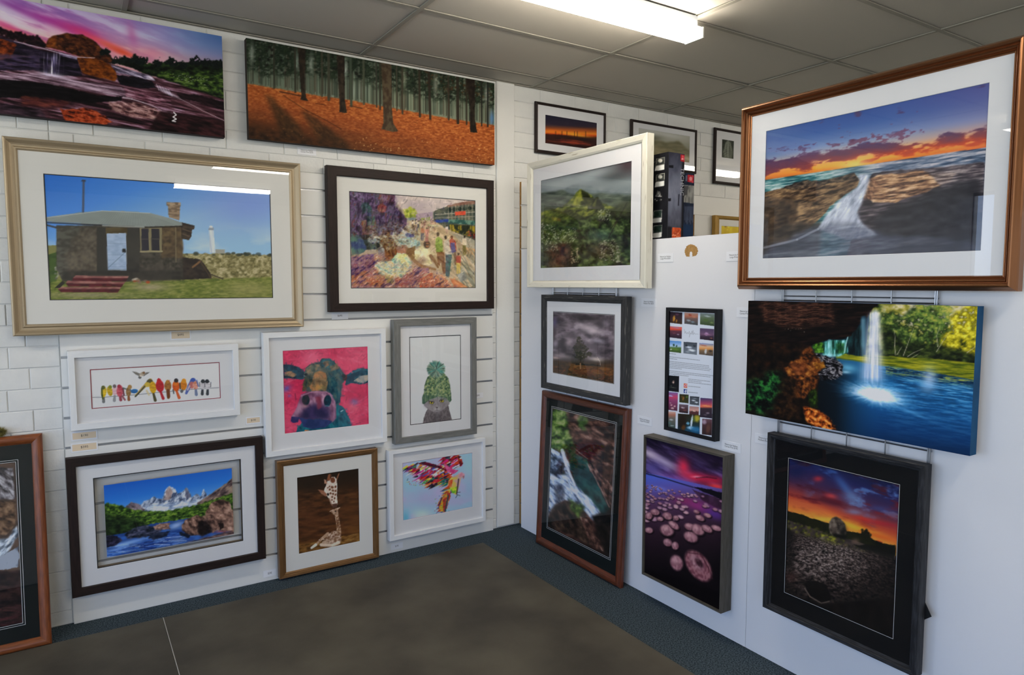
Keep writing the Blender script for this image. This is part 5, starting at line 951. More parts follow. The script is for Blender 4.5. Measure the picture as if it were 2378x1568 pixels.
def art_info(A):             # photographer's board: thumbnails, text, icons
    A.fill('c4cad4')
    def thumb(x, y, w, h, stops, spots, sk=.075):
        P = [(x, y), (x + w, y + w * sk), (x + w - h * .02, y + h + w * (sk + .05)), (x - h * .02, y + h)]
        sl, m = A.pmask(P); full = np.zeros((A.h, A.w)); full[sl] = m
        A.grad((x, y), (x - w * .03, y + h * 1.1), stops, 1, full)
        keep = A.im.copy()
        for q in spots:
            sx, sy, rx, ry, c = q; A.ell(x + sx * w, y + (sy + sx * .08) * h, rx * w, ry * h, c, .9, 8, .6, None, rough=4, rs=10)
        A.im = A.im * full[..., None] + (keep * (1 - full[..., None]))
    thumb(162, 112, 136, 118, [(0, '2a2028'), (.6, '3a2a2c'), (1, '3a2a1c')], [(.35, .6, .12, .36, 'c08a38'), (.55, .8, .08, .2, 'a87430'), (.6, .2, .2, .12, '5a3a4c')])
    thumb(322, 120, 144, 120, [(0, 'c8a090'), (.3, 'a86a54'), (.5, '6a5450'), (1, '3c4448')], [(.4, .2, .16, .12, 'a04430'), (.7, .35, .2, .1, 'b87a60'), (.3, .7, .2, .12, '8a949c'), (.6, .8, .2, .1, '70808a')])
    thumb(488, 126, 152, 122, [(0, '8a9490'), (.4, '5a6850'), (1, '34442a')], [(.5, .25, .3, .1, 'a8b0ac'), (.4, .6, .25, .14, '4c6434'), (.8, .8, .15, .1, '6a7a4c')])
    thumb(156, 266, 138, 120, [(0, 'c8605c'), (.25, 'd0503c'), (.4, '5c3440'), (1, '2a2430')], [(.5, .1, .5, .1, 'a86a80'), (.7, .7, .12, .08, '8a7a8c'), (.4, .6, .2, .08, '6a3a48')])
    thumb(486, 288, 150, 118, [(0, '4a3c58'), (.5, '6a5068'), (.7, '3a2c3c'), (1, '2a2028')], [(.45, .5, .18, .2, 'b08ab0'), (.5, .55, .4, .08, '8a6480'), (.8, .85, .15, .06, '8a5a4a')])
    thumb(152, 420, 136, 118, [(0, '4a80c0'), (.45, 'a8c0dc'), (.6, '4a6a34'), (1, '3a5028')], [(.4, .4, .1, .16, '22402c'), (.62, .45, .08, .14, '22402c'), (.5, .75, .4, .14, '5c7a34'), (.2, .8, .1, .1, 'b0b0a0')])
    thumb(312, 434, 144, 122, [(0, '3a4048'), (.5, '5c646e'), (1, '6a727c')], [(.4, .45, .3, .12, 'c4ccd8'), (.6, .7, .35, .14, 'd8dee6'), (.2, .3, .14, .1, '23282e'), (.8, .3, .16, .12, '2c3238'), (.3, .85, .2, .1, '8a949e')])
    thumb(478, 446, 150, 122, [(0, '6a80b4'), (.3, 'd0a478'), (.45, 'c88a50'), (.6, '7a6048'), (1, '4a4440')], [(.45, .7, .12, .3, 'c8ccd0'), (.3, .2, .3, .08, 'b0604c'), (.8, .65, .18, .12, '3c3430')])
    thumb(142, 792, 122, 166, [(0, '14161a'), (1, '1a1a1e')], [(.5, .4, .14, .14, 'a08478'), (.5, .42, .06, .06, 'd8c0b0'), (.45, .75, .4, .04, '4c5048'), (.3, .65, .1, .05, '3c4440')])
    thumb(138, 970, 112, 190, [(0, '6a5a9a'), (.25, 'c04464'), (.45, '8a4068'), (1, '4a2a38')], [(.3, .2, .3, .06, 'a8a0cc'), (.4, .7, .14, .06, 'c89a9c'), (.7, .75, .14, .06, 'c89a9c'), (.5, .88, .2, .07, 'c8a4a4'), (.3, .6, .12, .04, 'b08890')])
    thumb(268, 992, 98, 88, [(0, '2c2a1c'), (1, '3a3a20')], [(.4, .5, .14, .3, '8a5c2c'), (.8, .3, .16, .2, '4c6a2c'), (.3, .3, .16, .2, '54401c')])
    thumb(378, 1014, 100, 88, [(0, '3a3e44'), (1, '4c5258')], [(.4, .5, .3, .12, 'c8ced6'), (.7, .7, .24, .12, 'd8dee6'), (.5, .25, .4, .08, '7a828a')])
    thumb(490, 1032, 128, 206, [(0, '3a3860'), (.25, 'a04460'), (.42, 'd8684c'), (.5, '3a2c34'), (1, '2a2430')], [(.5, .38, .5, .05, 'e8905c'), (.6, .75, .2, .06, '7a6a74'), (.4, .85, .2, .05, '5a4c54')])
    thumb(264, 1100, 98, 88, [(0, '6a5a64'), (.5, '4a3438'), (1, '2c2024')], [(.4, .4, .3, .1, 'b8a4ac'), (.6, .7, .3, .12, '6a4040')])
    thumb(374, 1122, 100, 90, [(0, 'a07a74'), (.45, 'c89488'), (.6, '5c3434'), (1, '3a2426')], [(.3, .6, .1, .16, '2c2022'), (.5, .55, .3, .08, 'd8b8a8'), (.7, .6, .08, .14, '34262a')])
    thumb(134, 1175, 94, 172, [(0, 'c8b0a8'), (.2, 'a86c58'), (.4, '6a645c'), (1, '33443f')], [(.5, .5, .3, .06, 'a8b0b0'), (.3, .7, .3, .08, '4c6460'), (.6, .85, .3, .06, '8a9898')])
    thumb(252, 1200, 234, 196, [(0, '2a2418'), (.4, '24302c'), (1, '1c4a6a')], [(.2, .5, .26, .6, '241a14'), (.86, .2, .2, .26, 'b0a434'), (.68, .25, .14, .2, '4c6030'), (.62, .4, .06, .5, 'd0dce8'), (.6, .74, .24, .12, '9cc8e4'), (.45, .5, .1, .1, '6aa4c0'), (.8, .8, .3, .2, '2a6a94'), (.25, .75, .12, .2, '5c3a1c')])
    thumb(510, 1254, 104, 168, [(0, '6a4c54'), (.3, '4a3034'), (1, '2c2020')], [(.2, .2, .3, .2, 'a08a9c'), (.6, .6, .3, .4, '5c3c34')])
    rng = random.Random(3)
    def words(x0, y0, x1, sl=.115, c='5a606c', wd=6):
        x = x0
        while x < x1:
            l = rng.uniform(10, 34); A.line([(x, y0 + (x - x0) * sl), (min(x + l, x1), y0 + (min(x + l, x1) - x0) * sl)], wd, c, .62); x += l + 7
    words(158, 558, 228); words(158, 594, 482); words(158, 612, 240)
    for k, e in enumerate((580, 585, 605, 588, 290)): words(154, 642 + k * 17, e)
    for k, e in enumerate((625, 595, 362)): words(150, 742 + k * 17, e)
    for k, e in enumerate((590, 500, 600)): words(364, 832 + k * 17, e)
    words(364, 908, 492, .1, '6a7078', 7); words(364, 972, 462, .1, '6a7078', 7)
    sg = [(318, 300), (326, 345), (332, 322), (345, 350), (352, 335), (364, 348), (372, 322), (378, 352), (372, 385), (384, 340), (392, 352), (400, 318), (404, 356), (412, 312), (416, 358), (424, 338), (436, 354), (448, 350), (468, 354)]
    A.line(sg, 2.6, '7a8088', .8)
    A.poly([(314, 878), (350, 882), (350, 928), (314, 924)], 'b8325c', 'c8603c', (8, 8), 4); A.ell(332, 903, 13, 15, 'e8dce4'); A.ell(332, 903, 8.5, 10, 'b83a62'); A.ell(343, 888, 3, 3, 'f0e8ec')
    A.poly([(314, 938), (348, 942), (346, 984), (312, 980)], '2c4084'); A.line([(340, 952), (332, 952), (331, 984)], 7, 'e8ecf4'); A.line([(322, 965), (342, 967)], 6, 'e8ecf4')

def art_waterfall(A):        # turquoise pool under a fall
    A.fill('0c2434')
    A.tex([(1150, 190), (2080, 200), (2080, 760), (1100, 700)], ['1a2412', '34421c', '5c6a2c', '8c8c40', 'b8ac78'], (60, 50), 0, 2.4, 0, 40, 1, 0)
    A.tex([(1230, 190), (2080, 200), (2080, 520), (1700, 480), (1500, 420), (1250, 330)], ['7a7a30', 'b0a450', 'd0c4a0', 'd8cdbc', 'c8bc94'], (70, 60), 0, 2.4, 40, 60, .85, 30)
    A.tex([(1225, 330), (1330, 300), (1420, 330), (1500, 250), (1640, 260), (1760, 330), (1830, 430), (1760, 640), (1250, 670)], ['10180e', '223018', '3c5228', '647838', '9aa04c'], (46, 38), 10, 2.6, 34, 50, .97, 16, 6, False, .12)
    A.tex([(1500, 220), (1800, 225), (1800, 420), (1640, 480), (1520, 330)], ['2c401c', '4c6a30', '7a9044', 'b0a850'], (40, 34), 0, 2.8, 40, 50, .9, 16, 6, False, .3)
    A.tex([(1830, 330), (1960, 240), (2080, 230), (2075, 680), (1700, 640), (1740, 500)], ['3c3c0c', '706c14', 'a49a20', 'ccc034', 'e0d860'], (44, 36), 0, 2.6, 34, 50, .97, 16, 6, False, .1)
    A.tex([(1240, 430), (1330, 470), (1420, 560), (1700, 570), (1900, 630), (2080, 670), (2080, 745), (1230, 680)], ['0a0e08', '182010', '2c381a', '4c5824'], (60, 34), 6, 2.6, 26, 50, .92, 24)
    for p in ([(1352, 660), (1344, 580), (1348, 520), (1338, 440)], [(1365, 655), (1385, 620), (1404, 590)], [(1415, 665), (1440, 600), (1462, 540), (1500, 440)], [(1450, 672), (1500, 640), (1580, 605)], [(1690, 630), (1740, 550), (1800, 460)], [(1480, 684), (1540, 650)], [(1940, 640), (1990, 605), (2036, 560)], [(1700, 590), (1690, 500), (1720, 420)]): A.line(p, 7, 'b8b09c', .75, 3)
    A.tex([(850, 635), (1060, 655), (1300, 668), (1700, 692), (2080, 735), (2080, 880), (1700, 810), (1300, 760), (1000, 725), (870, 700)], ['3c4c18', '6a741c', '969424', 'b4ac34'], (150, 10), 4, 2.2, 5, 40, 1, 8)
    W = [(870, 690), (1000, 704), (1200, 745), (1300, 752), (1550, 792), (1800, 835), (2090, 885), (2090, 1520), (600, 1320), (680, 860), (900, 790)]
    sl, m = A.pmask(W, 0, 40, 20); m = boxblur(m, max(1, int(8 / A.px))); full = np.zeros((A.h, A.w)); full[sl] = m
    d = (A.Y - 760 - (A.X - 1300) * .15); q = np.clip(d / 640, 0, 1)
    A.ramp(q, [(0, '2c6c94'), (.2, '2874a4'), (.5, '1a5a8c'), (.8, '0e3e6c'), (1, '0a2c50')], full); A.ramp(A.X, [(690, '04090e'), (850, '07151f'), (1000, '0e3248'), (1200, '155078')], full * np.clip((1260 - A.X) / 380, 0, 1) * np.clip(d / 160 + .2, 0, .95))
    A.ramp(np.clip((A.nz(110, 9, 8, 5) - .5) * 2.8 + .5, 0, 1), [(0, '06203a'), (.4, '144a78'), (.7, '3c80ac'), (1, '8cc0dc')], full * np.clip((A.X - 1150) / 250, 0, 1) * .6 * np.exp(-(q / .55) ** 2))
    A.ramp(np.clip((A.nz(60, 7, 7, 4) - .5) * 4 + .5, 0, 1), [(0, '051626'), (.5, '103450'), (.8, '3c6c80'), (1, 'a8a848')], full * (A.X > 1270) * np.exp(-((d - 14) / 44) ** 2) * .8)
    A.glow(1630, 850, 60, 90, 'b4c4d8', .75); A.glow(1610, 930, 70, 40, '84acd0', .5)
    A.glow(960, 765, 80, 34, '7ab8d0', .75, 10); A.glow(940, 800, 40, 12, 'b8dce8', .7, 4)
    A.tex([(950, 500), (1070, 410), (1090, 670), (950, 655)], ['081214', '12282c', '22484a'], (16, 90), 0, 2.4, 8, 40, 1, 8)
    A.tex([(745, 552), (830, 534), (950, 538), (956, 640), (880, 672), (750, 662)], ['123028', '2c6a58', '6ab0ac', 'aadcdc'], (18, 130), 0, 2.8, 5, 30, 1, 6); A.tex([(865, 562), (932, 560), (936, 640), (880, 650)], ['0f2c18', '24582c', '4c8c4c'], (16, 50), 0, 2.6, 8, 20, .85, 10); A.line([(930, 640), (944, 560), (962, 495)], 9, 'b4dcdc', .75); A.line([(806, 545), (812, 650)], 34, 'b0e0e0', .45)
    A.tex([(655, 560), (745, 548), (762, 640), (690, 645)], ['14280a', '2c5014', '4c7c24', '74a03c'], (26, 22), 0, 2.6, 10, 20, 1, 8); A.glow(800, 664, 70, 16, 'b0e0e8', .85)
    A.tex([(80, 190), (1215, 205), (1205, 255), (1165, 275), (1150, 300), (1120, 352), (1100, 330), (1070, 345), (1050, 420), (985, 500), (900, 530), (800, 528), (690, 562), (600, 620), (560, 730), (420, 770), (80, 720)], ['040303', '0b0706', '170d0a', '2a1812'], (110, 16), -3, 2.4, 9, 30, 1, 6)
    A.tex([(230, 220), (820, 228), (860, 400), (520, 450), (280, 380)], ['0c0605', '22130e', '46291f', '7a5440'], (120, 12), -2, 2.6, 30, 60, .8, 40, 6, True)
    streaks(A, 70, [(250, 230), (800, 240), (850, 400), (500, 440), (300, 370)], ['5c3a2c', '6a4a3c', '84604c'], (60, 220), (1.5, 3), (-14, 24), .5); A.dots(10, [(420, 430), (640, 445), (640, 475), (420, 460)], ['9a9088', 'a0948c'], (2.5, 4))
    A.tex([(80, 560), (560, 560), (640, 580), (660, 700), (720, 860), (700, 1100), (860, 1290), (80, 1170)], ['040302', '0c0805', '1c1009', '301a0c'], (60, 50), 20, 2.4, 8, 40, 1, 6)
    R = ['140a05', '3a1f0d', '6a3a18', '98602a', 'bc8844']
    A.tex([(430, 770), (490, 715), (560, 690), (600, 610), (645, 580), (690, 650), (770, 745), (730, 800), (722, 870), (620, 890), (480, 850)], R, (52, 34), 25, 2.4, 14, 40, 1, 12); A.tex([(470, 730), (600, 715), (650, 780), (530, 830)], ['4a2412', '7c4422', 'a0643a'], (50, 40), 0, 2.2, 16, 40, .7, 20)
    A.tex([(520, 880), (640, 840), (722, 850), (705, 930), (640, 960), (600, 1020), (500, 1010)], R[:4], (40, 30), 60, 2.8, 14, 40, .95, 12); A.tex([(360, 860), (520, 840), (560, 1180), (340, 1170)], ['060403', '1a0f07', '36200e', '4c3416'], (40, 34), 30, 2.6, 24, 50, .8, 30)
    A.tex([(685, 640), (760, 662), (860, 692), (918, 742), (912, 822), (860, 862), (740, 870), (712, 800), (775, 765)], ['030304', '0e0d10', '24222a', '5c5a60', 'a09c9c'], (40, 20), 20, 3.0, 8, 20, 1, 5, 5, True); A.tex([(676, 725), (760, 715), (780, 765), (700, 785)], ['5a3410', '8c5a1c', 'b88430'], (30, 20), 0, 2.4, 8, 20, .95, 8)
    A.tex([(636, 960), (700, 925), (708, 1095), (645, 1085)], ['0c1605', '22380c', '40601a'], (24, 30), 0, 2.6, 12, 20, .9, 12)
    A.tex([(120, 890), (300, 800), (380, 790), (410, 870), (350, 1060), (280, 1150), (120, 1110)], ['020402', '06140a', '0e2c18', '1c5028', '347a38'], (40, 32), 30, 3.2, 44, 40, .95, 60, 6)
    A.tex([(590, 1080), (700, 1100), (800, 1165), (868, 1275), (700, 1262), (610, 1200)], ['240f05', '6a3010', 'a8561f', 'd08038', 'e8a860'], (34, 26), 35, 2.6, 14, 26, 1, 10)
    v = np.clip((A.Y - 280) / 640, 0, 1); c = 1178 - 22 * v; hw = 46 + 58 * v; st = A.nz(9, 260, 0, 3)
    fall = np.exp(-(np.abs(A.X - c) / hw) ** 3.2) * np.clip((A.Y - 270 - np.abs(A.X - 1185) * .4) / 40, 0, 1) * np.clip((960 - A.Y) / 120, 0, 1)
    A.ramp(np.clip((st - .5) * 1.6 + .55, 0, 1), [(0, 'a0b4d0'), (.5, 'cfd2e6'), (1, 'ecebf6')], fall * (.72 + .28 * st)); f2 = np.exp(-(np.abs(A.X - 1085) / 20) ** 3) * np.clip((A.Y - 330) / 40, 0, 1) * np.clip((680 - A.Y) / 100, 0, 1); A.ramp(st, [(0, '5c94a8'), (1, 'bcdce4')], f2 * .6)
    X, Y = A.X - 1190, A.Y - 985; th = math.radians(9); U = X * math.cos(th) + Y * math.sin(th); V = -X * math.sin(th) + Y * math.cos(th); U = U - 60 * (V > 0) * np.clip(V / 80, 0, 2)
    r = np.sqrt((U / 310) ** 2 + (V / 105) ** 2); rays = vnoise(np.arctan2(V * 3, U) * 9 + 30, r * 1.5 + 5, 4); sp = np.exp(-(r * (.82 + .5 * rays)) ** 2 * 1.5)
    A.ramp(np.clip(sp * 1.2 + (A.nz(24, 12, 10, 4) - .5) * .6, 0, 1), [(0, '2c7cb0'), (.35, '7ab8dc'), (.7, 'c4def0'), (1, 'eef2f8')], np.clip(sp * 1.35 - .05, 0, .95)); A.glow(1480, 1130, 150, 14, '6aaad4', .5, 22)

def art_rock(A):             # balancing boulder, cracked earth, fire sky
    def hz(x): return 548 + (x - 285) * .30
    A.grad((700, 250), (560, 660), [(0, '141a3c'), (.3, '2a2c5c'), (.55, '5a3450'), (.75, 'b04a38'), (.9, 'd8803c'), (1, 'e8a848')])
    n = A.nz(110, 46, 18, 6); A.ramp(np.clip((A.Y - 250) / 390, 0, 1), [(0, '2c4a84'), (.6, '7090bc'), (1, '8a4a50')], np.clip((n - .52) * 6, 0, .85) * np.clip((A.X - 380) / 150, 0, 1) * (A.Y < 660))
    n = A.nz(130, 34, 16, 6); A.ramp(np.clip((A.Y - 300) / 400, 0, 1), [(0, '34182a'), (.6, '7a2430'), (1, 'c0482c')], np.clip((n - .52) * 6, 0, .85))
    for x, y, rx, ry, c, a, g in [(480, 355, 30, 18, 'c03c44', .8, 0), (560, 460, 40, 16, 'd0504c', .8, 12), (640, 400, 90, 26, '5078ac', .7, 50), (690, 470, 60, 40, '7a94b8', .7, 20), (700, 560, 60, 20, '8a9cb8', .7, 10), (480, 560, 160, 30, 'e08a44', .8, 16), (400, 520, 140, 24, 'c86a44', .8, 14), (700, 650, 150, 24, 'e8b83c', .9, 18), (540, 610, 120, 20, 'ecc04c', .8, 14), (860, 710, 100, 14, 'd86a2c', .8, 16), (880, 630, 120, 14, 'a8303c', .8, 10), (340, 300, 60, 60, '1a2450', .8, 0), (860, 350, 120, 50, '1c2450', .6, 10), (560, 500, 90, 18, '5a2434', .8, 14), (860, 540, 90, 20, '46588c', .6, 10), (760, 600, 80, 14, 'c84434', .7, 14)]: A.glow(x, y, rx, ry, c, a, g)
    A.poly([(275, 552), (330, 560), (420, 590), (550, 632), (660, 675), (760, 690), (830, 735), (960, 765), (960, 840), (270, 640)], '16180f', '24240f', rough=6)
    A.poly([(270, 600), (420, 650), (560, 700), (720, 740), (960, 830), (960, 1400), (240, 1100)], '3a3230', '54483f', (20, 24), 3, rough=6)
    foliage(A, 160, [(280, 610), (480, 660), (560, 690), (820, 830), (760, 840), (500, 740), (290, 670)], ['4a4c1c', '6a6a24', '333816', '8a8430', '55502c', '24240f'], (5, 12), .8); foliage(A, 50, [(500, 700), (610, 710), (600, 780), (540, 780)], ['8a8a2c', 'a09c38', '6a6c24'], (5, 11), .8); foliage(A, 60, [(620, 740), (950, 830), (930, 940), (680, 860)], ['6a4c34', '84604a', '4c3c2c', '7a6a34'], (5, 11), .7)
    A.glow(735, 850, 18, 12, 'b0a494', .8); A.glow(710, 740, 24, 18, '7a6254', .8); A.glow(505, 722, 18, 10, '9a8c80', .7)
    A.poly([(700, 760), (950, 770), (950, 850), (830, 830)], '14140f', rough=8, a=.85); A.line([(830, 840), (900, 855), (950, 885)], 7, '8a8484', .8); A.dots(26, [(748, 670), (785, 665), (815, 715), (750, 710)], ['14160c', '1c1e10'], (8, 13))
    A.tex([(548, 660), (550, 620), (566, 596), (590, 587), (620, 600), (645, 632), (656, 675), (650, 705), (630, 716), (580, 708), (556, 692)], ['221c18', '4a3f36', '74675a', '94867a'], (30, 26), 30, 2.2, 2, 20, 1, 2); A.glow(575, 650, 20, 40, '7a6a5c', .6); A.glow(632, 680, 26, 40, '1c1a16', .8); A.poly([(560, 690), (660, 700), (650, 725), (580, 715)], '14140e', rough=5, soft=2)
    rng = random.Random(7)
    sl = A.box(240, 640, 990, 1240)
    if sl:
        X, Y = A.X[sl], A.Y[sl]; raw = (Y - 660 - (X - 285) * .25) / 420; dep = np.clip(raw, .02, 1); sc = .35 + dep * 1.1; on = np.clip(raw * 12, 0, 1)
        U = (X - 520) / (70 * sc) + 9; V = np.log(sc) * 9 + 3 + (X - 520) * .0015
        e = vnoise(U * 1.3, V * 1.3, 3, .6, True); e2 = vnoise(U * 2.6 + 7, V * 2.6, 2, .6, True); g = vnoise(U * 4, V * 5, 4)
        crack = np.clip((np.maximum(e, e2 * .97) - .80) * 9, 0, 1); lt = np.exp(-((X - 540) / 330) ** 2 - ((Y - 830) / 200) ** 2) * .95 + .22
        col = np.clip(g * 1.5 - .2, 0, 1) * lt
        A.ramp(np.clip(col, 0, 1), [(0, '0a0807'), (.3, '352b27'), (.6, '6c5d56'), (1, 'ac9c92')], on * np.clip((1180 - (X - 600) * .1 - Y) / 90, 0, 1), sl)
        A.ramp(crack, [(0, '050403'), (1, '050403')], crack * .85 * on, sl)
    A.poly([(400, 1000), (470, 985), (540, 1010), (560, 1100), (500, 1125), (420, 1080)], '100d0b', rough=8, a=.9); A.line([(398, 1030), (430, 1080), (500, 1122), (548, 1110)], 8, '77685e', .8)
    A.poly([(250, 1080), (400, 1090), (520, 1130), (640, 1110), (760, 1100), (960, 1090), (960, 1400), (240, 1200)], '0d0a09', '181210', (16, 16), 3, rough=10, soft=6); A.glow(310, 960, 40, 30, '5a3a34', .6); A.poly([(265, 640), (330, 680), (330, 900), (265, 900)], '120f0e', a=.55, soft=14, rough=10)

def art_gorge(A):            # white water in a red gorge
    RED = ['1a110f', '34211c', '553a31', '7c5a4c', 'a5877a']
    A.fill('1c1512'); A.tex([(140, 170), (620, 260), (620, 1230), (130, 980)], RED[:4], (60, 44), 40, 2.2, 0, 40, 1, 0)
    A.tex([(140, 180), (290, 220), (330, 430), (270, 480), (140, 450)], ['1c2c14', '34501f', '5a7a34', '8aa058', 'a8b080'], (44, 40), 0, 2.6, 20, 40, .97, 20); A.tex([(270, 215), (620, 290), (620, 600), (440, 540), (330, 440), (280, 360)], RED, (60, 30), 30, 2.6, 14, 40, .95, 16); A.tex([(345, 240), (410, 255), (395, 340), (345, 320)], ['24401c', '4c7434', '6c9448'], (30, 30), 0, 2.6, 14, 20, .8, 12)
    A.tex([(320, 425), (440, 390), (510, 430), (410, 525), (330, 490)], ['1c0c0c', '381816', '5c2e2a'], (40, 24), 30, 2.4, 10, 30, .9, 12); A.line([(318, 452), (350, 480), (405, 522)], 6, 'b09a94', .6)
    A.tex([(295, 480), (400, 520), (470, 680), (545, 845), (510, 890), (400, 765), (330, 690), (285, 560)], ['0e2322', '1b3c39', '2c5652', '3c6a64'], (60, 40), 50, 2, 8, 40, 1, 10); A.tex([(255, 400), (325, 430), (335, 580), (270, 500)], ['0e1c10', '1f3c20', '34582c'], (36, 30), 0, 2.4, 12, 30, .9, 16)
    A.tex([(400, 520), (440, 560), (570, 700), (620, 920), (545, 845), (470, 680), (420, 600)], RED, (50, 14), 62, 2.8, 8, 30, .97, 6); A.line([(400, 550), (450, 640), (500, 740), (545, 835)], 5, 'b8a49e', .5)
    WH = ['3c4654', '7484a0', 'a8b8cc', 'd4deea', 'f0f4f8']
    A.tex([(140, 440), (215, 478), (255, 470), (300, 640), (340, 700), (410, 760), (490, 868), (440, 920), (330, 805), (260, 790), (200, 850), (140, 900)], WH, (60, 16), 52, 2.6, 12, 40, .97, 10)
    A.tex([(150, 505), (240, 515), (275, 620), (200, 635), (150, 605)], ['14161c', '2c3240', '5c6a80', 'a8b4c4'], (34, 20), 40, 2.8, 14, 30, .9, 14); A.tex([(185, 690), (255, 690), (255, 790), (205, 800)], ['24242c', '44464e', '74788a'], (30, 24), 60, 2.4, 12, 30, .8, 20)
    A.line([(160, 458), (215, 490)], 22, 'dce4ee', .7); A.line([(240, 465), (265, 560), (322, 692)], 20, 'e4eaf2', .75, 12); A.line([(165, 640), (240, 670), (330, 730), (400, 800), (460, 890)], 24, 'dce6f0', .6, 40); A.glow(178, 900, 16, 60, '7a98bc', .7)
    A.tex([(190, 815), (290, 795), (400, 905), (510, 1130), (300, 1010), (140, 970), (150, 880)], ['100c0a', '2a1f18', '46352a', '66503f'], (50, 26), 60, 2.4, 12, 40, .97, 12); A.tex([(285, 770), (380, 840), (350, 905), (290, 850)], ['2c4014', '54742a', '84a048'], (26, 24), 0, 2.6, 14, 20, .85, 12)
    A.tex([(350, 890), (405, 915), (440, 1000), (500, 1070), (520, 1130), (430, 1090), (395, 1000)], RED[1:], (40, 16), 62, 2.6, 8, 30, .95, 6); A.tex([(430, 890), (620, 850), (620, 1240), (510, 1130)], ['0a0908', '1c1714', '302823'], (50, 30), 50, 2.2, 10, 40, .97, 14)

def art_pebbles(A):          # pink dusk over round stones (box frame)
    def hz(x): return 610 + (x - 775) * .215
    A.grad((1000, 380), (980, 700), [(0, '1a1424'), (.4, '3c2c4c'), (.8, '6a5090'), (1, '8a5a94')])
    A.ramp(np.clip((A.nz(160, 30, 28, 6) - .5) * 2.6 + .5, 0, 1), [(0, '120c1c'), (.5, '3c2c50'), (1, '8878a4')], .6 * (A.Y < hz(A.X)))
    A.glow(900, 540, 140, 26, 'b8a8c0', .9, 28); A.glow(810, 490, 60, 24, 'c8b8c4', .8, 28); A.glow(1030, 570, 40, 60, 'd83a58', .95, -10); A.glow(1100, 640, 90, 34, 'd0304c', .95, 10); A.glow(1220, 660, 90, 30, 'b82844', .9, 8); A.glow(1240, 700, 60, 16, 'e84848', .9, 8); A.glow(1160, 500, 110, 60, '2a1a34', .8); A.glow(1000, 660, 120, 26, '8a5aa4', .7, 20); A.glow(830, 580, 60, 40, '5a5490', .7); A.glow(1240, 560, 50, 40, '1f1424', .8); A.line([(1110, 645), (1180, 640), (1240, 650)], 8, '4a1a2c', .7); A.glow(1110, 638, 30, 6, 'f0a0b0', .8)
    A.poly([(760, 612), (900, 650), (1090, 705), (1300, 760), (1300, 1560), (760, 1300)], '4a3a5c', '5c4a74', (14, 20), 3)
    A.grad((800, 640), (840, 1250), [(0, '5a6cc0'), (.14, '6a60a4'), (.3, '5c3c58'), (.6, '33202a'), (1, '120b0d')], .95, (A.Y > hz(A.X)) * 1.0)
    A.line([(765, 612), (900, 648), (1090, 706)], 7, '1c1c34', .9); A.poly([(1085, 705), (1140, 708), (1300, 745), (1300, 800), (1180, 745)], '14101c', rough=4)
    A.poly([(1080, 720), (1300, 790), (1300, 870), (1150, 790)], '4c3048', '34202f', rough=6, a=.9); A.glow(1130, 830, 130, 34, 'a83c84', .7, 20); A.glow(1230, 880, 70, 30, '5a3a88', .8, 24); A.glow(860, 715, 60, 14, '8a9ae0', .6, 10); A.glow(1020, 790, 60, 20, '94305c', .6)
    rng = random.Random(11)
    for i in range(190):
        t = rng.random() ** 1.7; y = 690 + t * 230; x = rng.uniform(778, 1275)
        if y < hz(x) + 70 or (x > 1080 and y > 770 and rng.random() < .8): continue
        q = 5 + t * 17; A.ell(x, y + q * .3, q * 1.5, q * .8, '241420', .8, 18, .4); A.ell(x, y, q * 1.35, q * .72, rng.choice(['b08a96', 'c29aa0', '9a7488', 'a87a84']), 1, 18, .5)
    for x, y, rx, ry, g in [(845, 868, 34, 22, 12), (926, 892, 36, 26, 30), (980, 905, 22, 18, 30), (806, 892, 26, 26, 10), (878, 912, 24, 16, 10), (922, 985, 52, 42, 20), (966, 952, 46, 24, 36), (1066, 962, 38, 26, 20), (1120, 980, 54, 36, 34), (1180, 975, 44, 24, 30), (1135, 905, 36, 20, 24), (1182, 888, 30, 16, 20), (1112, 865, 24, 14, 20), (1240, 970, 40, 20, 20), (1076, 1028, 54, 38, 24), (926, 1064, 34, 28, 30), (975, 1085, 26, 30, -10), (806, 985, 30, 22, 10), (984, 1196, 46, 60, -20)]:
        A.ell(x + 5, y + ry * .3, rx * 1.06, ry * 1.05, '160c12', .9, g, .2); A.ell(x, y, rx, ry, '8a5e66', 1, g, .3, 'a87c80', (60, 60), 3); A.glow(x - rx * .2, y - ry * .3, rx * .45, ry * .4, 'c8a0a0', .8, g)
    A.ell(1128, 1222, 76, 132, '160b10', .9, -36, .15); A.ell(1124, 1215, 74, 128, '7a4a52', 1, -36, .2, '9c6c70', (60, 60), 4); A.ell(1110, 1190, 46, 84, 'b08a8c', .8, -36, .5, '8a6068', (60, 60), 4); A.ell(1130, 1195, 22, 44, '3a2026', .9, -36, .4, '5a3a40', (60, 60), 3); A.line([(1060, 1130), (1140, 1140), (1190, 1230), (1215, 1300)], 7, '4a2a32', .6)
    A.poly([(760, 1240), (1000, 1290), (1290, 1400), (1300, 1570), (760, 1320)], '0c0709', a=.8, soft=16)

def art_dusk(A):             # small dusk panorama
    A.grad((400, 225), (390, 440), [(0, '22223a'), (.3, '3a3040'), (.45, 'b0602c'), (.54, 'e0902c'), (.6, 'c8501c'), (.66, '3a1c18'), (.75, '2a1a1c'), (.86, '7a3424'), (1, '241820')])
    A.poly([(208, 345), (400, 360), (585, 388), (585, 470), (208, 430)], '2a1618', '44241f', (8, 30), 3, a=.75); A.glow(430, 355, 110, 10, 'ecb040', .9, 8); A.glow(280, 330, 70, 10, 'e07a2c', .8, 8)
    streaks(A, 26, [(280, 380), (500, 400), (480, 430), (280, 400)], ['a8482c', '6a2c24', 'c86a3c'], (40, 120), (3, 6), (6, 12), .7)
    for x in (285, 330, 365, 420, 440, 500): A.line([(x, 330), (x, 372)], 4, '241418', .8)

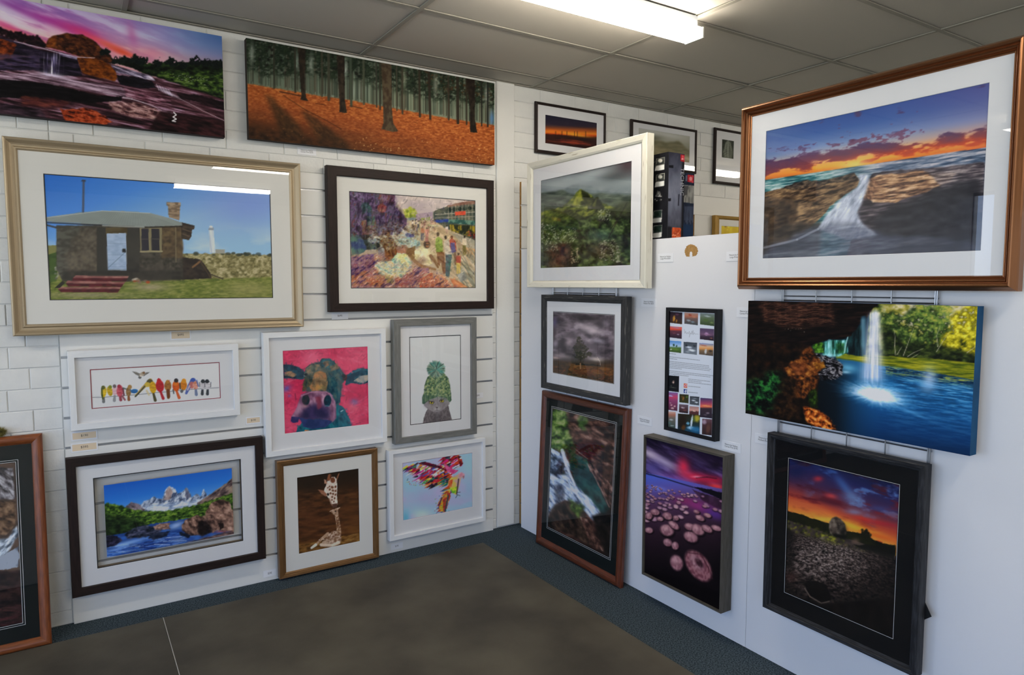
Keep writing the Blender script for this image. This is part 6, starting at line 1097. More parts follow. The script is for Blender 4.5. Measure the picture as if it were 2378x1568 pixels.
def art_mist(A):             # misty ridges
    A.grad((1000, 330), (1000, 640), [(0, 'b8b9b4'), (.25, 'a8a89c'), (.5, '8a8a78'), (.8, 'b0ac98'), (1, 'c4bea8')])
    A.poly([(850, 380), (1000, 395), (1080, 410), (1180, 400), (1240, 460), (1290, 480), (1290, 700), (850, 700)], '77745c', '848068', (10, 20), 3, rough=10, soft=3); A.poly([(850, 460), (1000, 440), (1120, 470), (1290, 520), (1290, 720), (850, 720)], '8c8468', '9c947a', (10, 14), 3, rough=14, soft=6); A.glow(1100, 360, 120, 16, 'c9cbc8', .7, 10); A.glow(1000, 380, 60, 20, '6a6a58', .7)

def art_fern(A):             # fern close-up
    A.fill('3c4438', '2c332a', (10, 10), 3); rng = random.Random(6)
    for k in range(26):
        y = 40 + k * 9; h = 56 - abs(k - 12) * 2.4; A.line([(1102, y), (1102 - h * .6, y + 12), (1102 - h, y + 28)], 5, ['b8bcb0', '8a9084', '9aa094'][k % 3], .8); A.line([(1102, y), (1102 + h * .6, y + 12), (1102 + h, y + 28)], 5, ['a8aca0', '7a8074'][k % 2], .8)
    A.line([(1100, 40), (1104, 240)], 5, 'cdd0c6', .8)

def art_yellow(A):           # yellow picture in gold frame
    A.fill('d8c83c', 'c8b030', (6, 6), 3); A.dots(40, [(980, 1060), (1500, 1060), (1500, 1500), (980, 1500)], ['a88a30', '8a5a30', 'e8dc70', 'b0702c'], (6, 16))

def art_rapids(A):           # rocks and rapids, wood frame leaning at the far left
    A.fill('4c4038', '6a5648', (10, 12), 3.5); A.tex([(-600, 280), (80, 285), (90, 480), (-600, 480)], ['2c2a2c', '5c585a', '8c888c', 'b8b6ba'], (60, 30), 40, 2.6, 8, 40, 1, 6)
    streaks(A, 60, [(-400, 300), (85, 300), (90, 460), (-400, 460)], ['c4c4ca', '5c5658', '8a8488', '3c3634'], (40, 120), (5, 12), (20, 60), .6)
    A.tex([(-600, 480), (92, 490), (98, 640), (40, 700), (-600, 720)], ['241a12', '4c3a2a', '78604a', '987e64'], (60, 30), 20, 2.4, 8, 40, 1, 6); A.tex([(-600, 800), (40, 720), (104, 640), (114, 700), (20, 860), (-600, 960)], ['4c545e', '84909c', 'bcc6d0', 'e0e6ec'], (50, 20), -40, 2.6, 12, 40, 1, 10); A.poly([(-100, 880), (60, 800), (112, 770), (116, 900), (-100, 930)], 'a0a8b4', '5c6470', (18, 20), 5, rough=10)
    A.tex([(-600, 930), (122, 920), (145, 1330), (-600, 1340)], ['0e0908', '221614', '3c2824', '54383a'], (80, 30), -6, 2.4, 8, 40, 1, 8); streaks(A, 30, [(-300, 1080), (130, 1080), (136, 1260), (-300, 1280)], ['5c2c30', '6a3a3c', '3a2224'], (60, 160), (6, 14), (-20, 10), .6)

def art_box_long(A):         # toy box, long side: dark with inset pictures
    A.fill('1a1a1e', '26262c', (6, 6), 3)
    for y0, t in ((235, 'c9c6bc'), (430, 'b8b8b0')):
        A.poly([(228, y0 + 22), (330, y0), (326, y0 + 92), (222, y0 + 112)], 'a5a59c'); A.poly([(234, y0 + 26), (324, y0 + 6), (320, y0 + 88), (228, y0 + 106)], '2c2e2c', '4c4e4c', (40, 40), 3); A.ell(275, y0 + 46, 30, 26, t, .95); A.poly([(220, y0 + 114), (326, y0 + 94), (322, y0 + 154), (210, y0 + 172)], 'd4d4d0')
    for y0 in (875, 1055):
        A.poly([(196, y0 + 12), (298, y0), (294, y0 + 90), (188, y0 + 100)], '9a9c98'); A.poly([(202, y0 + 16), (292, y0 + 6), (288, y0 + 86), (194, y0 + 96)], '22302c', '34443e', (40, 40), 3); A.poly([(186, y0 + 104), (294, y0 + 92), (290, y0 + 148), (182, y0 + 160)], 'd0d0cc')
    A.poly([(220, 720), (236, 640), (270, 650), (300, 720)], 'b8b8b4', '6a6a68', (40, 40), 4, rough=8); A.dots(14, [(210, 740), (290, 740), (290, 770), (210, 770)], ['c8c8c4', '3a3a3a'], (6, 10))
    A.poly([(130, 330), (160, 340), (160, 470), (130, 480)], '8a8884', rough=6); A.line([(170, 330), (215, 290)], 6, '8a8a88', .8)

def art_box_short(A):        # toy box, short side: silver brushed with lettering
    A.fill('5c6070', '868a9a', (6, 10), 3); A.grad((380, 200), (560, 1200), [(0, '2c2c3a'), (.2, '545868'), (.4, '9498a8'), (.6, '787c8c'), (1, '2c2c34')], .7)
    A.poly([(330, 150), (385, 160), (345, 1230), (300, 1230)], '1c1c22', a=.6, soft=4); A.poly([(545, 300), (590, 300), (560, 1220), (530, 1220)], '14141a', a=.85, soft=3); A.poly([(300, 1070), (420, 1080), (420, 1230), (300, 1230)], '1a1a20', a=.8, soft=4)
    A.poly([(525, 205), (575, 212), (572, 300), (523, 285)], 'a82430'); A.poly([(536, 218), (566, 224), (563, 276), (534, 268)], 'c8404c', 'e0b0b4', (40, 40), 4); A.poly([(385, 335), (440, 335), (438, 372), (384, 365)], '22222c'); A.poly([(375, 735), (410, 735), (408, 770), (373, 770)], '22222c'); A.line([(505, 690), (498, 820)], 12, '22222c', .9)
    A.poly([(425, 1085), (520, 1092), (528, 1110), (522, 1225), (420, 1225)], 'b0502c', 'c8683c', (30, 30)); A.dots(24, [(430, 1120), (515, 1120), (515, 1200), (430, 1200)], ['d8a890', '8a3a20'], (4, 8), 1.5)

def art_box_blue(A):         # second toy box: dark blue
    A.fill('232a3c', '2f384c', (6, 8), 3); A.poly([(600, 440), (690, 455), (690, 560), (600, 540)], '2a3450'); A.poly([(612, 450), (684, 462), (682, 552), (610, 536)], 'b02c34', 'c8545c', (30, 30), 3); A.ell(648, 500, 20, 30, 'e0b8b8', .7); A.line([(598, 465), (596, 525)], 12, 'a8acb8', .7)
    A.poly([(575, 575), (690, 585), (686, 800), (560, 785)], '7a7a78', '9a9a96', (12, 12), 3, rough=4); A.poly([(575, 585), (620, 590), (610, 700), (565, 700)], '5a5a5c', rough=10)
    for i in range(8): A.line([(582 + i * 13, 835), (578 + i * 13, 1000 + (i % 3) * 25)], 5, '9aa0b0', .6)
    A.poly([(540, 1040), (700, 1060), (700, 1200), (530, 1200)], '1c3a5c', a=.7, soft=6)
# ------------------------------------------------------------------ picture builder
from mathutils import Matrix, Vector
M_MATW = mat('white_mount_board', 'e9eaec', 0.75, spec=0.15, bump=0.05, nscale=200)
M_MATC = mat('ivory_mount_board', 'e9e8e2', 0.75, spec=0.15, bump=0.05, nscale=200)
M_MATK = mat('black_mount_board', '0b0c0e', 0.8, spec=0.15)
M_MATG = mat('dark_green_mount_board', '101615', 0.8, spec=0.15)
M_BACK = mat('backing_board', '8a7a64', 0.8)
M_LBLK = mat('liner_black', '17181c', 0.6)
M_LRED = mat('liner_red', '94182c', 0.6)
M_LPNK = mat('liner_pink', 'd0708a', 0.6)
M_LWHT = mat('liner_white', 'dcdcda', 0.5)
M_GLASS = glass_mat('picture_glass', 1.52)
M_PRINT = print_mat('printed_paper', 0.6, 0.1)
M_CANVAS = print_mat('printed_canvas', 0.65, 0.12)
def wood(name, c, c2, rough=.45, metal=0.0, spec=.5, lo=.35, hi=.65, nscale=14, bump=.15):
    """grain along x for the rails, along z for the stiles"""
    return (mat(name + '_rail', c, rough, metal, spec, c2, nscale, (1, 9, 9), 7, bump, lo=lo, hi=hi), mat(name + '_stile', c, rough, metal, spec, c2, nscale, (9, 9, 1), 7, bump, lo=lo, hi=hi))
F_CHAMP = (mat('champagne_leaf', 'b5a488', .5, .55, spec=.3),) * 2
F_ESPR = wood('espresso_wood', '2a1e1a', '201613', .55, spec=.25)
F_WHITE = wood('white_lacquer', 'eceeef', 'e8eaeb', .3, bump=0.0)
F_GREY = wood('grey_washed_wood', '7c7d7a', '6c6d69', .5)
F_BRONZ = wood('bronze_wood', '84603a', '755430', .38, .35)
F_COPPER = (mat('copper_leaf', '8f6242', .33, .85, spec=.4),) * 2
F_DISTW = wood('distressed_white', 'e2dfd0', 'a89f88', .55, lo=.62, hi=.72, nscale=9)
F_DISTG = wood('distressed_grey', '333435', '726f69', .65, spec=.3, lo=.58, hi=.75, nscale=11)
F_OAKB = wood('black_oak', '1d1e21', '35363a', .6, spec=.3, lo=.45, hi=.65, nscale=16, bump=.5)
F_JARR = wood('jarrah_wood', '6a3219', '4c2412', .4)
F_PINE = wood('stained_pine', '8a4a22', '6d3818', .38)
F_TAUPE = wood('taupe_wood', '57524a', '484339', .6, spec=.3)
F_BLACK = wood('black_lacquer', '101216', '0d0e12', .45, spec=.3)
F_GOLD = wood('gold_wood', 'b08a3e', '9a7630', .4, .3)

PROF = {
    'flat': [(0, 0), (0, .9), (.06, 1), (.94, 1), (1, .92), (1, .4)],
    'box': [(0, 0), (0, 1), (.3, 1), (1, 1), (1, .3)],
    'scoop': [(0, 0), (0, .86), (.05, .97), (.12, 1), (.2, .96), (.3, .84), (.42, .72), (.54, .66), (.64, .65), (.7, .72), (.76, .78), (.83, .78), (.9, .7), (.96, .62), (1, .6), (1, .35)],
    'ridge': [(0, 0), (0, .5), (.05, .62), (.12, .72), (.2, .86), (.27, .96), (.35, 1), (.43, .96), (.47, .84), (.52, .74), (.58, .76), (.64, .82), (.7, .78), (.74, .64), (.8, .56), (.86, .6), (.92, .62), (.97, .56), (1, .5), (1, .3)],
    'slope': [(0, 0), (0, .92), (.06, 1), (.6, .9), (.8, .78), (.84, .66), (.92, .64), (1, .56), (1, .3)],
    'step': [(0, 0), (0, .95), (.08, 1), (.5, .96), (.6, .86), (.7, .86), (.76, .74), (.9, .7), (1, .62), (1, .3)],
    'round': [(0, 0), (0, .55), (.06, .74), (.16, .9), (.3, .98), (.45, 1), (.6, .96), (.75, .86), (.88, .7), (1, .5), (1, .3)],
}
def frame_part(o, i, back, front, prof, fm, root):
    """mitred moulding between outer rect o and inner rect i (x0 x1 z0 z1)"""
    V = []; F = []; mi = []
    pr = PROF[prof]
    for t, d in pr:
        y = -(back + (front - back) * d)
        x0, x1, z0, z1 = [a + (b - a) * t for a, b in zip(o, i)]
        V += [(x0, y, z0), (x1, y, z0), (x1, y, z1), (x0, y, z1)]
    n = len(pr)
    for k in range(n - 1):
        for c in range(4):
            a, b = 4 * k + c, 4 * k + (c + 1) % 4
            F.append((a, b, b + 4, a + 4)); mi.append(c % 2)
    for c in range(4):
        a, b = 4 * (n - 1) + c, 4 * (n - 1) + (c + 1) % 4
        F.append((a, b, (c + 1) % 4, c)); mi.append(c % 2)
    return mesh_obj('frame', V, F, None, root, mats=list(fm), fm=mi)

def place(plane, c, z0, wall, rz_extra=0, lean=0, out=0.0):
    if plane == 'L':
        loc, rot = (c, -wall - out, z0), (lean, 0, 0)
    else:
        loc, rot = (XP - wall - out, -c, z0), (lean, 0, -math.pi / 2)
    return loc, rot

ART_N = [0]
def paint(fn, zoom, root, loc, rot, x0, x1, z0, z1, y, m, gain, sat=1.0, cell=1.75, name='print', con=1.22, det=0):
    Mx = Matrix.Translation(loc) @ Matrix.Rotation(rot[2], 4, 'Z') @ Matrix.Rotation(rot[0], 4, 'X')
    W = [Mx @ Vector(p) for p in ((x0, y, z1), (x1, y, z1), (x1, y, z0), (x0, y, z0))]
    q = [project(p) for p in W]
    pxw = max(math.hypot(q[1][0] - q[0][0], q[1][1] - q[0][1]), math.hypot(q[2][0] - q[3][0], q[2][1] - q[3][1]))
    pxh = max(math.hypot(q[3][0] - q[0][0], q[3][1] - q[0][1]), math.hypot(q[2][0] - q[1][0], q[2][1] - q[1][1]))
    ART_N[0] += 1
    A = Art(zoom, W, int(pxw / cell), (pxh / pxw), ART_N[0])
    fn(A)
    if det: A.detail(det, A.w / 4)
    return A.mesh(name, x0, x1, z0, z1, y, m, root, gain, sat, con)

def picture(label, plane, outer, op, prn, art, zoom, fm, prof, depth=.055, wall=.0205, gap=.006, mount=None, liner=None, lw=.0055, glass=True,
            recess=.016, gain=1.4, sat=1.0, lean=0.0, out=0.0, flt=None, lines=None, name='framed_picture', cell=1.75, cat='picture', con=1.22, det=0):
    c = (outer[0] + outer[1]) / 2; zb = outer[2]
    loc, rot = place(plane, c, zb, wall, 0, lean, out)
    root = empty(name, loc, rot)
    R = lambda q: (q[0] - c, q[1] - c, q[2] - zb, q[3] - zb)
    o, i, p = R(outer), R(op), R(prn)
    front = gap + depth
    frame_part(o, i, gap, front, prof, fm, root)
    e = .004
    ie = (i[0] - e, i[1] + e, i[2] - e, i[3] + e)
    ym = -(front - recess)
    mnt = root
    if mount is not None:
        mnt = MB().ring(ie, p, ym).ring(p, (p[0] + .0015, p[1] - .0015, p[2] + .0015, p[3] - .0015), ym, ym + .0015).build('mount', mount, root)
    b = p
    if liner is not None:
        b = (p[0] + lw, p[1] - lw, p[2] + lw, p[3] - lw)
        MB().ring(p, b, ym + .0016).build('mount_liner', liner, mnt)
    for off, wd, lm in (lines or []):
        q = (p[0] - off, p[1] + off, p[2] - off, p[3] + off)
        MB().ring(q, (q[0] + wd, q[1] - wd, q[2] + wd, q[3] - wd), ym - .0006).build('mount_line', lm, mnt)
    if flt is not None:
        f = R(flt)
        paint(art, zoom, root, loc, rot, *f, ym + .004, M_PRINT, gain, sat, cell, con=con, det=det)
        MB().box(f[0] + .01, f[1] - .01, ym + .0045, -gap, f[2] + .01, f[3] - .01).build('print_mounting', M_BACK, root)
        MB().quad(b[0], b[1], ym + .006, b[2], b[3]).build('rear_glass', M_GLASS, root)
        MB().ring((i[0] - .01, i[1] + .01, i[2] - .01, i[3] + .01), b, -gap - .004).build('backing', M_BACK, root)
    else:
        paint(art, zoom, root, loc, rot, b[0] - .001, b[1] + .001, b[2] - .001, b[3] + .001, ym + .003, M_PRINT, gain, sat, cell, con=con, det=det)
        MB().box(i[0] - .008, i[1] + .008, -gap - .008, -gap, i[2] - .008, i[3] + .008).build('backing', M_BACK, root)
    if glass:
        MB().quad(ie[0], ie[1], ym - .004, ie[2], ie[3]).build('glass', M_GLASS, root)
    return tag(root, label, cat)

def canvas(label, plane, rect, art, zoom, depth=.045, wall=.0, gap=.012, edge='1c1a1e', gain=1.4, sat=1.0, edge2=None):
    c = (rect[0] + rect[1]) / 2; zb = rect[2]
    loc, rot = place(plane, c, zb, wall)
    root = empty('canvas_print', loc, rot)
    x0, x1, h = rect[0] - c, rect[1] - c, rect[3] - zb
    y = -(gap + depth)
    paint(art, zoom, root, loc, rot, x0, x1, 0, h, y, M_CANVAS, gain, sat, name='printed_face')
    em = mat('canvas_edge_' + edge, edge, .7, spec=.2, c2=edge2, nscale=9)
    MB().add([(x0, y, 0), (x1, y, 0), (x1, y, h), (x0, y, h), (x0, -gap, 0), (x1, -gap, 0), (x1, -gap, h), (x0, -gap, h)],
             [(0, 4, 5, 1), (1, 5, 6, 2), (2, 6, 7, 3), (3, 7, 4, 0)]).build('wrapped_edge', em, root)
    bar = MB(); q = .03
    bar.box(x0 + .003, x1 - .003, -gap - .018, -gap, .003, q).box(x0 + .003, x1 - .003, -gap - .018, -gap, h - q, h - .003).box(x0 + .003, x0 + q, -gap - .018, -gap, q, h - q).box(x1 - q, x1 - .003, -gap - .018, -gap, q, h - q)
    bar.build('stretcher', M_BACK, root)
    return tag(root, label, 'canvas print')

# ---- brick wall and slat panel
canvas('long unframed canvas of pink dusk sky over rock cascades, top left', 'L', (-0.86, 0.735, 2.485, 3.007), art_cascade, 'Z1', wall=.008, edge='241a20', gain=1.5)
canvas('long unframed canvas of pine trunks over orange forest floor', 'L', (0.857, 2.41, 2.495, 3.022), art_forest, 'Z2', wall=.008, edge='2a211c', gain=1.25)
picture('champagne framed photo of stone cottage with tin roof and lighthouse', 'L', (-.226, 1.126, 1.4655, 2.384), (-.167, 1.062, 1.5225, 2.325), (-.077, .964, 1.63, 2.23), art_house, 'Z3', F_CHAMP, 'scoop', .055, mount=M_MATC, liner=M_LBLK, recess=.02)
picture('espresso framed painting of a crowded market street', 'L', (1.279, 2.403, 1.545, 2.392), (1.337, 2.351, 1.595, 2.336), (1.414, 2.27, 1.6815, 2.256), art_street, 'Z4', F_ESPR, 'flat', .045, mount=M_MATC, liner=M_LBLK, con=1.35)
picture('white framed row of colourful birds on a wire', 'L', (-.017, .769, .991, 1.385), (.012, .7385, 1.025, 1.349), (.0725, .6745, 1.089, 1.289), art_birds, 'Z5', F_WHITE, 'flat', .045, mount=M_MATW, liner=M_LRED, lw=.005, cell=1.3, con=1.0, det=0)
picture('white framed painting of a teal cow on pink', 'L', (.899, 1.626, .733, 1.439), (.932, 1.593, .766, 1.4065), (1.008, 1.514, .854, 1.3325), art_cow, 'Z6', F_WHITE, 'flat', .045, mount=M_MATW, cell=1.5)
picture('grey wood framed cat wearing a green bobble hat', 'L', (1.6755, 2.2665, .7075, 1.489), (1.7235, 2.2235, .747, 1.447), (1.7865, 2.1555, .8155, 1.378), art_cat, 'Z6', F_GREY, 'flat', .045, mount=M_MATW, liner=M_LBLK, cell=1.4, con=1.0, det=0)
picture('espresso framed mountain stream photo floating in clear glass', 'L', (-.047, .8835, .153, .8555), (-.005, .841, .196, .8115), (.064, .7675, .274, .7425), art_mountain, 'Z7', F_ESPR, 'flat', .045, mount=M_MATW, liner=M_LBLK, flt=(.1095, .718, .323, .6965), cell=1.5, con=1.08)
picture('bronze framed photo of a giraffe kissing its calf', 'L', (.9555, 1.5605, .012, .702), (.9975, 1.525, .042, .6655), (1.071, 1.4435, .133, .5895), art_giraffe, 'Z8', F_BRONZ, 'step', .045, mount=M_MATC, liner=M_LBLK, lw=.0025, cell=1.4, con=1.02, gain=1.5)
picture('white framed rainbow paint splash parrot in flight', 'L', (1.633, 2.3305, .0965, .6735), (1.6645, 2.309, .1265, .6475), (1.73, 2.238, .207, .581), art_parrot, 'Z8', F_WHITE, 'flat', .045, mount=M_MATW, liner=M_LPNK, lw=.0025, cell=1.4, con=1.05, det=0)
# ---- beyond the duct, above the partition
picture('small dark framed orange dusk panorama high on the brick wall', 'L', (2.763, 3.394, 2.618, 2.966), (2.785, 3.374, 2.642, 2.946), (2.848, 3.313, 2.69, 2.887), art_dusk, 'R1', F_ESPR, 'round', .022, wall=.008, mount=M_MATW, recess=.01)
picture('dark framed misty ridge photo behind the dark toy boxes', 'L', (3.643, 4.36, 2.605, 2.957), (3.668, 4.338, 2.629, 2.937), (3.724, 4.283, 2.69, 2.9), art_mist, 'R1', F_ESPR, 'round', .022, wall=.008, mount=M_MATW, recess=.01)
picture('dark framed fern photo half hidden by the copper frame', 'L', (4.572, 4.945, 2.548, 3.006), (4.597, 4.92, 2.571, 2.984), (4.666, 4.815, 2.77, 2.921), art_fern, 'Q2', F_ESPR, 'round', .022, wall=.008, mount=M_MATW, recess=.01)
picture('gold framed yellow picture peeping over the partition', 'L', (4.548, 5.1, 1.75, 2.28), (4.616, 5.032, 1.82, 2.249), (4.643, 5.005, 1.85, 2.198), art_yellow, 'Q2', F_GOLD, 'slope', .035, wall=.034, mount=M_MATC, recess=.015)
# ---- partition
picture('distressed white framed photo of a misty green valley', 'P', (.2685, 1.3705, 1.687, 2.4855), (.324, 1.3105, 1.735, 2.436), (.4, 1.2405, 1.809, 2.3625), art_valley, 'R1', F_DISTW, 'slope', .05, wall=.03, gap=.004, mount=M_MATW, liner=M_LBLK, lw=.003)
picture('large copper framed sunset over a rocky sea channel', 'P', (1.959, 3.0475, 1.686, 2.4865), (2.01, 3.0025, 1.7385, 2.436), (2.081, 2.9365, 1.8185, 2.3635), art_seascape, 'R2', F_COPPER, 'ridge', .065, wall=.03, gap=.004, mount=M_MATW, recess=.03, gain=1.5)
picture('distressed grey framed photo of lone tree under storm cloud', 'P', (.417, 1.219, 1.0425, 1.6415), (.462, 1.16, 1.0815, 1.6005), (.5235, 1.1095, 1.1465, 1.54), art_storm, 'R3', F_DISTG, 'step', .04, wall=.03, gap=.004, mount=M_MATW, liner=M_LBLK, lw=.003, lines=[(-.004, .0012, M_LWHT)], cell=1.5, gain=1.75, con=1.12)
picture('narrow black framed board of small photos and text', 'P', (1.4795, 1.8155, .9545, 1.5895), (1.5015, 1.797, .9725, 1.5705), (1.5015, 1.797, .9725, 1.5705), art_info, 'R8', F_BLACK, 'box', .035, wall=.0, gap=.003, recess=.006, name='photo_board', cell=.8, glass=False, gain=1.35, cat='photo board', con=1.0, det=0)
canvas('unframed canvas of waterfall plunging into turquoise pool', 'P', (2.0215, 2.9395, 1.1305, 1.6355), art_waterfall, 'R4', depth=.045, wall=.028, gap=.006, edge='12507c', edge2='0c3c60', gain=1.55)
rk = picture('black oak framed photo of boulder on cracked earth at fiery sunset', 'P', (2.14, 2.7995, .2795, 1.065), (2.173, 2.7665, .3075, 1.0365), (2.2395, 2.704, .3825, .9695), art_rock, 'R6', F_OAKB, 'step', .046, wall=.03, gap=.004, mount=M_MATK, lines=[(.0025, .0014, M_LWHT)], gain=1.5)
picture('jarrah framed photo of white water gorge leaning on the partition', 'P', (.372, 1.2, .0, 1.0165), (.422, 1.152, .055, .971), (.487, 1.094, .14, .9155), art_gorge, 'R5', F_JARR, 'round', .035, wall=.0, gap=.0, mount=M_MATG, lines=[(.002, .0018, M_LWHT), (.011, .0018, M_LWHT)], lean=math.radians(-2.6), out=.052, gain=1.5)
picture('taupe box framed photo of round stones under pink dusk', 'P', (1.3715, 1.9085, .1495, .911), (1.3815, 1.8985, .1595, .901), (1.3815, 1.8985, .1595, .901), art_pebbles, 'R5', F_TAUPE, 'box', .07, wall=.0, gap=.006, recess=.008, glass=False, gain=1.5)
# ---- leaning on the brick wall at far left
picture('stained pine frame leaning on the brick wall at left edge', 'L', (-.96, -.135, .0, 1.0), (-.915, -.18, .045, .955), (-.85, -.245, .125, .875), art_rapids, 'R7', F_PINE, 'round', .03, wall=.0, gap=.0, mount=M_MATG, lines=[(.002, .0018, M_LWHT), (.011, .0018, M_LWHT)], lean=math.radians(-9), out=.172, gain=1.4)
br = MB()
pts = [(2.755, .55), (2.776, .562), (2.795, .559), (2.823, .508), (2.782, .472), (2.755, .48)]
c_, z_ = (2.14 + 2.7995) / 2, .2795
br.add([(s - c_, -.006, z - z_) for s, z in pts] + [(s - c_, -.003, z - z_) for s, z in pts], [tuple(range(6)), tuple(range(11, 5, -1))] + [(k, k + 6, (k + 1) % 6 + 6, (k + 1) % 6) for k in range(6)])
tag(br.build('hanging_bracket', M_DARK, rk), 'dark metal hanging bracket')

# ------------------------------------------------------------------ partition: shelving unit with a painted board front
pt = empty('display_partition', (XP, -1.99, 0))
def pbox(name, x0, x1, y0, y1, z0, z1, m=M_PART):
    o = MB().box(x0 - XP, x1 - XP, y0 + 1.99, y1 + 1.99, z0, z1).build(name, m, pt); return o
pbox('front_board', XP, XP + .012, -1.9925, -.078, .002, 1.945)
pbox('front_board', XP, XP + .012, -3.95, -1.9945, .002, 1.945)
pbox('top_board', XP + .0125, 2.975, -3.95, -.078, 1.927, 1.945)
for a in (-3.95, -2.0, -.096): pbox('upright', XP + .0125, 2.975, a, a + .018, .002, 1.9265)
for z in (.08, .7, 1.3):
    pbox('shelf', XP + .0125, 2.975, -3.931, -2.0005, z, z + .018); pbox('shelf', XP + .0125, 2.975, -1.9815, -.0965, z, z + .018)
rng = random.Random(1)
P = []
for k in range(40):                                         # torn paint showing fibreboard
    t = math.radians(-40 + k * 262 / 39); P.append((math.cos(t) * (.043 + rng.uniform(-.004, .004)), math.sin(t) * (.034 + rng.uniform(-.004, .004))))
for k in range(40):
    t = math.radians(222 - k * 262 / 39); q = .024 + rng.uniform(-.004, .004) + (.008 if 100 < math.degrees(t) < 200 else 0) * -.3; P.append((math.cos(t) * q * .4 - .001, math.sin(t) * q * .62 - .016))
V = [(-.0006, -(1.608 + x) + 1.99, 1.872 + z) for x, z in P]; F = [(k, k + 1, 78 - k, 79 - k) for k in range(39)]
tag(mesh_obj('torn_patch', V, F, M_MDF, pt), 'torn brown patch in white paint')
tag(pt, 'freestanding white painted display partition hung with nature photographs', 'partition')

# ------------------------------------------------------------------ wire grids behind the partition pictures
def wire_grid(s0, ds, z0, z1, rows, label):
    root = empty('wire_grid', (XP, -(s0 + 2 * ds), z0))
    sh = None
    for k in range(5):
        for e in ((0,) if 0 < k < 4 else (0, .007 if k == 4 else -.007)):
            if sh is None: o = MB().rod((-.018, 0, 0), (-.018, 0, z1 - z0), .0028).build('upright_wire', M_WIRE, root); sh = o.data
            else: o = link('upright_wire', sh, root)
            o.location.y = -(k - 2) * ds - e
    hh = None
    for z in rows:
        if hh is None: o = MB().rod((-.0125, -2 * ds - .01, 0), (-.0125, 2 * ds + .01, 0), .0025).build('cross_wire', M_WIRE, root); hh = o.data
        else: o = link('cross_wire', hh, root)
        o.location.z = z - z0
    for y in (-2 * ds, 2 * ds):
        for z in (.1, z1 - z0 - .1): MB().rod((-.018, y, z), (-.0003, y, z), .004).build('stand_off', M_WIRE, root)
    return tag(root, label, 'wire grid', 'wire hanging grids on the partition')
wire_grid(2.154, .1555, .5, 2.32, (.56, .578, 1.105, 1.122, 1.64, 1.658, 2.2, 2.218), 'chrome wire grid behind the copper frame and waterfall canvas')
wire_grid(.472, .1495, 1.022, 2.3, (1.034, 1.644, 1.654, 2.2, 2.218), 'chrome wire grid behind the distressed white and grey frames')

# ------------------------------------------------------------------ price tags
def price_tag(plane, c, z, w_, h_, body, label, wall, cream=False, size=.016, tw=None):
    loc, rot = place(plane, c, z - h_ / 2, wall)
    root = empty('price_tag', loc, rot)
    card = MB().bbox(-w_ / 2, w_ / 2, -.0016, -.0003, 0, h_, .0003).build('card', M_PAPER, root)
    if cream: MB().quad(-w_ / 2 + .006, w_ / 2 - .006, -.0018, .007, h_ - .006).build('cream_panel', M_CREAM, root)
    text_part('lettering', body, size, M_INK, root, (0, -.002, h_ * .52), width=tw)
    return tag(root, label, 'price tag', 'price tags beside the pictures')
SL = .0207
price_tag('L', .491, 1.44, .1, .05, '$495', 'cream price tag under the champagne framed cottage', SL, True, tw=.03)
price_tag('L', 1.185, 2.467, .108, .04, 'Nature by Nathan\nCanvas Print $270', 'two-line white tag under the pine forest canvas', .0078, size=.0105, tw=.07)
price_tag('L', 1.356, 1.52, .1, .042, '$690', 'white price tag under the market street painting', SL, tw=.028)
price_tag('L', .846, .945, .082, .042, '$190', 'cream price tag left of the pink cow painting', SL, True, tw=.026)
price_tag('L', .038, .955, .112, .045, '$190', 'cream tag right under the birds picture, upper of two', SL, True, tw=.03)
price_tag('L', .036, .897, .115, .046, '$395', 'cream tag above the mountain stream frame, lower of two', SL, True, tw=.032)
price_tag('L', 2.302, .957, .078, .036, '$345', 'white price tag at the right edge of the cat picture', SL, tw=.022)
price_tag('L', .912, .043, .072, .04, '$245', 'white price tag left of the giraffe frame near floor', SL, tw=.022)
price_tag('L', 1.7, .038, .082, .038, '$195', 'white price tag below the parrot picture near floor', SL, tw=.022)
NB = 'Nature by Nathan\n'
for c, z, body, lab in [(1.316, 1.609, 'Medium Print $225', 'white two-line tag right of the storm tree picture'), (1.299, .966, 'Large Print $320', 'white two-line tag right of the jarrah frame top corner'), (1.434, 1.845, 'Large Print $320', 'white two-line tag left of the torn brown patch'),
                        (1.884, .941, 'Canvas Print $195', 'white two-line tag just above the box framed stones'), (1.884, 1.838, 'Large Print $450', 'white tag half hidden by the copper frame'), (1.952, 1.578, 'Canvas Print $250', 'white tag half hidden by the waterfall canvas'), (2.073, 1.009, 'Medium Print $225', 'white tag half hidden by the black oak frame')]:
    price_tag('P', c, z, .112, .044, NB + body, lab, .0003, size=.011, tw=.076)

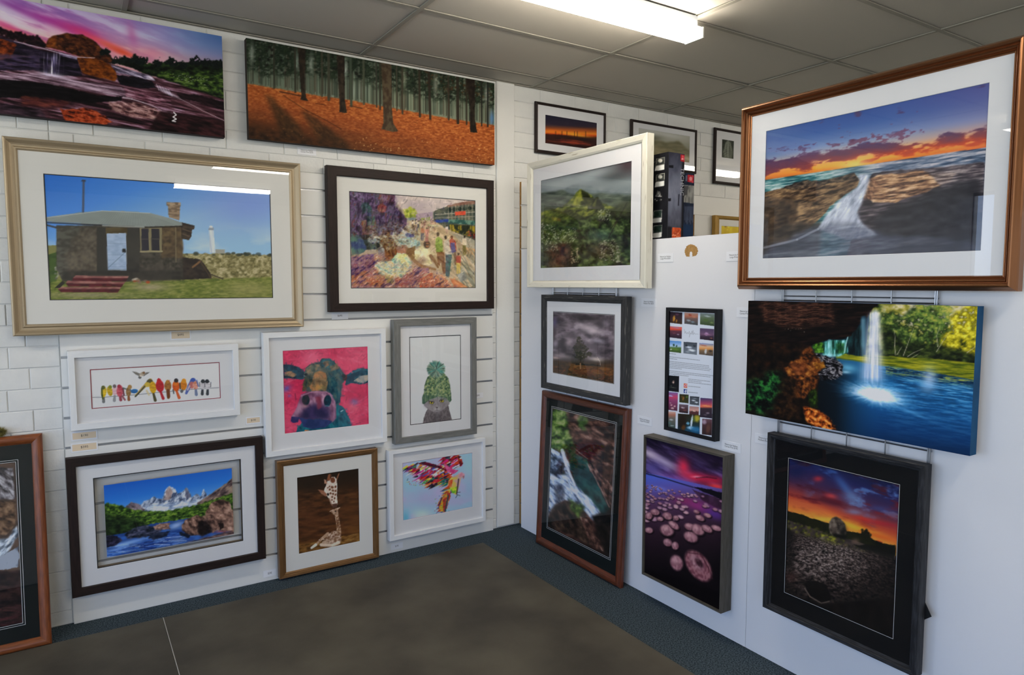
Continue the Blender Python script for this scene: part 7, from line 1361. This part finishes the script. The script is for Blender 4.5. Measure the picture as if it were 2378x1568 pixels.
# ------------------------------------------------------------------ toy boxes on the partition
M_BOXK = mat('black_carton', '1a1a1e', .4)
M_BOXB = mat('navy_carton', '232a3c', .4)
M_BOXW = mat('box_lettering', 'b4b8c2', .4)
M_BOXR = mat('box_logo_red', 'b02430', .4)
def toy_box(x0, x1, y0, y1, z0, z1, label, m, art_s, art_l=None, words=()):
    root = empty('toy_box', (x0, y0, z0))
    ct = MB().bbox(0, x1 - x0, 0, y1 - y0, 0, z1 - z0, .0015).build('carton', m, root)
    sp = paint(art_s, 'Q2', root, (x0, y0, z0), (0, 0, 0), .0015, x1 - x0 - .0015, .0015, z1 - z0 - .0015, -.0006, M_PRINT, 1.3, cell=1.2, name='side_print')
    if art_l:
        o = paint(art_l, 'Q2', root, (x0, y0, z0), (0, 0, -math.pi / 2), -(y1 - y0), 0, 0, z1 - z0, -.0006, M_PRINT, 1.3, cell=1.2, name='front_print')
        o.rotation_euler.z = -math.pi / 2
    for body, size, x, z, mm in words:
        text_part('lettering', body, size, mm, sp, (x, -.0012, z), rot=(math.pi / 2, math.pi / 2, 0))
    return tag(root, label, 'toy box', 'toy boxes standing on the partition')
toy_box(2.64, 2.757, -1.418, -1.02, 1.9455, 2.391, 'tall black and silver toy box standing on the partition top', M_BOXK, art_box_short, art_box_long,
        [('TECHNIC', .034, .1, .3, M_BOXW)])
toy_box(2.762, 2.842, -1.41, -1.02, 1.9455, 2.296, 'navy blue toy box standing behind the taller black box', M_BOXB, art_box_blue)

# ------------------------------------------------------------------ olive fuzzy ornament on the pine frame
rng = random.Random(9)
orn = MB()
for k in range(420):
    d = np.array([rng.gauss(0, 1), rng.gauss(0, 1), rng.gauss(0, 1)]); d /= np.linalg.norm(d); L = .03 * rng.uniform(.7, 1.15)
    u = np.cross(d, (.2, .5, .8)); u /= np.linalg.norm(u); v = np.cross(d, u); b0 = d * .006
    orn.add([b0 + u * .0016, b0 - u * .0008 + v * .0014, b0 - u * .0008 - v * .0014, d * L], [(0, 1, 3), (1, 2, 3), (2, 0, 3)])
orn_o = orn.build('moss_ball', mat('olive_fibre', '8a8040', .9, c2='6a6230', nscale=90), None)
orn_o.location = (-.296, -.03, 1.013)
tag(orn_o, 'small olive fuzzy ball on top of the pine frame', 'ornament')

# ------------------------------------------------------------------ fluorescent battens
M_DIFF = emit_mat('lit_diffuser', 'fff4e4', LAMP)
M_CHAN = mat('batten_steel', '8f959c', .4, spec=.5)
M_CAP = mat('batten_end_cap', 'd8d8d2', .5)
def batten(x, y, label):
    root = empty('ceiling_light', (x, y, H - .002))
    t = 0.0
    MB().box(-.585, .585, -.036, .036, -.058, 0).build('channel', M_CHAN, root)
    a, b, c, d = .059, .052, -.0585, -.107
    MB().add([(-.6, -a, c), (.6, -a, c), (.6, a, c), (-.6, a, c), (-.6, -a, d + .008), (.6, -a, d + .008), (.6, a, d + .008), (-.6, a, d + .008), (-.6, -b, d), (.6, -b, d), (.6, b, d), (-.6, b, d)],
             [(0, 1, 2, 3), (0, 4, 5, 1), (2, 6, 7, 3), (4, 8, 9, 5), (6, 10, 11, 7), (8, 11, 10, 9)]).build('diffuser', M_DIFF, root)
    for s in (-1, 1):
        MB().box(*sorted((s * .6, s * .608)), -a - .001, a + .001, d - .001, c + .004).build('end_cap', M_CAP, root)
    return tag(root, label, 'ceiling light', 'fluorescent battens on the ceiling')
batten(2.142, -1.479, 'lit fluorescent batten above the corner of the room')
for x, y, l in [(1.95, -4.14, 'lit fluorescent batten overhead behind the viewer'), (1.8, -6.05, 'lit fluorescent batten at the rear of the middle row'), (-1.9, -1.45, 'lit fluorescent batten towards the shop window by the brick wall'), (-1.9, -5.06, 'lit fluorescent batten towards the shop window at the rear'),
                (6.05, -1.48, 'lit fluorescent batten beyond the partition by the brick wall'), (6.05, -4.14, 'lit fluorescent batten beyond the partition, middle'), (6.05, -6.9, 'lit fluorescent batten beyond the partition, rear')]:
    batten(x, y, l)
